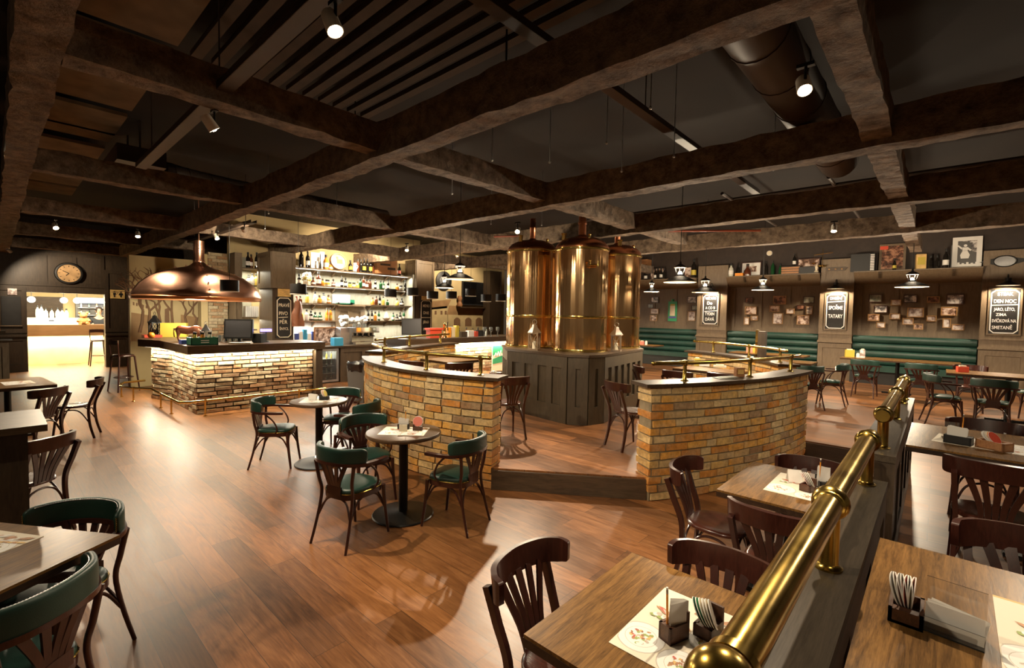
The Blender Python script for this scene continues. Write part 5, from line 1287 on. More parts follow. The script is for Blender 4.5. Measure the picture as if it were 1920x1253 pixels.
box_thing('accordion', 'old accordion with a pale keyboard on the shelf past the middle pillar', 'accordion', 1618, SYY, SZ, (0.5, 0.26, 0.45), 'black', 0, 0.015, bellows)
def tinlab(t, s):
    mb = MB(); mb.box((0, -s[1]/2-0.001, s[2]*0.55), (s[0]*0.8, 0.004, s[2]*0.5)); mb.build('paper_label', M['yellow'], t)
box_thing('orange_tin', 'tall orange tin below the beam end on the last shelf', 'tin', 1726, SYY-0.05, SZ, (0.18, 0.14, 0.36), 'gold_paper', 0.2, 0.008, tinlab)
box_thing('red_tin', 'small red tin on the shelf hard against the copper tank', 'tin', 1198.5, SYY-0.05, SZ, (0.08, 0.08, 0.16), 'red')
box_thing('pipe_crate', 'wooden rack high on the wall beside the bench side copper tank', 'rack', 1207, WY-0.16, 3.36, (0.42, 0.3, 0.40), 'crate', 0, 0.01, slats)
# small round clock, brass balance, peg rail, oval badge
def disc(name, label, cat, px, py, y, r, rim, face, rx=1.0):
    q = at(px, py, y=y); t = thing(name, label, cat, (q.x, y, q.z))
    mb = MB(); mb.setm(Matrix(((rx, 0, 0, 0), (0, 0, -1, 0), (0, 1, 0, 0), (0, 0, 0, 1)))); mb.lathe([(0, 0), (r, 0), (r, 0.02), (r*0.92, 0.03), (r*0.86, 0.022), (0, 0.02)], 36); mb.build('rim', M[rim], t)
    mb = MB(); mb.setm(Matrix(((rx, 0, 0, 0), (0, 0, -1, 0), (0, 1, 0, 0), (0, 0, 0, 1)))); mb.lathe([(0, 0.0225), (r*0.84, 0.0225), (r*0.84, 0.0235), (0, 0.0235)], 36); mb.build('face', M[face], t)
    return t
t = disc('round_plaque', 'small cream round plaque high above the middle bench shelf', 'plaque', 1443, 475, WY-0.002, 0.075, 'white', 'paper_cream')
t = disc('oval_badge', 'black oval badge with a silver field on the last pillar', 'badge', 1884, 490, WY-0.242, 0.13, 'black', 'steel', 1.5)
mb = MB(); mb.setm(Matrix(((1, 0, 0, 0), (0, 0, -1, 0.0), (0, 1, 0, 0), (0, 0, 0, 1)))); mb.prism([(-0.40, 0.0), (-0.17, -0.07), (0.17, -0.07), (0.42, 0.02), (0.17, 0.07), (-0.17, 0.07)], 0.0, 0.012); mb.build('ribbon', M['black'], t)
q = at(1567, 505, y=WY-0.28); t = thing('peg_rail', 'wooden peg rail with three pale knobs on the middle pillar', 'peg rail', (q.x, WY-0.241, q.z))
mb = MB(); mb.setm(Matrix(((1, 0, 0, 0), (0, 0, -1, 0.0), (0, 1, 0, 0), (0, 0, 0, 1)))); mb.prism([(-0.24, 0.03), (-0.2, -0.04), (0.2, -0.04), (0.26, 0.04), (0.2, 0.06), (-0.2, 0.06)], 0, 0.03); mb.build('board', M['dark_wood_x'], t)
for k in (-1, 0, 1):
    mb = MB(); mb.setm(Matrix(((1, 0, 0, k*0.14), (0, 0, -1, 0.0), (0, 1, 0, 0), (0, 0, 0, 1)))); mb.lathe([(0.014, 0.03), (0.012, 0.07), (0.02, 0.09), (0, 0.1)], 12); mb.build('knob', M['frame_gold'], t)
q = at(1547, 493, y=WY-0.3); t = thing('brass_balance', 'brass balance hanging above the middle pillar edge', 'scale', (q.x-0.05, WY-0.34, q.z-0.1))
mb = MB(); mb.tube([(-0.2, 0, 0.32), (0.22, 0, 0.36)], 0.008, 8); mb.tube([(0, 0, 0.0), (0, 0, 0.48)], 0.007, 8); mb.lathe([(0, -0.03), (0.08, 0), (0.1, 0.03)], 18, (0.0, 0, 0)); mb.tube([(-0.2, 0, 0.32), (-0.2, 0, 0.1)], 0.003, 5); mb.lathe([(0, 0.06), (0.05, 0.08), (0.06, 0.1)], 14, (-0.2, 0, 0)); mb.build('balance', M['brass_bright'], t)

# ================================================================== BACK BAR
SX = -12.1
t = thing('back_bar_shelving', 'tall lit back bar shelving full of bottles between two cabinet pillars', 'shelving', (0, 0, 0)); t['kind'] = 'thing'
M['shelf_back'] = wood('pale_shelf_back', (0.20, 0.185, 0.135), (0.33, 0.31, 0.245), axis=2, scale=1.6, rough=0.6, stretch=6, rand=0.02)
mb = MB(); mb.span((-12.45, 4.97, 0.9), (-12.40, 8.65, 2.96)); mb.build('back_panel', M['shelf_back'], t, smooth=False)
mb = MB(); mb.span((-12.40, 6.34, 0.95), (-12.385, 7.24, 2.0)); panel_frames(mb, 6.34, 7.24, 0.95, 2.0, 2, -12.385, 1, 1, st=0.14, dep=0.03, rails=(0.1, 0.2)); mb.build('centre_panelling', M['panel'], t, smooth=False)
for y0, y1, z, dp in ((4.97, 8.65, 2.90, 0.36), (4.97, 8.65, 2.46, 0.36), (4.97, 6.32, 2.0, 0.34), (7.25, 8.65, 2.0, 0.34), (4.97, 6.32, 1.545, 0.34), (7.05, 8.65, 1.545, 0.34), (6.35, 7.2, 1.98, 0.16)):
    mb = MB(); mb.span((-12.40, y0, z-0.035), (-12.40+dp, y1, z)); mb.bev(0.004, 1); mb.build('shelf', M['panel'], t)
for z in (2.86, 2.42, 1.95, 1.5):
    for y in (5.1, 5.7, 6.25, 7.35, 7.9, 8.5):
        if z < 2.2 and False: continue
        mb = MB(); mb.setm(Matrix(((1, 0, 0, -12.4), (0, 0, 1, y), (0, 1, 0, z), (0, 0, 0, 1)))); mb.prism([(0, 0), (0.2, 0), (0.17, -0.04), (0.06, -0.1), (0, -0.14)], -0.015, 0.015); mb.build('bracket', M['panel'], t)
mb = MB(); mb.span((-12.45, 8.65, 0.9), (-12.0, 8.72, 2.96)); mb.build('side_board', M['shelf_back'], t, smooth=False)
for y0, y1, z in ((4.95, 8.65, 2.86), (4.95, 8.65, 2.42), (4.95, 6.32, 1.96), (7.25, 8.65, 1.96), (4.95, 6.32, 1.5), (7.05, 8.65, 1.5)):
    lamp_light('shelf_strip_light', 'AREA', (-12.12, (y0+y1)/2, z), 26*(y1-y0), (1, 0.95, 0.80), aim=(-12.3, (y0+y1)/2, z-0.4), sx=0.03, sy=(y1-y0)*0.95)
    bpy.context.view_layer.update()
for o in [o for o in COL.objects if o.name.startswith('shelf_strip_light')]:
    o.rotation_euler = (0, math.radians(-18), 0)
lamp_light('top_shelf_light', 'SPOT', (-11.0, 6.6, 3.7), 420, WARM2, aim=(-12.3, 6.8, 2.7), size=0.1, angle=120, blend=0.5)
lamp_light('cabinet_wash', 'SPOT', (-10.6, 9.2, 3.6), 260, WARM2, aim=(-12.2, 9.3, 2.6), size=0.05, angle=90, blend=0.5)

def tall_pillar(x0, x1, y0, y1, zb, zt, label, board):
    t = thing('cabinet_pillar', label, 'cabinet', (0, 0, 0)); t['kind'] = 'thing'
    mb = MB(); mb.span((x0-0.4, y0+0.03, 0), (x1-0.04, y1-0.03, zb)); mb.bev(0.005, 1); mb.build('shaft', M['dark_wood'], t)
    mb = MB(); mb.span((x0-0.4, y0, zb), (x1, y1, zt)); panel_frames(mb, y0, y1, zb, zt, 1, x1, 1, 1, st=0.08, dep=0.022); panel_frames(mb, x0-0.4, x1, zb, zt, 1, y0, 0, -1, st=0.09, dep=0.022); mb.bev(0.005, 1); mb.build('upper_cabinet', M['panel'], t)
    return t
tall_pillar(-12.1, -11.65, 4.40, 4.95, 2.32, 3.18, 'tall cabinet pillar with chalkboard and brown apron at the bar', None)
tall_pillar(-12.1, -11.95, 8.74, 9.42, 2.32, 3.42, 'pale lit cabinet pillar with a narrow chalkboard, right of the bottle shelves', None)
RZX = PI/2
chalkboard((-11.665, 4.68, 1.62), 0.36, 0.98, RZX, [('PRAVÉ', 0, 0.6, 0.14, 0.8), ('PIVO', -0.1, 0.2, 0.15, 0.8), ('PĚR', -0.1, -0.22, 0.15, 0.9), ('ŠNYCL', 0, -0.55, 0.11, 0.8)], 'narrow chalkboard on the bar pillar beside the hanging apron', [(-0.1, 0.02, 0.6, 0.06)], frame=False, chalk='paper_cream')
chalkboard((-11.965, 9.13, 1.62), 0.42, 1.15, RZX, [('MENU', 0, 0.68, 0.15, 0.8), ('DNE', 0, 0.3, 0.15, 0.9), ('JÍDLO', 0, -0.2, 0.13, 0.8), ('PIVO', 0, -0.6, 0.15, 0.8)], 'narrow chalkboard on the pale cabinet pillar beside the street scene', [(0, 0.05, 0.8, 0.0)], frame=False, chalk='paper_cream')
def xsign(y, z, x, w_, h_, label, mat):
    t = thing('card_sign', label, 'sign', (x, y, z)); mb = MB(); mb.box((0.006, 0, 0), (0.012, w_, h_)); mb.bev(0.003, 1); mb.build('card', M[mat], t)
    mb = MB()
    for k in range(3): mb.tube([(0.013, -w_*0.36, h_*(0.2-0.2*k)), (0.013, -w_*0.1, h_*(0.28-0.2*k)), (0.013, w_*0.15, h_*(0.16-0.2*k)), (0.013, w_*0.36, h_*(0.24-0.2*k))], 0.004, 5, up=(1, 0, 0))
    mb.build('drawn_line', M['crate'], t); return t
xsign(4.70, 2.22, -11.69, 0.30, 0.19, 'ochre card above the narrow chalkboard with the apron', 'gold_paper')
xsign(9.15, 2.22, -11.99, 0.34, 0.26, 'pale ochre card on the cabinet pillar beside the street scene', 'gold_paper')
# hanging apron
t = thing('apron', 'brown leather apron hanging from the corner of the bar pillar', 'apron', (-11.66, 4.98, 1.75))
mb = MB(); prof = []
n = 20
for k in range(13):
    z = 0.28-0.62*k/12; wdt = 0.06+0.075*(k/12)**0.6; ring = []
    for i in range(n):
        a = 2*PI*i/n; f = 1+0.13*math.sin(4*a+k*0.25)+0.10*math.sin(9*a+k*0.35)
        ring.append(mb._v((0.06+0.055*f*math.cos(a), wdt*f*math.sin(a)+0.015*math.sin(k*0.7), z)))
    prof.append(ring)
for A, B in zip(prof, prof[1:]):
    for j in range(n): mb._f([A[j], A[(j+1) % n], B[(j+1) % n], B[j]])
mb._f(prof[0]); mb._f(prof[-1]); mb.build('cloth', M['leather_brown'], t, ang=80)
mb = MB(); mb.tube([(0.06, 0, 0.27), (0.03, 0, 0.36), (0.0, 0, 0.38)], 0.014, 8); mb.ball((0.0, 0, 0.38), 0.02, 8); mb.build('neck_strap', M['red'], t)
# back counter with fridge, cupboard
t = thing('back_counter', 'dark back counter with a panelled cupboard under the bottle shelves', 'counter', (0, 0, 0)); t['kind'] = 'thing'
mb = MB(); mb.span((-12.4, 4.96, 0.88), (-11.1, 7.2, 0.925)); mb.bev(0.006, 1); mb.build('worktop', M['dark_wood_y'], t)
mb = MB(); mb.span((-12.4, 5.86, 0.001), (-11.18, 7.2, 0.88)); panel_frames(mb, 5.86, 6.55, 0.001, 0.88, 1, -11.18, 1, 1, st=0.1, dep=0.03, rails=(0.14, 0.12)); panel_frames(mb, 6.55, 7.2, 0.001, 0.88, 1, -11.18, 1, 1, st=0.1, dep=0.03, rails=(0.14, 0.12)); mb.bev(0.005, 1); mb.build('cupboard', M['dark_wood'], t)
t = thing('drinks_fridge', 'small lit drinks fridge with a glass door at the bar end', 'fridge', (-11.6, 5.5, 0.001)); t['kind'] = 'thing'
mb = MB(); mb.span((-0.5, -0.42, 0), (0.36, -0.36, 0.87)); mb.span((-0.5, 0.28, 0), (0.36, 0.34, 0.87)); mb.span((-0.5, -0.36, 0), (0.36, 0.28, 0.06)); mb.span((-0.5, -0.36, 0.81), (0.36, 0.28, 0.87)); mb.build('cabinet', M['black'], t, smooth=False)
mb = MB(); mb.span((-0.5, -0.36, 0.06), (-0.48, 0.28, 0.81)); mb.build('lining', M['white'], t, smooth=False)
mb = MB(); mb.span((0.36, -0.42, 0.03), (0.40, -0.36, 0.86)); mb.span((0.36, 0.28, 0.03), (0.40, 0.34, 0.86)); mb.span((0.36, -0.36, 0.03), (0.40, 0.28, 0.08)); mb.span((0.36, -0.36, 0.80), (0.40, 0.28, 0.86)); mb.build('door_frame', M['steel'], t, smooth=False)
mb = MB(); mb.span((0.375, -0.36, 0.08), (0.381, 0.28, 0.80)); mb.build('glass_pane', M['lamp_glass'], t, smooth=False)
for z in (0.24, 0.42, 0.6):
    mb = MB(); mb.span((-0.46, -0.35, z-0.006), (0.33, 0.27, z+0.002)); mb.build('rack', M['steel'], t, smooth=False)
lamp_light('fridge_light', 'AREA', (-11.5, 5.46, 0.79), 90, (0.95, 1, 0.85), aim=(-11.5, 5.46, 0), sx=0.5, sy=0.5)
for zi, (z, gl) in enumerate(((0.603, 'yellow_fill'), (0.423, 'green_glass'), (0.243, 'pale_fill'), (0.063, 'green_glass'))):
    for k in range(5): bottle((-11.34, 5.21+k*0.125, z), 'beer', gl, 'white' if zi else None, '%s bottle, %s from the bar post on the %s rack of the lit fridge' % (GN[gl], ORD[k], ('top', 'second', 'third', 'bottom')[zi]), 0.66 if zi else 0.70, 'bottles in the fridge')
# bottles behind the bar
TB = 'bottles behind the bar'
row('x', SX, 2.902, [(565, 'wine', 'dark_glass', None, 1.3), (577, 'wine', 'dark_glass', 'white', 1.2), (611, 'spirit', 'amber_fill', 'white', 1.25), (619.5, 'squat', 'amber_fill', 'white', 0.8), (657, 'spirit', 'dark_glass', 'yellow', 1.0), (671, 'wine', 'brown_glass', None, 1.05), (677, 'wine', 'dark_glass', None, 1.05), (683, 'wine', 'dark_glass', 'yellow', 1.15), (689, 'wine', 'dark_glass', None, 1.15), (695, 'wine', 'dark_glass', 'yellow', 1.15), (699.5, 'wine', 'brown_glass', None, 0.95), (743, 'wine', 'dark_glass', 'white', 1.0), (749, 'wine', 'dark_glass', 'pink', 1.0)], 'from the apron pillar on the top bar shelf', TB, 1.15)
row('x', SX, 2.462, [(561, 'spirit', 'dark_glass', 'white', 1.0), (587, 'squat', 'brown_glass', 'white', 1.0), (597, 'spirit', 'brown_glass', 'white', 1.35), (605, 'squat', 'amber_fill', None, 0.9), (614, 'jar', 'pale_fill', 'yellow', 1.05), (625, 'squat', 'brown_glass', 'white', 0.95), (641, 'wine', 'dark_glass', 'white', 1.0), (648, 'spirit', 'dark_glass', 'white', 0.95), (656, 'jar', 'yellow_fill', None, 0.85), (663.5, 'jar', 'yellow_fill', 'white', 0.85), (670.5, 'squat', 'yellow_fill', None, 0.85), (676, 'spirit', 'green_glass', None, 1.0), (682, 'wine', 'brown_glass', 'white', 1.1), (688, 'spirit', 'brown_glass', 'white', 1.0), (694, 'spirit', 'brown_glass', None, 1.0), (704, 'wine', 'dark_glass', 'white', 0.95), (714, 'spirit', 'green_glass', None, 0.95), (719, 'spirit', 'green_glass', 'white', 0.95), (728, 'wine', 'dark_glass', 'white', 0.95), (735, 'squat', 'amber_fill', 'white', 1.0), (745, 'squat', 'amber_fill', None, 0.95), (752, 'jar', 'pale_fill', None, 0.9), (760, 'wine', 'dark_glass', None, 1.05)][:19], 'from the apron pillar on the second bar shelf', TB)
row('x', SX, 2.462, [(745, 'squat', 'amber_fill', None, 0.95), (752, 'jar', 'pale_fill', None, 0.9), (760, 'wine', 'dark_glass', None, 1.05)], 'of the last three on the second bar shelf', TB)
row('x', SX, 2.002, [(563, 'squat', 'brown_glass', None, 0.8), (576, 'spirit', 'yellow_fill', None, 1.0), (591, 'spirit', 'pale_fill', 'white', 1.1), (599, 'squat', 'amber_fill', 'yellow', 1.0), (607, 'squat', 'pale_fill', 'white', 1.3), (616, 'squat', 'amber_fill', 'white', 1.1)], 'from the apron pillar on the short third shelf', TB)
row('x', SX, 2.002, [(699, 'squat', 'amber_fill', None, 1.0), (706, 'spirit', 'brown_glass', None, 0.95), (712.5, 'wine', 'dark_glass', 'white', 0.95), (719, 'spirit', 'yellow_fill', None, 0.95), (727, 'squat', 'green_glass', None, 0.8), (745, 'squat', 'yellow_fill', None, 1.0), (754, 'squat', 'dark_glass', 'white', 1.1)], 'from the toy van on the third shelf', TB)
row('x', SX, 1.547, [(565, 'spirit', 'yellow_fill', None, 1.0), (575, 'spirit', 'pale_fill', 'white', 1.05), (583, 'spirit', 'dark_glass', 'white', 0.95), (591, 'squat', 'green_glass', 'white', 1.05), (600, 'squat', 'green_glass', 'white', 1.05), (613, 'wine', 'amber_fill', 'yellow', 1.1), (620, 'wine', 'amber_fill', 'yellow', 1.1)], 'from the apron pillar on the lowest short shelf', TB)
row('x', SX, 1.547, [(691, 'wine', 'dark_glass', 'white', 0.95), (698, 'wine', 'dark_glass', 'white', 0.95), (704, 'spirit', 'amber_fill', None, 0.95), (711, 'wine', 'green_glass', 'white', 0.9), (738, 'spirit', 'green_glass', 'white', 0.9), (745, 'squat', 'dark_glass', 'white', 0.95), (751, 'spirit', 'dark_glass', 'white', 0.95), (758, 'wine', 'green_glass', 'white', 1.0)], 'from the toy van on the lowest shelf', TB)
# ornaments on the bar shelves
def xat(px, py=500, x=SX): return at(px, py, x=x)
def boxx(name, label, cat, px, x, z, size, mat, rz=0.0, bev=0.004, extra=None):
    q = at(px, 500, x=x); t = thing(name, label, cat, (x, q.y, z), rz)
    mb = MB(); mb.box((0, 0, size[2]/2), size); mb.bev(bev, 1); mb.build('body', M[mat], t)
    if extra: extra(t, size)
    return t
for px, hh, lb in ((592, 0.44, 'wide white poster board behind the first bottles on the top bar shelf'), (604, 0.48, 'narrow white poster board next to the wide one on the top bar shelf')):
    boxx('poster_board', lb, 'poster', px, -12.3, 2.901, (0.012, 0.26 if px < 600 else 0.13, hh), 'white')
q = xat(635, 488); t = thing('barrel_end', 'round golden barrel end on the top bar shelf', 'barrel', (-12.14, q.y, 2.905+0.23))
mb = MB(); mb.setm(Matrix.Rotation(PI/2-0.25, 4, 'Y')); mb.lathe([(0.19, -0.05), (0.225, -0.04), (0.235, 0.0), (0.225, 0.06), (0.20, 0.06), (0.195, 0.03)], 36); mb.build('hoop', M['frame_gold'], t)
mb = MB(); mb.setm(Matrix.Rotation(PI/2-0.25, 4, 'Y')); mb.lathe([(0, 0.032), (0.195, 0.032), (0.195, 0.04), (0, 0.04)], 32); mb.build('disc', M['gold_paper'], t)
mb = MB(); mb.setm(Matrix.Rotation(PI/2-0.25, 4, 'Y')); mb.box((0.0, 0.03, 0.042), (0.12, 0.16, 0.004)); mb.ball((-0.10, -0.03, 0.04), 0.035, 10, 0.2); mb.build('painted_crest', M['crate'], t)
def crate_x(t, s):
    mb = MB()
    for k in range(4): mb.box((s[0]/2+0.006, 0, s[2]*(0.13+0.245*k)), (0.014, s[1], s[2]*0.21)); mb.box((0, -s[1]/2-0.006, s[2]*(0.13+0.245*k)), (s[0], 0.014, s[2]*0.21))
    mb.build('slat_side', M['crate'], t)
    mb = MB(); mb.box((s[0]/2+0.015, -s[1]*0.12, s[2]*0.62), (0.004, s[1]*0.5, s[2]*0.13)); mb.box((s[0]/2+0.015, s[1]*0.2, s[2]*0.38), (0.004, s[1]*0.4, s[2]*0.16)); mb.build('stencil_mark', M['dark_wood_y'], t)
boxx('wooden_crate', 'orange brown slatted wooden crate with stencilled marks on the top bar shelf', 'crate', 721, -12.16, 2.903, (0.30, 0.66, 0.44), 'crate', 0, 0.004, crate_x)
def lathe_thing(name, label, cat, loc, prof, mat, part='body', n=20):
    t = thing(name, label, cat, loc); mb = MB(); mb.lathe(prof, n); mb.build(part, M[mat], t); return t
for px, lb, r in ((663.5, 'white jug between dark bottles on the top bar shelf', 0.06), (592, 'small white cup in front of the wide poster board', 0.045)):
    q = xat(px); t = lathe_thing('white_jug', lb, 'jug', (SX+0.05, q.y, 2.903), [(0, 0), (r*0.8, 0), (r, r*1.5), (r*0.7, r*3.2), (r*0.9, r*4.0), (r*0.8, r*4.0), (0, r*0.4)], 'white')
    mb = MB(); mb.tube(bez([(0, r*0.8, r*3.2), (0, r*1.6, r*2.6), (0, r*0.95, r*1.2)], 5), r*0.12, 6); mb.build('handle', M['white'], t)
q = xat(575); t = lathe_thing('flower_pot', 'white and yellow flowers in a pale box on the second bar shelf', 'flowers', (SX, q.y, 2.463), [(0, 0), (0.09, 0), (0.1, 0.09), (0, 0.09)], 'paper_cream', 'pot', 4)
mb = MB()
for i in range(14):
    a = i*2.4; mb.ball((0.05*math.cos(a), 0.09*math.sin(a), 0.14+0.015*(i % 7)*1.6), 0.045, 8)
mb.build('blossom', M['white'], t)
mb = MB()
for i in range(8): mb.ball((0.07*math.cos(i*1.9), 0.08*math.sin(i*1.9), 0.12+0.02*(i % 4)), 0.03, 6)
mb.build('yellow_bloom', M['yellow'], t)
q = xat(650, 560); t = thing('toy_van', 'white toy van with green trim on the ledge between the short shelves', 'toy', (-12.29, q.y-0.02, 1.985))
mb = MB(); mb.box((0, -0.04, 0.15), (0.12, 0.46, 0.24)); mb.bev(0.012, 2); mb.build('box_body', M['white'], t)
mb = MB(); mb.box((0, 0.26, 0.08), (0.12, 0.14, 0.12)); mb.box((0, 0.05, 0.03), (0.12, 0.56, 0.03)); mb.bev(0.01, 1); mb.build('cab', M['green_plastic'], t)
for y in (-0.15, 0.24): mb = MB(); mb.setm(Matrix.Translation((0, y, 0.032)) @ Matrix.Rotation(PI/2, 4, 'Y')); mb.lathe([(0, -0.06), (0.032, -0.06), (0.032, 0.06), (0, 0.06)], 14); mb.build('wheel', M['black'], t)
q = xat(725); lathe_thing('violet_bowl', 'white and violet bowl on the lowest right shelf', 'bowl', (SX, q.y, 1.548), [(0, 0), (0.05, 0), (0.13, 0.08), (0.125, 0.08), (0.08, 0.03), (0.05, 0.16), (0.02, 0.24), (0, 0.25)], 'enamel_white')
# shelf unit and brick column at the hood side of the pillar
t = thing('narrow_shelving', 'narrow lit shelving unit between brick pier and apron pillar', 'shelving', (0, 0, 0)); t['kind'] = 'thing'
mb = MB(); mb.span((-12.94, 4.02, 0), (-12.90, 4.38, 3.1)); mb.build('back_panel', M['shelf_back'], t, smooth=False)
mb = MB(); mb.span((-12.9, 3.88, 0), (-12.5, 4.04, 3.16)); panel_frames(mb, 3.88, 4.04, 0, 3.16, 1, -12.5, 1, 1, st=0.03, dep=0.015); mb.build('side_post', M['panel'], t, smooth=False)
for z in (2.82, 2.40, 1.62, 1.32, 1.0):
    mb = MB(); mb.span((-12.9, 4.04, z-0.035), (-12.52, 4.38, z)); mb.build('shelf', M['panel'], t, smooth=False)
for z in (2.74, 2.3, 1.56): lamp_light('narrow_shelf_light', 'AREA', (-12.6, 4.2, z), 14, (1, 0.92, 0.7), aim=(-12.6, 4.2, 0), sx=0.2, sy=0.5)
row('x', -12.62, 2.822, [(465, 'wine', 'dark_glass', 'white', 1.25), (471, 'wine', 'brown_glass', 'white', 1.1), (481.5, 'wine', 'dark_glass', 'white', 1.3)], 'from the brick pier on the narrow unit, highest shelf', TB)
row('x', -12.62, 2.402, [(466, 'squat', 'pale_fill', 'white', 1.2), (473, 'spirit', 'pale_fill', 'white', 1.1), (480, 'spirit', 'yellow_fill', None, 1.1)], 'from the brick pier on the narrow unit, second shelf', TB)
for i in range(7):
    q = at(460+i*3.4, 500, x=-12.6); boxx('folder', '%s white folder from the brick pier on the narrow unit' % ORD[i], 'folder', 460+i*3.4, -12.62, 1.622, (0.2, 0.035, 0.26), 'white')['group'] = 'folders on the narrow unit'
mb = MB(); rn = random.Random(8); Pq = [Vector((-12.92, 3.44, 0)), Vector((-12.92, 3.86, 0))]
Pq = Pq if (lambda d: Vector((d.y, -d.x, 0)).x < 0)(Pq[1]-Pq[0]) else Pq[::-1]
bricks(mb, Pq, 0.9, 3.15, 0.2, course=0.075, length=0.24, jit=0.02, rnd=rn); mb.bev(0.008, 1)
t = thing('brick_pier', 'rough brick pier behind the copper hood, next to a cream strip', 'column'); t['kind'] = 'thing'; mb.build('brickwork', M['brick_pale'], t, ang=25)
mb = MB(); mb.span((-13.1, 3.45, 0), (-12.94, 3.85, 3.15)); mb.build('core', M['mortar'], t, smooth=False)
mb = MB(); mb.span((-13.2, 3.30, 0), (-12.95, 3.44, 3.1)); struct(mb.build('trim_4', M['cream'], smooth=False))
# second counter, right of the gap
t = thing('tap_counter', 'long bar counter with a glowing strip and brick front, behind the tank ring', 'counter'); t['kind'] = 'thing'
CX = -9.16
mb = MB(); bricks(mb, [Vector((CX, 13.6, 0)), Vector((CX, 6.75, 0))], 0.0, 1.04, 0.12, length=0.25, rnd=random.Random(2)); mb.bev(0.008, 1); o = mb.build('brick_front', M['brick_pale'], t, ang=25)
mb = MB(); mb.span((-9.7, 6.72, 0), (CX-0.03, 13.6, 1.04)); mb.build('counter_core', M['mortar'], t, smooth=False)
mb = MB(); mb.span((-9.85, 6.3, 1.04), (CX+0.18, 13.7, 1.18)); mb.bev(0.006, 1); mb.build('counter_top', M['dark_wood_y'], t)
mb = MB(); mb.span((-9.8, 6.35, 0), (CX+0.1, 6.72, 1.04)); mb.bev(0.006, 1); mb.build('end_panel', M['plastic_grey'], t)
mb = MB(); mb.span((CX+0.05, 6.8, 1.026), (CX+0.07, 13.6, 1.038)); mb.build('light_strip', M['led'], t, smooth=False)
l = lamp_light('tap_counter_light', 'AREA', (CX+0.08, 10.2, 1.02), 200, (1, 0.90, 0.66), aim=(CX+0.07, 10.2, 0), sx=0.03, sy=6.8)
l.rotation_euler = (0, 0, 0)
t = thing('green_banner', 'green and white printed banner hanging on the tap counter front', 'banner', (CX+0.02, 9.75, 0.55))
mb = MB(); mb.box((0.01, 0, 0), (0.014, 1.0, 0.78)); mb.build('panel', M['paper_cream'], t, smooth=False)
mb = MB(); mb.setm(Matrix(((0, 0, 1, 0.0175), (1, 0, 0, 0), (0, 1, 0, 0), (0, 0, 0, 1)))); mb.prism([(-0.48, 0.37), (0.48, 0.37), (0.48, 0.22), (0.2, 0.12), (-0.2, 0.16), (-0.48, 0.1)], 0, 0.003); mb.prism([(-0.48, 0.0), (-0.1, 0.08), (0.46, 0.06), (0.46, -0.22), (0.1, -0.1), (-0.48, -0.14)], 0, 0.003); mb.build('green_field', M['green_print'], t, smooth=False)
mb = MB()
for i in range(9): mb.tube(bez([(0.021, -0.4+i*0.1, 0.08), (0.021, -0.36+i*0.1, 0.17+0.03*(i % 3)), (0.021, -0.32+i*0.1, 0.09)], 4), 0.008, 5)
mb.build('white_sketch', M['white'], t)
# TV, round plate, painted street
q0 = at(868, 527, x=-14.3); q1 = at(924, 574, x=-14.3)
t = thing('television', 'black wall television right of the painted street scene', 'television', (-14.39, (q0.y+q1.y)/2, (q0.z+q1.z)/2))
mb = MB(); mb.box((0.05, 0, 0), (0.06, q1.y-q0.y, q0.z-q1.z)); mb.bev(0.01, 2); mb.build('case', M['plastic_black'], t); mb = MB(); mb.box((0.082, 0, 0.01), (0.004, (q1.y-q0.y)*0.96, (q0.z-q1.z)*0.92)); mb.build('screen', M['tv'], t)
q = at(833, 527, x=-14.35); t = thing('round_plate', 'big round black wall plate with a pale emblem, behind the small pendant', 'plate', (-14.39, q.y, q.z))
mb = MB(); mb.setm(Matrix.Rotation(PI/2, 4, 'Y')); mb.lathe([(0, 0), (0.38, 0), (0.38, 0.03), (0.34, 0.045), (0.0, 0.035)], 40); mb.build('disc', M['black'], t)
mb = MB(); mb.setm(Matrix(((0, 0, 1, 0.045), (1, 0, 0, 0), (0, 1, 0, 0), (0, 0, 0, 1)))); mb.prism([(-0.18, -0.2), (0.18, -0.2), (0.24, 0.05), (0.1, 0.22), (0, 0.12), (-0.1, 0.22), (-0.24, 0.05)], 0, 0.006); mb.build('emblem', M['steel'], t, smooth=False)
t = thing('tv_ledge', 'dark bracketed ledge just under the television', 'ledge', (-14.39, (q0.y+q1.y)/2-0.1, q1.z-0.12)); mb = MB(); mb.span((0, -1.0, 0), (0.25, 0.85, 0.05)); mb.bev(0.01, 1); mb.build('board', M['dark_wood_y'], t)
for y in (-0.95, 0.8):
    mb = MB(); mb.lathe([(0, 0), (0.1, 0), (0.12, 0.08), (0.06, 0.2), (0.1, 0.34), (0.07, 0.42), (0, 0.44)], 12, (0.12, y, 0.05)); mb.build('finial', M['crate'], t)
M['mural_tan'] = plain('painted_tan', (0.33, 0.19, 0.08), 0.8, var=0.2, nscale=3); M['mural_brown'] = plain('painted_brown', (0.20, 0.105, 0.05), 0.8, var=0.2, nscale=3); M['mural_pale'] = plain('painted_pale', (0.58, 0.44, 0.22), 0.8, var=0.12, nscale=3)
def mural_poly(px, x, mat, parent, nm, th=0.004):
    P = [at(a, b, x=x) for a, b in px]; mb = MB(); mb.setm(Matrix(((0, 0, 1, x), (1, 0, 0, 0), (0, 1, 0, 0), (0, 0, 0, 1)))); mb.prism([(p.y, p.z) for p in P], 0, th); return mb.build(nm, M[mat], parent, smooth=False)
t = thing('street_mural', 'cream wall painting of an old street with arched windows beside the TV', 'mural', (0, 0, 0)); t['kind'] = 'thing'; mx = -14.395
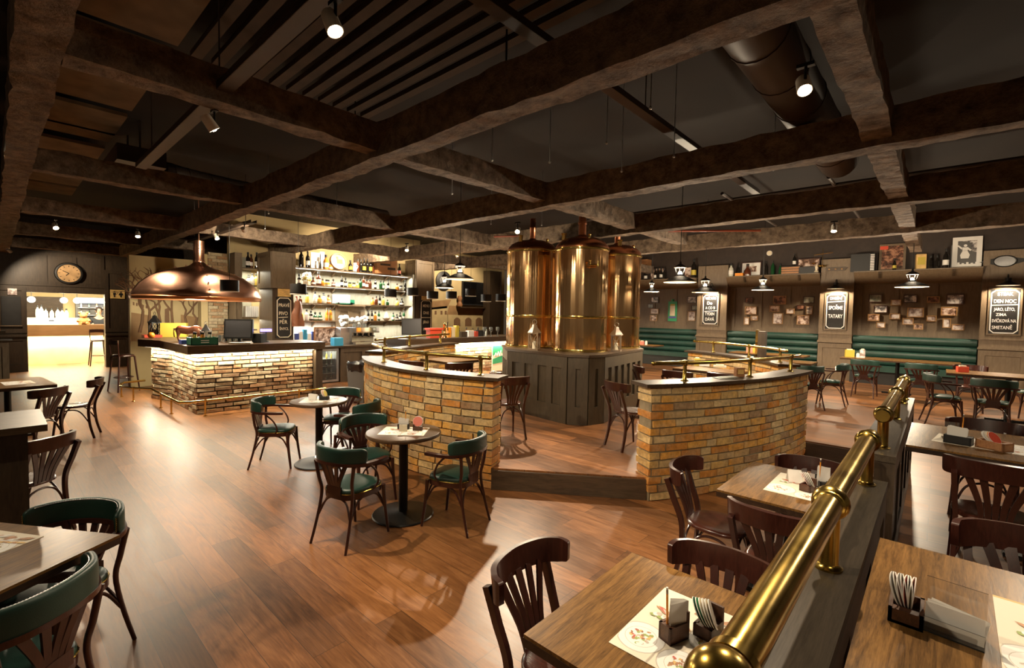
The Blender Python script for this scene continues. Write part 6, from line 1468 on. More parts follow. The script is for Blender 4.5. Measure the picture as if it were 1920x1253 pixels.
mural_poly([(796, 578), (838, 574), (838, 640), (796, 640)], mx, 'mural_pale', t, 'town_house'); mural_poly([(796, 566), (846, 562), (838, 578), (796, 582)], mx, 'mural_tan', t, 'town_roof')
for a in (806, 815, 826, 834): mural_poly([(a, 583), (a+3.5, 583), (a+3.5, 590), (a, 590)], mx+0.005, 'mural_brown', t, 'window')
mural_poly([(842, 573), (905, 576), (909, 592), (838, 590)], mx+0.003, 'mural_tan', t, 'hall_roof'); mural_poly([(840, 590), (908, 592), (906, 640), (840, 640)], mx+0.002, 'mural_pale', t, 'hall_wall')
for a in (851, 872, 892): mural_poly([(a, 612), (a, 600), (a+3, 596.5), (a+6, 595.5), (a+9, 596.5), (a+12, 600), (a+12, 612)], mx+0.007, 'mural_brown', t, 'arched_window')
mural_poly([(908, 590), (930, 585), (930, 640), (908, 640)], mx+0.002, 'mural_pale', t, 'tower')
mural_poly([(925, 600), (930, 594), (930, 640), (925, 640)], mx+0.008, 'mural_brown', t, 'gateway')
mb = MB(); mb.span((-14.3, 13.9, 0), (-13.9, 14.6, 3.6)); struct(mb.build('trim_5', M['dark_wood'], smooth=False))
lamp_light('mural_wash', 'SPOT', (-12.6, 12.0, 3.9), 330, WARM2, aim=(-14.4, 12.3, 2.2), size=0.1, angle=110, blend=0.5)
# painted trees on the cream wall behind the hood
t = thing('tree_mural', 'cream wall painting of bare trees and houses under the copper hood', 'mural', (0, 0, 0)); t['kind'] = 'thing'; mx = -13.398
mural_poly([(246, 562), (284, 573), (284, 592), (246, 586)], mx, 'mural_pale', t, 'house_front'); mural_poly([(246, 586), (284, 592), (284, 640), (246, 640)], mx, 'mural_tan', t, 'lower_house')
for k in range(5): mural_poly([(249+k*6, 566+k*1.7), (252+k*6, 567+k*1.7), (252+k*6, 573+k*1.5), (249+k*6, 572+k*1.5)], mx+0.006, 'mural_brown', t, 'window')
mural_poly([(309, 580), (317, 577), (318, 605), (309, 605)], mx+0.004, 'mural_brown', t, 'chimney_tower'); mural_poly([(339, 590), (375, 596), (375, 612), (339, 612)], mx+0.004, 'mural_tan', t, 'distant_houses')
rn = random.Random(21); mb = MB()
def branch(p, a, L, r, d):
    if d == 0 or L < 0.05: return
    q = (p[0]+L*math.cos(a), p[1]+L*math.sin(a)); m_ = ((p[0]+q[0])/2+rn.uniform(-.05, .05), (p[1]+q[1])/2)
    mb.tube([(mx+0.01, p[0], p[1]), (mx+0.01, m_[0], m_[1]), (mx+0.01, q[0], q[1])], [r, r*0.9, r*0.7], 5, up=(1, 0, 0), flat=1.0)
    for k in range(2 if d > 3 else rn.choice((2, 3))): branch(q, a+rn.uniform(-0.8, 0.8), L*rn.uniform(0.6, 0.85), r*0.65, d-1)
for px, py, L in ((262, 640, 0.5), (285, 640, 0.5), (305, 640, 0.45), (325, 640, 0.5), (348, 640, 0.4), (365, 640, 0.35)):
    q = at(px, py, x=mx); branch((q.y, q.z+0.2), PI/2+rn.uniform(-.2, .2), L, 0.035, 5)
mb.build('painted_tree', M['mural_brown'], t)

# ================================================================== THINGS ON THE BAR
CZ = 1.181
lantern('iron_lantern', (-12.55, 2.33, CZ), 1.1, 'black iron lantern at the far end of the brick bar counter', M['black'], None, rz=0.2)
boxx('red_tray', 'flat red tray beside the orange ball on the bar', 'tray', 283, -12.25, CZ, (0.3, 0.3, 0.05), 'red')
q = at(288, 500, x=-11.45); t = lathe_thing('orange_ball', 'orange ball with darker seams on the bar, before the yellow box', 'ball', (-11.85, 2.14, CZ), [(0, 0), (0.034, 0.007), (0.056, 0.031), (0.063, 0.062), (0.056, 0.093), (0.034, 0.117), (0, 0.124)], 'orange')
mb = MB(); mb.lathe([(0.0632, 0.058), (0.0645, 0.062), (0.0632, 0.066)], 24); mb.build('seam', M['brick'], t)
t = thing('yellow_box', 'yellow green carton with a printed word on the bar', 'carton', (-12.25, 2.62, CZ), 1.2); mb = MB(); mb.box((0, 0, 0.15), (0.46, 0.26, 0.30)); mb.bev(0.006, 1); mb.build('carton', M['yellow'], t); mb = MB(); mb.box((0.08, -0.131, 0.17), (0.16, 0.003, 0.04)); mb.build('printed_word', M['dark_wood'], t)
# copper bull
t = thing('bull_statue', 'coppery statue of a bull lowering its head on the bar counter', 'statue', (-10.55, 2.46, CZ), 0.95); t.scale = (0.64, 0.64, 0.64)
mb = MB()
mb.tube(bez([(-0.30, 0, 0.33), (-0.2, 0, 0.34), (0.0, 0, 0.315), (0.16, 0, 0.33), (0.26, 0, 0.33), (0.34, 0, 0.25), (0.40, 0, 0.16), (0.43, 0, 0.105)], 5), [0.03, 0.115, 0.118, 0.105, 0.13, 0.125, 0.085, 0.06, 0.035], 16)
for x, kx in ((-0.22, -1), (0.22, 1)):
    for s in (-1, 1):
        off = 0.03*s*kx
        mb.tube(bez([(x, s*0.06, 0.32), (x+off+0.02*kx, s*0.075, 0.2), (x+off-0.03, s*0.075, 0.11), (x+off, s*0.078, 0.0)], 4), [0.075, 0.05, 0.03, 0.026, 0.03], 10)
body = mb.build('body', M['copper_pink'], t, ang=80)
for s in (-1, 1):
    mb = MB(); mb.tube(bez([(0.40, s*0.05, 0.17), (0.43, s*0.13, 0.18), (0.47, s*0.15, 0.24)], 4), [0.018, 0.012, 0.003], 8); mb.build('horn', M['paper_cream'], t)
mb = MB(); mb.tube(bez([(-0.31, 0, 0.37), (-0.37, 0.02, 0.3), (-0.36, 0.03, 0.12)], 4), [0.014, 0.01, 0.016], 8); mb.build('tail', M['copper_pink'], t)
def basket(loc, label, rz):
    t = thing('bottle_tray', label, 'tray', loc, rz)
    mb = MB()
    mb.span((-0.2, -0.14, 0), (0.2, 0.14, 0.012)); mb.span((-0.2, -0.14, 0), (-0.188, 0.14, 0.13)); mb.span((0.188, -0.14, 0), (0.2, 0.14, 0.13)); mb.span((-0.2, -0.14, 0), (0.2, -0.128, 0.13)); mb.span((-0.2, 0.128, 0), (0.2, 0.14, 0.13)); mb.build('crate', M['green_plastic'], t, smooth=False)
    mb = MB(); mb.box((0, -0.142, 0.08), (0.12, 0.003, 0.014)); mb.box((0, -0.142, 0.045), (0.12, 0.003, 0.014)); mb.build('printed_mark', M['white'], t, smooth=False)
basket((-9.36, 2.40, CZ), 'green plastic tray with small bottles on the bar corner', PI/2)
for i in range(6): bottle((-9.41+0.09*(i % 2), 2.29+0.11*(i//2), CZ+0.013), 'beer', ('yellow_fill', 'amber_fill', 'pale_fill')[i//2], 'white', '%s condiment bottle, %s in the green tray on the bar' % (('front', 'rear')[1-i % 2], ORD[i//2]), 0.85, 'bottles in the green tray')
boxx('blue_box', 'small dark blue box at the bar corner', 'box', 349, -9.75, CZ, (0.18, 0.2, 0.07), 'blue')
lantern('silver_lantern', (-9.85, 2.58, CZ), 0.8, 'silver lantern behind the green tray on the bar', M['steel'], None)
def monitor(loc, rz, label, w_=0.5, h_=0.36):
    t = thing('till_screen', label, 'screen', loc, rz)
    mb = MB(); mb.box((0, 0, 0.075+h_/2), (w_, 0.05, h_), rx=-0.1); mb.bev(0.01, 2); mb.build('case', M['plastic_black'], t)
    mb = MB(); mb.box((0, -0.0265, 0.075+h_/2), (w_*0.9, 0.004, h_*0.86), rx=-0.1); mb.build('display', M['screen'], t, smooth=False)
    mb = MB(); mb.lathe([(0, 0), (0.12, 0), (0.11, 0.018), (0.03, 0.03), (0.025, 0.1), (0, 0.1)], 20, (0, 0.02, 0)); mb.build('stand', M['plastic_black'], t)
    return t
monitor((-9.62, 3.05, CZ), 0.85, 'black till screen on the brick bar counter')
monitor((-9.4, 6.75, 1.181), 0.95, 'black till screen at the near end of the tap counter', 0.46, 0.40)
t = thing('receipt_printer', 'black receipt printer beside the till screen on the brick bar', 'printer', (-9.5, 3.36, CZ), 0.75); mb = MB(); mb.box((0, 0, 0.085), (0.17, 0.2, 0.17)); mb.bev(0.02, 2); mb.build('case', M['plastic_black'], t); mb = MB(); mb.box((0, -0.02, 0.172), (0.12, 0.04, 0.006)); mb.build('paper_slot', M['white'], t)
t = thing('keyboard', 'white keyboard lying in front of the till screen', 'keyboard', (-9.30, 2.98, CZ), 0.95); mb = MB(); mb.box((0, 0, 0.012), (0.36, 0.14, 0.02)); mb.bev(0.006, 1); mb.build('case', M['white'], t)
t = thing('violet_lamp', 'small device glowing violet beside the printer on the bar', 'lamp', (-9.6, 3.52, CZ)); mb = MB(); mb.lathe([(0.06, 0), (0.055, 0.02), (0.012, 0.03), (0.012, 0.2), (0, 0.2)], 16); mb.build('stand', M['plastic_black'], t); mb = MB(); mb.box((0, 0, 0.225), (0.06, 0.19, 0.05)); mb.bev(0.015, 2); mb.build('head', emit('violet_glow', (0.25, 0.2, 1.0), 4.0), t)
def glass(loc, label, s=1.0, group='drinking glasses on the bar', kind=0):
    if ('glass', kind) not in BOT:
        t = thing('drinking_glass', label, 'glass', loc, 0, group)
        pr = [[(0, 0), (0.03, 0), (0.036, 0.12), (0.0345, 0.12), (0.028, 0.012), (0, 0.012)], [(0, 0), (0.034, 0), (0.034, 0.004), (0.005, 0.012), (0.005, 0.085), (0.03, 0.12), (0.036, 0.16), (0.03, 0.2), (0.028, 0.2), (0.033, 0.16), (0.027, 0.122), (0, 0.1)]][kind]
        mb = MB(); mb.lathe(pr, 18); mb.build('bowl', M['clear_glass'], t); BOT[('glass', kind)] = t
    else: t = dup(BOT[('glass', kind)], loc, 0, label, group)
    t.scale = (s, s, s); return t
for i in range(8): glass((-9.97+0.10*(i % 2), 2.82+0.105*(i//2), CZ), 'clear tumbler, %s in the %s row by the till screen on the brick bar' % (ORD[i//2], ('rear', 'front')[i % 2]), 1.1)
t = thing('espresso_machine', 'chrome espresso machine on the back counter', 'coffee machine', (-11.55, 6.70, 0.926), 0.05)
mb = MB(); mb.box((0, 0, 0.03), (0.45, 0.7, 0.06)); mb.box((-0.1, 0, 0.25), (0.25, 0.66, 0.4)); mb.box((0.05, 0, 0.38), (0.42, 0.7, 0.14)); mb.bev(0.02, 2); mb.build('body', M['chrome'], t)
for y in (-0.18, 0.0, 0.18): mb = MB(); mb.lathe([(0.035, 0.22), (0.035, 0.3), (0, 0.31)], 16, (0.13, y, 0)); mb.tube([(0.15, y, 0.24), (0.3, y, 0.22)], 0.014, 8); mb.build('group_head', M['dark_metal'], t)
for i in range(6): glass((-11.66+0.09*(i % 2), 6.5+0.15*(i//2), 0.926+0.451), 'cup-like clear glass, %s of the %s row on the espresso machine' % (ORD[i//2], ('rear', 'front')[i % 2]), 0.8, 'glasses on the espresso machine')
t = thing('flower_bunch', 'big white and cream flower bunch above the espresso machine', 'flowers', (-12.0, 6.65, 0.926)); mb = MB(); mb.lathe([(0, 0), (0.07, 0), (0.1, 0.2), (0.06, 0.42), (0.08, 0.46), (0, 0.44)], 18); mb.build('vase', M['steel'], t)
mb = MB(); rn = random.Random(3)
for i in range(34): mb.ball((rn.uniform(-.14, .14), rn.uniform(-.34, .34), 0.52+rn.uniform(0, 0.2)), rn.uniform(0.05, 0.08), 8)
mb.build('blossom', M['white'], t)
t = thing('framed_print', 'reddish framed print standing on the back counter by the fridge', 'picture', (-11.75, 5.75, 0.926), 0.0); mb = MB(); mb.span((-0.012, -0.3, 0), (0.012, 0.3, 0.46)); mb.build('frame', M['crate'], t, smooth=False); mb = MB(); mb.box((0.014, 0, 0.23), (0.004, 0.53, 0.39)); mb.build('print', M['photo_sepia'], t, smooth=False)
boxx('cyan_tub', 'bright blue tub on the back counter in front of the print', 'tub', 632, -11.3, 0.926, (0.2, 0.24, 0.2), 'cyan')
boxx('grey_machine', 'slanted grey machine beside the espresso machine', 'machine', 637, -11.75, 0.926, (0.5, 0.26, 0.44), 'steel', 0.1, 0.04)
lamp_light('back_counter_light', 'AREA', (-12.0, 5.6, 1.48), 30, (0.92, 0.96, 1), aim=(-12, 5.6, 0), sx=0.3, sy=1.2)
for i, (px, mt) in enumerate(((556, 'blue'), (563, 'white'), (571, 'cyan'), (579, 'white'), (587, 'blue'))): boxx('drink_carton', '%s drink carton from the apron on the back counter' % ORD[i].capitalize().lower(), 'carton', px, -11.8, 0.926, (0.08, 0.09, 0.3+0.05*(i % 3)), mt)['group'] = 'cartons on the back counter'
# waste bin
t = thing('waste_bin', 'grey waste bin lined with a black bag beside the left brick wall', 'bin', (-8.55, 5.0, 0), 0.3)
mb = MB(); mb.box((0, 0, 0.36), (0.36, 0.44, 0.72), taper=1.18); mb.bev(0.03, 2); mb.build('body', M['plastic_grey'], t)
mb = MB(); rn = random.Random(4); ring = []
for lv, (k, z) in enumerate(((1.02, 0.62), (1.1, 0.70), (1.12, 0.76), (1.0, 0.80), (0.8, 0.74))):
    ring.append([mb._v((0.225*k*math.copysign(abs(math.cos(a))**0.5, math.cos(a))+rn.uniform(-.012, .012), 0.27*k*math.copysign(abs(math.sin(a))**0.5, math.sin(a))+rn.uniform(-.012, .012), z+rn.uniform(-.02, .02))) for a in [2*PI*i/36 for i in range(36)]])
for A, B in zip(ring, ring[1:]):
    for j in range(36): mb._f([A[j], A[(j+1) % 36], B[(j+1) % 36], B[j]])
mb._f(ring[-1]); mb.build('liner_bag', M['bag'], t, ang=20)
mb = MB(); mb.box((0.205, -0.05, 0.45), (0.006, 0.07, 0.06)); mb.build('sticker', M['white'], t)
# things along the tap counter
TZ = 1.181
def stand_red(t, s):
    mb = MB(); mb.box((0, 0, s[2]+0.02), (s[0]*1.3, s[1]*1.15, 0.05)); mb.build('roof', M['red'], t)
boxx('red_stand', 'red roofed stand on the tap counter below the street scene', 'stand', 815, -9.3, TZ, (0.16, 0.36, 0.2), 'red', 0, 0.01, stand_red)
for i, (px, mt, hh, w_) in enumerate(((842, 'orange', 0.26, 0.1), (857, 'yellow', 0.3, 0.09), (849, 'paper_cream', 0.26, 0.16), (870, 'dark_wood', 0.14, 0.2), (883, 'white', 0.16, 0.2), (899, 'plastic_black', 0.16, 0.3), (893, 'red', 0.14, 0.1))):
    boxx('counter_box', ('orange upright carton', 'tall yellow carton', 'cream folded card', 'low brown box', 'white low box', 'wide black box', 'small red box')[i]+' on the tap counter under the mural', 'box', px, -9.3-0.05*(i % 3), TZ, (0.12, w_, hh), mt)
for i in range(9):
    q = at(908+i*4.2, 500, x=-9.25); glass((-9.2-0.1*(i % 3), q.y, TZ), 'stemmed glass, %s towards the tanks on the tap counter' % ORD[i], 1.25, 'stemmed glasses on the tap counter', 1)
row('x', -9.45, TZ, [(862, 'beer', 'green_glass', 'white', 1.0), (876, 'beer', 'brown_glass', None, 1.0), (888, 'beer', 'yellow_fill', 'white', 0.9), (898, 'beer', 'dark_glass', 'white', 1.0), (914, 'beer', 'pale_fill', None, 1.0)], 'towards the tanks on the tap counter', 'bottles on the tap counter')
t = thing('brass_tap', 'brass beer tap on the tap counter beside the orange carton', 'tap', (-9.25, at(835, 500, x=-9.25).y, TZ)); mb = MB(); mb.lathe([(0.07, 0), (0.06, 0.03), (0.035, 0.06), (0.035, 0.3), (0.05, 0.33), (0, 0.38)], 18); mb.tube([(0, 0, 0.26), (0.12, 0, 0.26), (0.13, 0, 0.18)], 0.014, 8); mb.build('column', M['brass_bright'], t); mb = MB(); mb.tube([(0.1, 0, 0.27), (0.12, 0, 0.40)], 0.012, 8); mb.build('handle', M['black'], t)
boxx('white_panel', 'white lit drinks panel behind the till screen on the tap counter', 'panel', 745, -10.4, 0.926, (0.05, 0.9, 0.5), 'white') if False else None

# ================================================================== END WALL AND THE ROOM BEHIND THE DOORWAY
q = at(129, 513, x=LX+0.02); t = thing('wall_clock', 'round black rimmed clock with an aged face above the white doorway', 'clock', (LX+0.023, q.y, q.z))
mb = MB(); mb.setm(Matrix.Rotation(PI/2, 4, 'Y')); mb.lathe([(0, 0), (0.30, 0), (0.31, 0.03), (0.29, 0.07), (0.255, 0.075), (0.245, 0.04), (0, 0.035)], 48); mb.build('rim', M['black'], t)
mb = MB(); mb.setm(Matrix.Rotation(PI/2, 4, 'Y')); mb.lathe([(0, 0.04), (0.245, 0.042), (0.245, 0.046), (0, 0.046)], 40); mb.build('face', plain('aged_dial', (0.52, 0.32, 0.15), 0.4, var=0.25, nscale=6), t)
for a, L in ((2.65, 0.15), (3.95, 0.09)):
    mb = MB(); mb.box((0.05, 0.5*L*math.cos(a)*1.0, 0.5*L*math.sin(a)), (0.004, L, 0.018), rx=a); mb.build('hand', M['black'], t)
mb = MB()
for k in range(12): a = k*PI/6; mb.box((0.048, 0.2*math.cos(a), 0.2*math.sin(a)), (0.003, 0.04, 0.014), rx=a)
mb.build('hour_mark', M['dark_wood'], t)
q = at(220, 552, x=LX); t = thing('toilet_sign', 'small ochre sign with two figures beside the doorway', 'sign', (LX+0.023, q.y, q.z)); mb = MB(); mb.box((0.006, 0, 0), (0.012, 0.34, 0.26)); mb.bev(0.01, 2); mb.build('plate', M['gold_paper'], t)
for y in (-0.07, 0.08):
    mb = MB(); mb.setm(Matrix(((0, 0, 1, 0.0125), (1, 0, 0, y), (0, 1, 0, 0), (0, 0, 0, 1)))); mb.lathe([(0, 0), (0.025, 0), (0.025, 0.003), (0, 0.003)], 14, (0, 0.07, 0)); mb.prism([(-0.035, 0.04), (0.035, 0.04), (0.055 if y > 0 else 0.03, -0.03), (0.02, -0.03), (0.018, -0.09), (-0.018, -0.09), (-0.02, -0.03), (-0.055 if y > 0 else -0.03, -0.03)], 0, 0.003); mb.build('figure', M['black'], t, smooth=False)
q = at(23, 547, x=LX); t = thing('notice', 'small pale notice on the dark wall left of the doorway', 'notice', (LX+0.023, q.y, q.z)); mb = MB(); mb.box((0.004, 0, 0), (0.006, 0.17, 0.17)); mb.build('sheet', M['photo_pale'], t, smooth=False)
q = at(21, 583, x=LX); t = thing('wall_panel_screen', 'dark recessed board left of the white doorway', 'board', (LX+0.024, q.y, q.z)); mb = MB(); mb.box((0.01, 0, 0), (0.02, 0.36, 0.78)); mb.build('board', M['board'], t, smooth=False); mb = MB(); mb.box((0.02, 0, -0.40), (0.05, 0.4, 0.03)); mb.build('ledge', M['panel'], t, smooth=False)
t = thing('room_counter', 'brown topped counter with a glowing pale front in the bright doorway', 'counter', (-20.2, 1.3, 0)); t['kind'] = 'thing'
mb = MB(); mb.span((-0.5, -2.3, 0), (0, 2.3, 0.9)); mb.build('front', M['mural_pale'], t, smooth=False); mb = MB(); mb.span((-0.6, -2.3, 0.9), (0.22, 2.3, 1.22)); mb.bev(0.008, 1); mb.build('top_fascia', wood('warm_brown_fascia', (0.14, 0.07, 0.025), (0.24, 0.12, 0.045), axis=1, scale=2, rough=0.4), t)
l = lamp_light('room_counter_light', 'AREA', (-20.06, 1.3, 0.88), 190, (1, 0.9, 0.62), aim=(-20.06, 1.3, 0), sx=0.04, sy=4.4); l.rotation_euler = (0, 0, 0)
for i, y in enumerate((0.75, 1.45, 1.75)):
    t = thing('globe_lamp', '%s glowing lamp from the notice side above the doorway counter' % ('first', 'second', 'third')[i], 'lamp', (-20.0, y, 1.98), 0, 'glowing lamps in the side room'); mb = MB(); mb.ball((0, 0, 0), 0.09, 16); mb.build('globe', M['bulb_soft'], t); mb = MB(); mb.tube([(0, 0, 0.08), (0, 0, 0.62)], 0.008, 6); mb.build('cord', M['black'], t)
    lamp_light('globe_light', 'POINT', (0, 0, 0), 75, (1, 0.9, 0.62), parent=t, size=0.1)
lamp_light('side_room_light', 'AREA', (-19.6, 1.3, 2.55), 420, (1, 0.92, 0.68), aim=(-19.6, 1.3, 0), sx=1.2, sy=3.5)
t = thing('dark_backboard', 'dark back board behind the bottles in the bright doorway', 'board', (-21.75, 0.7, 1.55)); mb = MB(); mb.span((0, -1.1, -0.3), (0.04, 0.85, 0.55)); mb.build('board', M['dark_wood_y'], t, smooth=False)
t = thing('bottle_cabinet', 'white lit cabinet with small bottles in the bright doorway', 'cabinet', (-21.55, 2.35, 0.9)); mb = MB(); mb.span((-0.2, -0.5, 0), (0.0, 0.6, 1.2)); mb.build('case', M['plastic_grey'], t, smooth=False)
for z in (0.35, 0.6, 0.85):
    mb = MB(); mb.span((0, -0.45, z), (0.12, 0.55, z+0.015)); mb.build('shelf', M['white'], t, smooth=False)
mb = MB(); mb.span((0.0, -0.5, 1.02), (0.16, 0.6, 1.2)); mb.build('header', emit('cabinet_header_glow', (0.9, 0.95, 1), 3.0), t, smooth=False)
for z, zi in ((0.366, 'lowest'), (0.616, 'middle'), (0.866, 'top')):
    for k in range(5): bottle((-21.48, 1.98+k*0.2, 0.9+z), 'beer', ('pale_fill', 'green_glass', 'amber_fill')[k % 3], 'white', '%s bottle, %s on the %s shelf of the doorway cabinet' % (GN[('pale_fill', 'green_glass', 'amber_fill')[k % 3]], ORD[k], zi), 0.75, 'bottles in the doorway cabinet')
for i, (px, k) in enumerate(((69, 1.25), (76, 1.3), (84, 1.15), (95, 1.1), (106, 1.2), (114, 1.1), (122, 1.1))):
    q = at(px, 590, x=-21.2); bottle((-20.75, q.y, 1.43), 'wine' if i < 2 else 'spirit', 'pale_fill', 'white', 'clear bottle, %s from the notice on the white step in the doorway' % ORD[i], k, 'bottles on the white step')
t = thing('white_step', 'white stepped stand carrying clear bottles in the bright doorway', 'stand', (-20.72, 1.25, 1.221)); mb = MB(); mb.span((-0.2, -0.75, 0), (0.14, 0.62, 0.205)); mb.bev(0.01, 1); mb.build('box', M['white'], t); mb = MB(); mb.box((0.142, -0.05, 0.12), (0.004, 0.12, 0.03)); mb.build('printed_mark', M['black'], t)
t = thing('teddy_bear', 'brown plush bear sitting on the doorway counter', 'toy', (-20.3, 1.92, 1.221)); mb = MB(); mb.ball((0, 0, 0.12), 0.12, 14, 1.1); mb.ball((0.02, 0, 0.30), 0.10, 14); mb.ball((0.02, -0.09, 0.38), 0.04, 10); mb.ball((0.02, 0.09, 0.38), 0.04, 10); mb.ball((0.1, 0.0, 0.28), 0.05, 10)
for s in (-1, 1): mb.tube([(0.0, s*0.1, 0.18), (0.1, s*0.14, 0.1)], 0.04, 10); mb.tube([(0.05, s*0.07, 0.05), (0.18, s*0.1, 0.045)], 0.045, 10)
mb.build('plush_body', M['fur'], t)
# bartender behind the doorway counter
def skin_body(name, nodes, edges, mat, parent, sub=2):
    me = bpy.data.meshes.new(name); me.from_pydata([n[0] for n in nodes], edges, []); o = bpy.data.objects.new(name, me); COL.objects.link(o); o.parent = parent
    m = o.modifiers.new('skin', 'SKIN'); m.use_smooth_shade = True
    for i, n in enumerate(nodes): o.data.skin_vertices[0].data[i].radius = n[1] if isinstance(n[1], tuple) else (n[1], n[1])
    o.data.skin_vertices[0].data[0].use_root = True
    s = o.modifiers.new('smooth', 'SUBSURF'); s.levels = sub; s.render_levels = sub
    me.materials.append(mat); return o
q = at(184, 590, x=-20.95); t = thing('person', 'person in black behind the doorway counter, only head and shoulders showing', 'person', (-21.2, q.y+0.05, 0.0), -PI/2)
B = [((0, 0, 0.95), (0.15, 0.11)), ((0, 0, 1.15), (0.14, 0.10)), ((0, 0, 1.36), (0.17, 0.11)), ((0, 0, 1.46), (0.07, 0.065)), ((0, 0.01, 1.55), (0.052, 0.055)), ((0, 0.02, 1.62), (0.07, 0.085)), ((0, 0.015, 1.70), (0.075, 0.09)), ((0, 0.005, 1.76), (0.05, 0.06)),
     ((0.19, 0, 1.40), (0.06, 0.06)), ((0.25, 0.02, 1.14), (0.047, 0.047)), ((0.2, 0.22, 1.2), (0.036, 0.036)), ((0.18, 0.30, 1.235), (0.03, 0.02)), ((-0.19, 0, 1.40), (0.06, 0.06)), ((-0.25, 0.02, 1.14), (0.047, 0.047)), ((-0.2, 0.22, 1.2), (0.036, 0.036)), ((-0.18, 0.30, 1.235), (0.03, 0.02)),
     ((0.09, 0, 0.5), (0.09, 0.09)), ((0.1, -0.02, 0.1), (0.06, 0.06)), ((0.1, 0.08, 0.04), (0.04, 0.04)), ((-0.09, 0, 0.5), (0.09, 0.09)), ((-0.1, -0.02, 0.1), (0.06, 0.06)), ((-0.1, 0.08, 0.04), (0.04, 0.04))]
skin_body('body', B, [(0, 1), (1, 2), (2, 3), (3, 4), (4, 5), (5, 6), (6, 7), (2, 8), (8, 9), (9, 10), (10, 11), (2, 12), (12, 13), (13, 14), (14, 15), (0, 16), (16, 17), (17, 18), (0, 19), (19, 20), (20, 21)], M['skin'], t)
sh = [(p, tuple(x*1.12 for x in r)) for p, r in B[:4]]+[(p, tuple(x*1.15 for x in r)) for p, r in (B[8], B[9], B[12], B[13])]
skin_body('black_shirt', sh, [(0, 1), (1, 2), (2, 3), (2, 4), (4, 5), (2, 6), (6, 7)], M['cloth_black'], t)
mb = MB(); mb.lathe([(0, 0.10), (0.06, 0.09), (0.088, 0.05), (0.094, 0.0), (0.088, -0.06), (0.07, -0.08)], 20, (0, -0.012, 1.70)); mb.build('hair', M['hair'], t, ang=80)
mb = MB(); mb.ball((0, 0.105, 1.645), 0.013, 8, 1.5); mb.build('nose', M['skin'], t)
for s in (-1, 1): mb = MB(); mb.ball((s*0.03, 0.098, 1.675), 0.009, 8); mb.build('eye', M['black'], t); mb = MB(); mb.ball((s*0.078, 0.0, 1.655), 0.02, 8, 1.5); mb.build('ear', M['skin'], t)
mb = MB(); mb.box((0, 0.1, 1.605), (0.036, 0.008, 0.007)); mb.build('mouth', M['pink'], t)

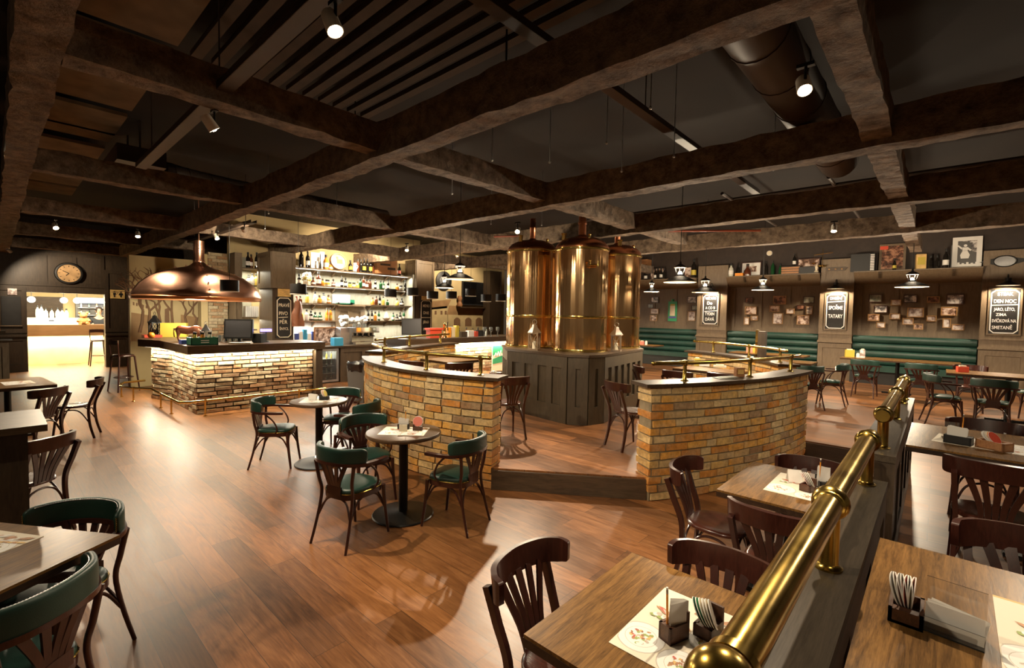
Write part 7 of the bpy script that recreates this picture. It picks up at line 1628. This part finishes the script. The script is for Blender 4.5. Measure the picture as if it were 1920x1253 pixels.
# ================================================================== THINGS ON THE TABLES
M['food_red'] = plain('printed_red_food', (0.50, 0.10, 0.07), 0.5, var=0.3, nscale=40); M['food_brown'] = plain('printed_brown_food', (0.42, 0.20, 0.09), 0.5, var=0.4, nscale=40); M['food_green'] = plain('printed_green_food', (0.30, 0.38, 0.10), 0.5, var=0.3, nscale=40)
M['plate_print'] = plain('printed_plate', (0.86, 0.84, 0.80), 0.5); M['mat_base'] = plain('mat_paper', (0.80, 0.72, 0.58), 0.55); M['ink'] = plain('dark_green_ink', (0.09, 0.10, 0.05), 0.6); M['rim_grey'] = plain('printed_rim', (0.55, 0.48, 0.40), 0.5)
MATS = ['mat_base', 'plate_print', 'food_red', 'food_brown', 'food_green', 'rim_grey', 'ink', 'gold_paper']
def paper_mat(loc, rz, w_, l_, label, seed, band=False, logo=False):
    """Printed paper mat: plates and food are printed on the sheet."""
    t = thing('paper_placemat', label, 'placemat', loc, rz)
    mb = MB(); rn = random.Random(seed)
    mb.mi = 0; mb.box((0, 0, 0.0006), (w_, l_, 0.0012))
    z = [0.00125]
    def disc_(x, y, r, mi, n=26, sy=1.0):
        z[0] += 0.000012; mb.mi = mi
        P = [(max(-w_/2+0.003, min(w_/2-0.003, x+r*math.cos(2*PI*i/n))), max(-l_/2+0.003, min(l_/2-0.003, y+r*sy*math.sin(2*PI*i/n))), z[0]) for i in range(n)]
        mb._f([mb._v(p) for p in P])
    def blob(x, y, r, mi, el=1.0, a0=0.0):
        z[0] += 0.000012; mb.mi = mi; n = 14; P = []
        for i in range(n):
            a = 2*PI*i/n; k = r*(1+rn.uniform(-.25, .25)); px, py = k*math.cos(a)*el, k*math.sin(a)
            qx, qy = x+px*math.cos(a0)-py*math.sin(a0), y+px*math.sin(a0)+py*math.cos(a0)
            P.append((max(-w_/2+0.003, min(w_/2-0.003, qx)), max(-l_/2+0.003, min(l_/2-0.003, qy)), z[0]))
        mb._f([mb._v(p) for p in P])
    if band:
        mb.mi = 7; z[0] += 0.00001; y0 = l_/2; mb._f([mb._v(p) for p in ((-w_/2, y0-0.012, z[0]), (w_/2, y0-0.012, z[0]), (w_/2, y0, z[0]), (-w_/2, y0, z[0]))])
    for (x, y, r) in ((-0.28, -0.27, 0.27), (0.22, -0.36, 0.24), (0.3, 0.02, 0.2)):
        x, y, r = x*w_, y*l_, r*w_
        disc_(x, y, r, 5); disc_(x, y, r*0.95, 1); disc_(x, y, r*0.66, 5); disc_(x, y, r*0.64, 1)
        for k in range(44):
            a = rn.uniform(0, 6.28); q = rn.uniform(0, r*0.5); blob(x+q*math.cos(a), y+q*math.sin(a), rn.uniform(0.0025, 0.006), rn.choice((2, 3, 3, 4, 7, 1, 5)), rn.uniform(1, 2.2), rn.uniform(0, 3))
    for k in range(7):
        blob((-0.3+0.05*k)*w_, (0.16-0.012*k)*l_, 0.010, (3, 2, 5)[k % 3], 3.0, -0.5)
    for k in range(6): blob((-0.36+0.03*k)*w_, (0.05+0.02*(k % 3))*l_, 0.010, (4, 1, 5)[k % 3])
    for k in range(9): blob((0.06+0.045*k)*w_, (0.34+0.03*math.sin(k))*l_, 0.010, (3, 1, 5, 3)[k % 4], 2.2, 0.6)
    for k in range(6): blob((0.2+0.05*k)*w_, (0.2+0.01*k)*l_, 0.008, (3, 7)[k % 2], 3.0, 0.2)
    mb.build('sheet', [M[k] for k in MATS], t, smooth=False)
    if logo:
        mb = MB()
        mb.tube(bez([(-0.055, 0.0, 0.0016), (-0.035, 0.03, 0.0016), (-0.01, 0.012, 0.0016), (0.015, 0.032, 0.0016), (0.035, 0.014, 0.0016)], 5), 0.0022, 5, flat=0.2)
        for k in range(5): mb.tube(bez([(-0.04+k*0.022, -0.012, 0.0016), (-0.033+k*0.022, 0.012, 0.0016), (-0.026+k*0.022, -0.004, 0.0016), (-0.02+k*0.022, 0.004, 0.0016)], 4), 0.0016, 5, flat=0.2)
        mb.tube(bez([(-0.05, -0.03, 0.0016), (0.0, -0.024, 0.0016), (0.05, -0.034, 0.0016)], 4), 0.0012, 5, flat=0.2)
        o = mb.build('printed_script', M['ink'], t); o.location = (-w_*0.12, l_*0.32, 0); o.rotation_euler = (0, 0, -PI/2); 
    return t
def caddy(loc, rz, label, sz=(0.06, 0.105, 0.05), back=0.03, mat='caddy', prong=False):
    """Little open wooden box; back wall higher."""
    t = thing('wooden_caddy', label, 'caddy', loc, rz); x, y, h = sz; k = 0.009
    mb = MB(); mb.span((-x/2, -y/2, 0), (x/2, y/2, 0.008))
    mb.span((-x/2, -y/2, 0), (-x/2+k, y/2, h)); mb.span((x/2-k, -y/2, 0), (x/2, y/2, h)); mb.span((-x/2, -y/2, 0), (x/2, -y/2+k, h)); mb.span((-x/2, y/2-k, 0), (x/2, y/2, h+back)); mb.bev(0.0015, 1); mb.build('box', M[mat], t)
    mb = MB(); mb.span((-x/2+k, -y/2+k, h*0.28), (x/2-k, -y/2+k+0.02, h-0.002)); mb.build('front_block', M[mat], t)
    return t
def coaster(loc, rx, rz, mat, label, group, r=0.045, proto={}):
    if mat not in proto:
        t = thing('coaster', label, 'coaster', loc, rz, group); mb = MB(); mb.lathe([(0, -0.0012), (r, -0.0012), (r, 0.0012), (0, 0.0012)], 32); mb.build('disc', M['white'], t); 
        mb = MB(); mb.lathe([(0, 0.0013), (r*0.96, 0.0013), (r*0.96, 0.0015), (0, 0.0015)], 32); mb.lathe([(0, -0.0015), (r*0.96, -0.0015), (r*0.96, -0.0013), (0, -0.0013)], 32); mb.build('print', M[mat], t); proto[mat] = t
    else: t = dup(proto[mat], loc, rz, label, group)
    t.rotation_euler = (rx, 0, rz); return t
def coasters(c, rz, mats, label, group, tilt=1.25, step=0.0085, h=0.05):
    """Round coasters leaning in a row along the local y axis of the caddy."""
    for i, m in enumerate(mats):
        q = Matrix.Rotation(rz, 4, 'Z') @ Vector((0, -0.012+step*i, 0))
        coaster((c[0]+q.x, c[1]+q.y, c[2]+h), tilt-0.03*i, rz, m, label, group)
def pencil(loc, tx, ty, label, L=0.165):
    t = thing('pencil', label, 'pencil', loc); t.rotation_euler = (tx, ty, 0.3)
    mb = MB(); mb.lathe([(0, 0), (0.001, 0.0), (0.0036, 0.018), (0.0036, L-0.022), (0, L-0.022)], 6); mb.build('shaft', M['pencil'], t)
    mb = MB(); mb.lathe([(0.0039, L-0.022), (0.0039, L-0.008), (0, L-0.008)], 10); mb.build('ferrule', M['steel'], t); mb = MB(); mb.lathe([(0.0037, L-0.008), (0.0037, L-0.001), (0, L)], 10); mb.build('eraser', M['white'], t); return t
def napkins(loc, rz, label, w_=0.10, h=0.10, fan=0.03, n=4):
    t = thing('paper_sheets', label, 'paper', loc, rz)
    mb = MB()
    for i in range(n):
        y = (i-n/2)*0.004; k = fan*(i/n); mb.quad([(-w_/2, y, 0), (w_/2, y, 0), (w_/2+k*0.6, y+k, h-i*0.004), (-w_/2+k, y+k*0.6, h+0.006*(i % 2))]); mb.quad([(-w_/2, y+0.0012, 0), (w_/2, y+0.0012, 0), (w_/2+k*0.6, y+k+0.0012, h-i*0.004), (-w_/2+k, y+k*0.6+0.0012, h+0.006*(i % 2))])
    mb.build('sheet', M['white'], t, smooth=False); return t
# nearest square table
Z1 = 0.7505
paper_mat((-0.60, 1.52, Z1), 0.0, 0.29, 0.42, 'printed food mat on the nearest square table', 1)
caddy((-0.600, 1.475, Z1+0.0014), -0.35, 'dark wooden holder with white sheets and a pencil on the nearest table', (0.05, 0.085, 0.055), 0.035)
pencil((-0.612, 1.452, Z1+0.012), 0.02, -0.03, 'orange pencil standing in the holder on the nearest table')
napkins((-0.590, 1.478, Z1+0.012), 1.1, 'white sheets standing in the holder on the nearest table', 0.07, 0.115, 0.02)
caddy((-0.525, 1.575, Z1+0.0014), -0.1, 'brown wooden box of round coasters on the nearest table', (0.062, 0.09, 0.042), 0.045)
coasters((-0.525, 1.575, Z1+0.02), 1.95, ['rim_grey', 'paper_cream', 'white', 'paper_cream', 'green_print', 'green_plastic'], 'round coaster leaning in the brown box on the nearest square table', 'coasters on the nearest table', 1.2)
# second square table
paper_mat((-0.60, 3.38, Z1), 0.0, 0.32, 0.44, 'printed food mat on the square table before the curved brick wall', 2)
caddy((-0.555, 3.34, Z1+0.0014), -0.2, 'brown wooden box of red coasters on the second square table', (0.062, 0.09, 0.042), 0.03)
coasters((-0.555, 3.34, Z1+0.02), 1.95, ['white', 'paper_cream', 'white', 'pink', 'red'], 'round coaster leaning in the brown box on the second square table', 'coasters on the second table', 1.15)
caddy((-0.50, 3.46, Z1+0.0014), 0.5, 'black wooden holder with white sheets on the second square table', (0.055, 0.085, 0.045), 0.03, 'black')
napkins((-0.498, 3.462, Z1+0.012), 0.6, 'white sheets standing in the black holder on the second square table', 0.075, 0.12, 0.02)
pencil((-0.515, 3.447, Z1+0.012), 0.03, 0.02, 'orange pencil standing in the black holder on the second square table', 0.175)
t = thing('table_card', 'small folded white card on the second square table', 'card', (-0.655, 3.47, Z1+0.0014), 0.5); mb = MB(); mb.quad([(-0.04, -0.03, 0), (0.04, -0.03, 0), (0.04, 0, 0.075), (-0.04, 0, 0.075)]); mb.quad([(-0.04, 0.03, 0), (0.04, 0.03, 0), (0.04, 0, 0.075), (-0.04, 0, 0.075)]); mb.build('card', M['white'], t, smooth=False)
# raised table with the clear stand
Z2 = 0.9705
caddy((-0.035, 1.71, Z2), 0.0, 'dark brown box holding a fan of edge-on coasters beside the clear stand', (0.075, 0.12, 0.04), 0.0)
for i in range(11):
    coaster((-0.058+0.0036*i, 1.715, Z2+0.068), 0, 0, ('white', 'paper_cream', 'pink', 'white')[i % 4], 'round coaster standing edge-on in the dark brown box by the clear stand', 'coasters by the clear stand').rotation_euler = (0, PI/2-0.34+0.042*i, 0.14*((i % 3)-1))
t = thing('napkin_stand', 'clear acrylic stand holding white napkins on the raised oak table', 'stand', (0.062, 1.70, Z2), -0.08)
mb = MB(); mb.span((-0.06, -0.04, 0), (0.06, 0.035, 0.003)); mb.span((-0.06, -0.04, 0.003), (0.06, -0.037, 0.04)); mb.box((0, 0.032, 0.062), (0.12, 0.003, 0.122)); mb.bev(0.0008, 1); mb.build('acrylic', M['lamp_glass'], t)
napkins((0.062, 1.69, Z2+0.004), -0.08, 'white napkins folded in the clear acrylic stand', 0.115, 0.07, 0.018, 5)
paper_mat((0.315, 1.80, Z2), -0.02, 0.33, 0.46, 'cream mat with a dark script emblem at the picture edge beside the clear stand', 3, band=True, logo=True)
# raised table with two boxes
paper_mat((0.27, 4.52, Z2), 1.45, 0.34, 0.52, 'printed mat under the two wooden boxes on the raised table', 4)
caddy((0.13, 4.42, Z2+0.0014), 1.35, 'black wooden holder with a note pad on the raised table beyond', (0.08, 0.14, 0.055), 0.0, 'black')
napkins((0.12, 4.42, Z2+0.014), 0.0, 'white note sheets standing in the black holder beyond the clear stand table', 0.10, 0.10, 0.02)
pencil((0.145, 4.445, Z2+0.014), 0.03, 0.02, 'orange pencil standing in the black holder on the raised table beyond', 0.19)
caddy((0.30, 4.40, Z2+0.0014), 1.0, 'brown wooden box with red coasters on the raised table beyond', (0.10, 0.15, 0.055), 0.0, 'crate')
coasters((0.29, 4.40, Z2+0.025), 1.0, ['red', 'orange', 'paper_cream', 'rim_grey', 'white'], 'round coaster leaning in the brown box on the raised table beyond', 'coasters on the raised table beyond', 0.95)
t = thing('card_holder', 'clear upright card holder behind the note pad on the raised table', 'holder', (0.09, 4.56, Z2+0.0014), 0.1); mb = MB(); mb.box((0, 0, 0.06), (0.09, 0.004, 0.12)); mb.box((0, 0, 0.004), (0.09, 0.05, 0.008)); mb.build('acrylic', M['lamp_glass'], t)
# round tables
paper_mat((-3.46, 2.42, Z1), 0.72, 0.40, 0.29, 'printed food mat on the nearer round table', 5)
caddy((-3.53, 2.46, Z1+0.0014), 2.3, 'black holder with sheets on the nearer round table', (0.05, 0.10, 0.045), 0.0, 'black')
napkins((-3.53, 2.46, Z1+0.012), 0.75, 'white sheets in the black holder on the nearer round table', 0.09, 0.085, 0.01)
pencil((-3.515, 2.47, Z1+0.012), 0.02, 0.02, 'orange pencil standing in the black holder on the nearer round table', 0.17)
caddy((-3.40, 2.52, Z1+0.0014), 2.3, 'small dark box behind the folded card on the nearer round table', (0.05, 0.08, 0.035), 0.02)
coasters((-3.41, 2.53, Z1+0.03), 0.7, ['pink', 'pink', 'red'], 'salmon round coaster standing on the nearer round table', 'salmon coasters on the nearer round table', 1.35)
t = thing('table_card', 'folded pale card in front of the salmon coasters on the nearer round table', 'card', (-3.45, 2.40, Z1+0.0014), 0.75); mb = MB(); mb.box((0, 0, 0.03), (0.07, 0.01, 0.06)); mb.build('card', M['paper_cream'], t, smooth=False)
paper_mat((-5.34, 2.55, Z1), 0.9, 0.40, 0.29, 'printed food mat on the farther round table', 6)
caddy((-5.33, 2.60, Z1+0.0014), 2.3, 'dark holder with amber coasters on the farther round table', (0.06, 0.1, 0.045), 0.02, 'black')
coasters((-5.33, 2.60, Z1+0.025), 2.3, ['yellow', 'gold_paper', 'orange', 'white'], 'amber coaster leaning in the holder on the farther round table', 'coasters on the farther round table', 1.2)
napkins((-5.42, 2.5, Z1+0.0014), 0.75, 'white folded sheets at the mat edge on the farther round table', 0.09, 0.07, 0.02)
paper_mat((-3.08, -0.10, Z1), 0.55, 0.42, 0.29, 'printed mat with one corner showing on the turned oak table', 7)
paper_mat((-9.2, 0.2, Z1), 0.1, 0.42, 0.29, 'pale paper mat on the table before the white doorway', 8)
# far tables
FZ = 0.9705
def far_box(px, py, label, size, mat, z=FZ, nm='menu_stand', cat='stand', y=None):
    q = at(px, py, z=z) if y is None else at(px, py, y=y); t = thing(nm, label, cat, (q.x, q.y, z), 0.3); mb = MB(); mb.box((0, 0, size[2]/2), size); mb.bev(0.004, 1); mb.build('body', M[mat], t)
    mb = MB(); mb.box((0, 0, size[2]+0.01), (size[0]*0.6, size[1]*0.6, 0.02)); mb.build('top_edge', M['paper_cream'], t); return t
far_box(1625, 0, 'amber coaster box on the long table below the middle photo panels', (0.17, 0.1, 0.16), 'yellow', y=13.1)
far_box(1641, 0, 'small pale card beside the amber box on the long table', (0.06, 0.05, 0.08), 'white', y=13.1)
far_box(1650, 0, 'upright white card with dark print on the long table', (0.09, 0.05, 0.18), 'photo_pale', y=13.1)
far_box(1431, 0, 'salmon round stack on the table before the middle bench', (0.14, 0.1, 0.14), 'pink', y=12.45)
far_box(1443, 0, 'amber box on the table before the middle bench', (0.15, 0.1, 0.18), 'yellow', y=12.5)
far_box(1452, 0, 'white card on the table before the middle bench', (0.1, 0.06, 0.12), 'white', y=12.4)
far_box(1214, 0, 'amber box on the table beside the tanks', (0.13, 0.1, 0.14), 'yellow', y=12.95)
far_box(1223, 0, 'salmon pale stack on the table beside the tanks', (0.12, 0.1, 0.1), 'pink', y=12.95)
far_box(1231, 0, 'small white card on the table beside the tanks', (0.06, 0.06, 0.1), 'white', y=12.95)
far_box(1845, 0, 'red coaster box on the table below the last chalkboard', (0.14, 0.09, 0.09), 'red', y=10.9)
far_box(1331, 0, 'yellow box inside the ring behind the right brass rail', (0.1, 0.08, 0.12), 'yellow', y=8.2)
far_box(1345, 0, 'white card inside the ring behind the right brass rail', (0.16, 0.08, 0.05), 'white', y=8.2)
far_box(1375, 0, 'pale folded paper inside the ring behind the right brass rail', (0.2, 0.12, 0.03), 'paper_cream', y=8.2)
q = at(1389, 660, y=7.9); t = thing('brass_post', 'brass capped dark post standing inside the ring by the right rail', 'post', (q.x, 9.1, PF)); mb = MB(); mb.span((-0.06, -0.06, 0), (0.06, 0.06, 1.36)); mb.build('dark_post', M['dark_wood'], t, smooth=False); mb = MB(); mb.span((-0.10, -0.05, 0.7), (-0.061, 0.05, 1.38)); mb.bev(0.008, 2); mb.build('brass_strip', M['brass_bright'], t)
q = at(1428, 703, x=-1.62); t = thing('menu_block', 'small carved wooden menu block standing on the right curved wall', 'block', (-1.62, 5.55, 1.155), 0.9); mb = MB(); mb.box((0, 0, 0.05), (0.1, 0.05, 0.1)); mb.bev(0.006, 1); mb.build('block', M['crate'], t); mb = MB(); mb.box((0, -0.027, 0.055), (0.07, 0.004, 0.05)); mb.build('emblem', M['gold_paper'], t)
t = thing('paper_leaflet', 'open grey green leaflet lying on the right curved wall capping', 'leaflet', (-1.68, 5.25, 1.155), 0.9); mb = MB(); mb.box((0, 0, 0.003), (0.2, 0.14, 0.005)); mb.box((0.05, 0.02, 0.012), (0.18, 0.12, 0.004), ry=-0.06); mb.build('pages', M['photo_green'], t, smooth=False)
for i, px in enumerate((-6.35, -5.95)):
    pass
# amber items on the side counter at the doorway
t = thing('menu_box', 'orange and brown menu box on the stepped counter left of the doorway', 'box', (-15.2, 0.02, 1.241)); mb = MB(); mb.box((0, 0, 0.14), (0.16, 0.12, 0.28)); mb.bev(0.005, 1); mb.build('box', M['orange'], t); mb = MB(); mb.box((0.082, 0.0, 0.14), (0.004, 0.05, 0.24)); mb.build('dark_band', M['dark_wood'], t)
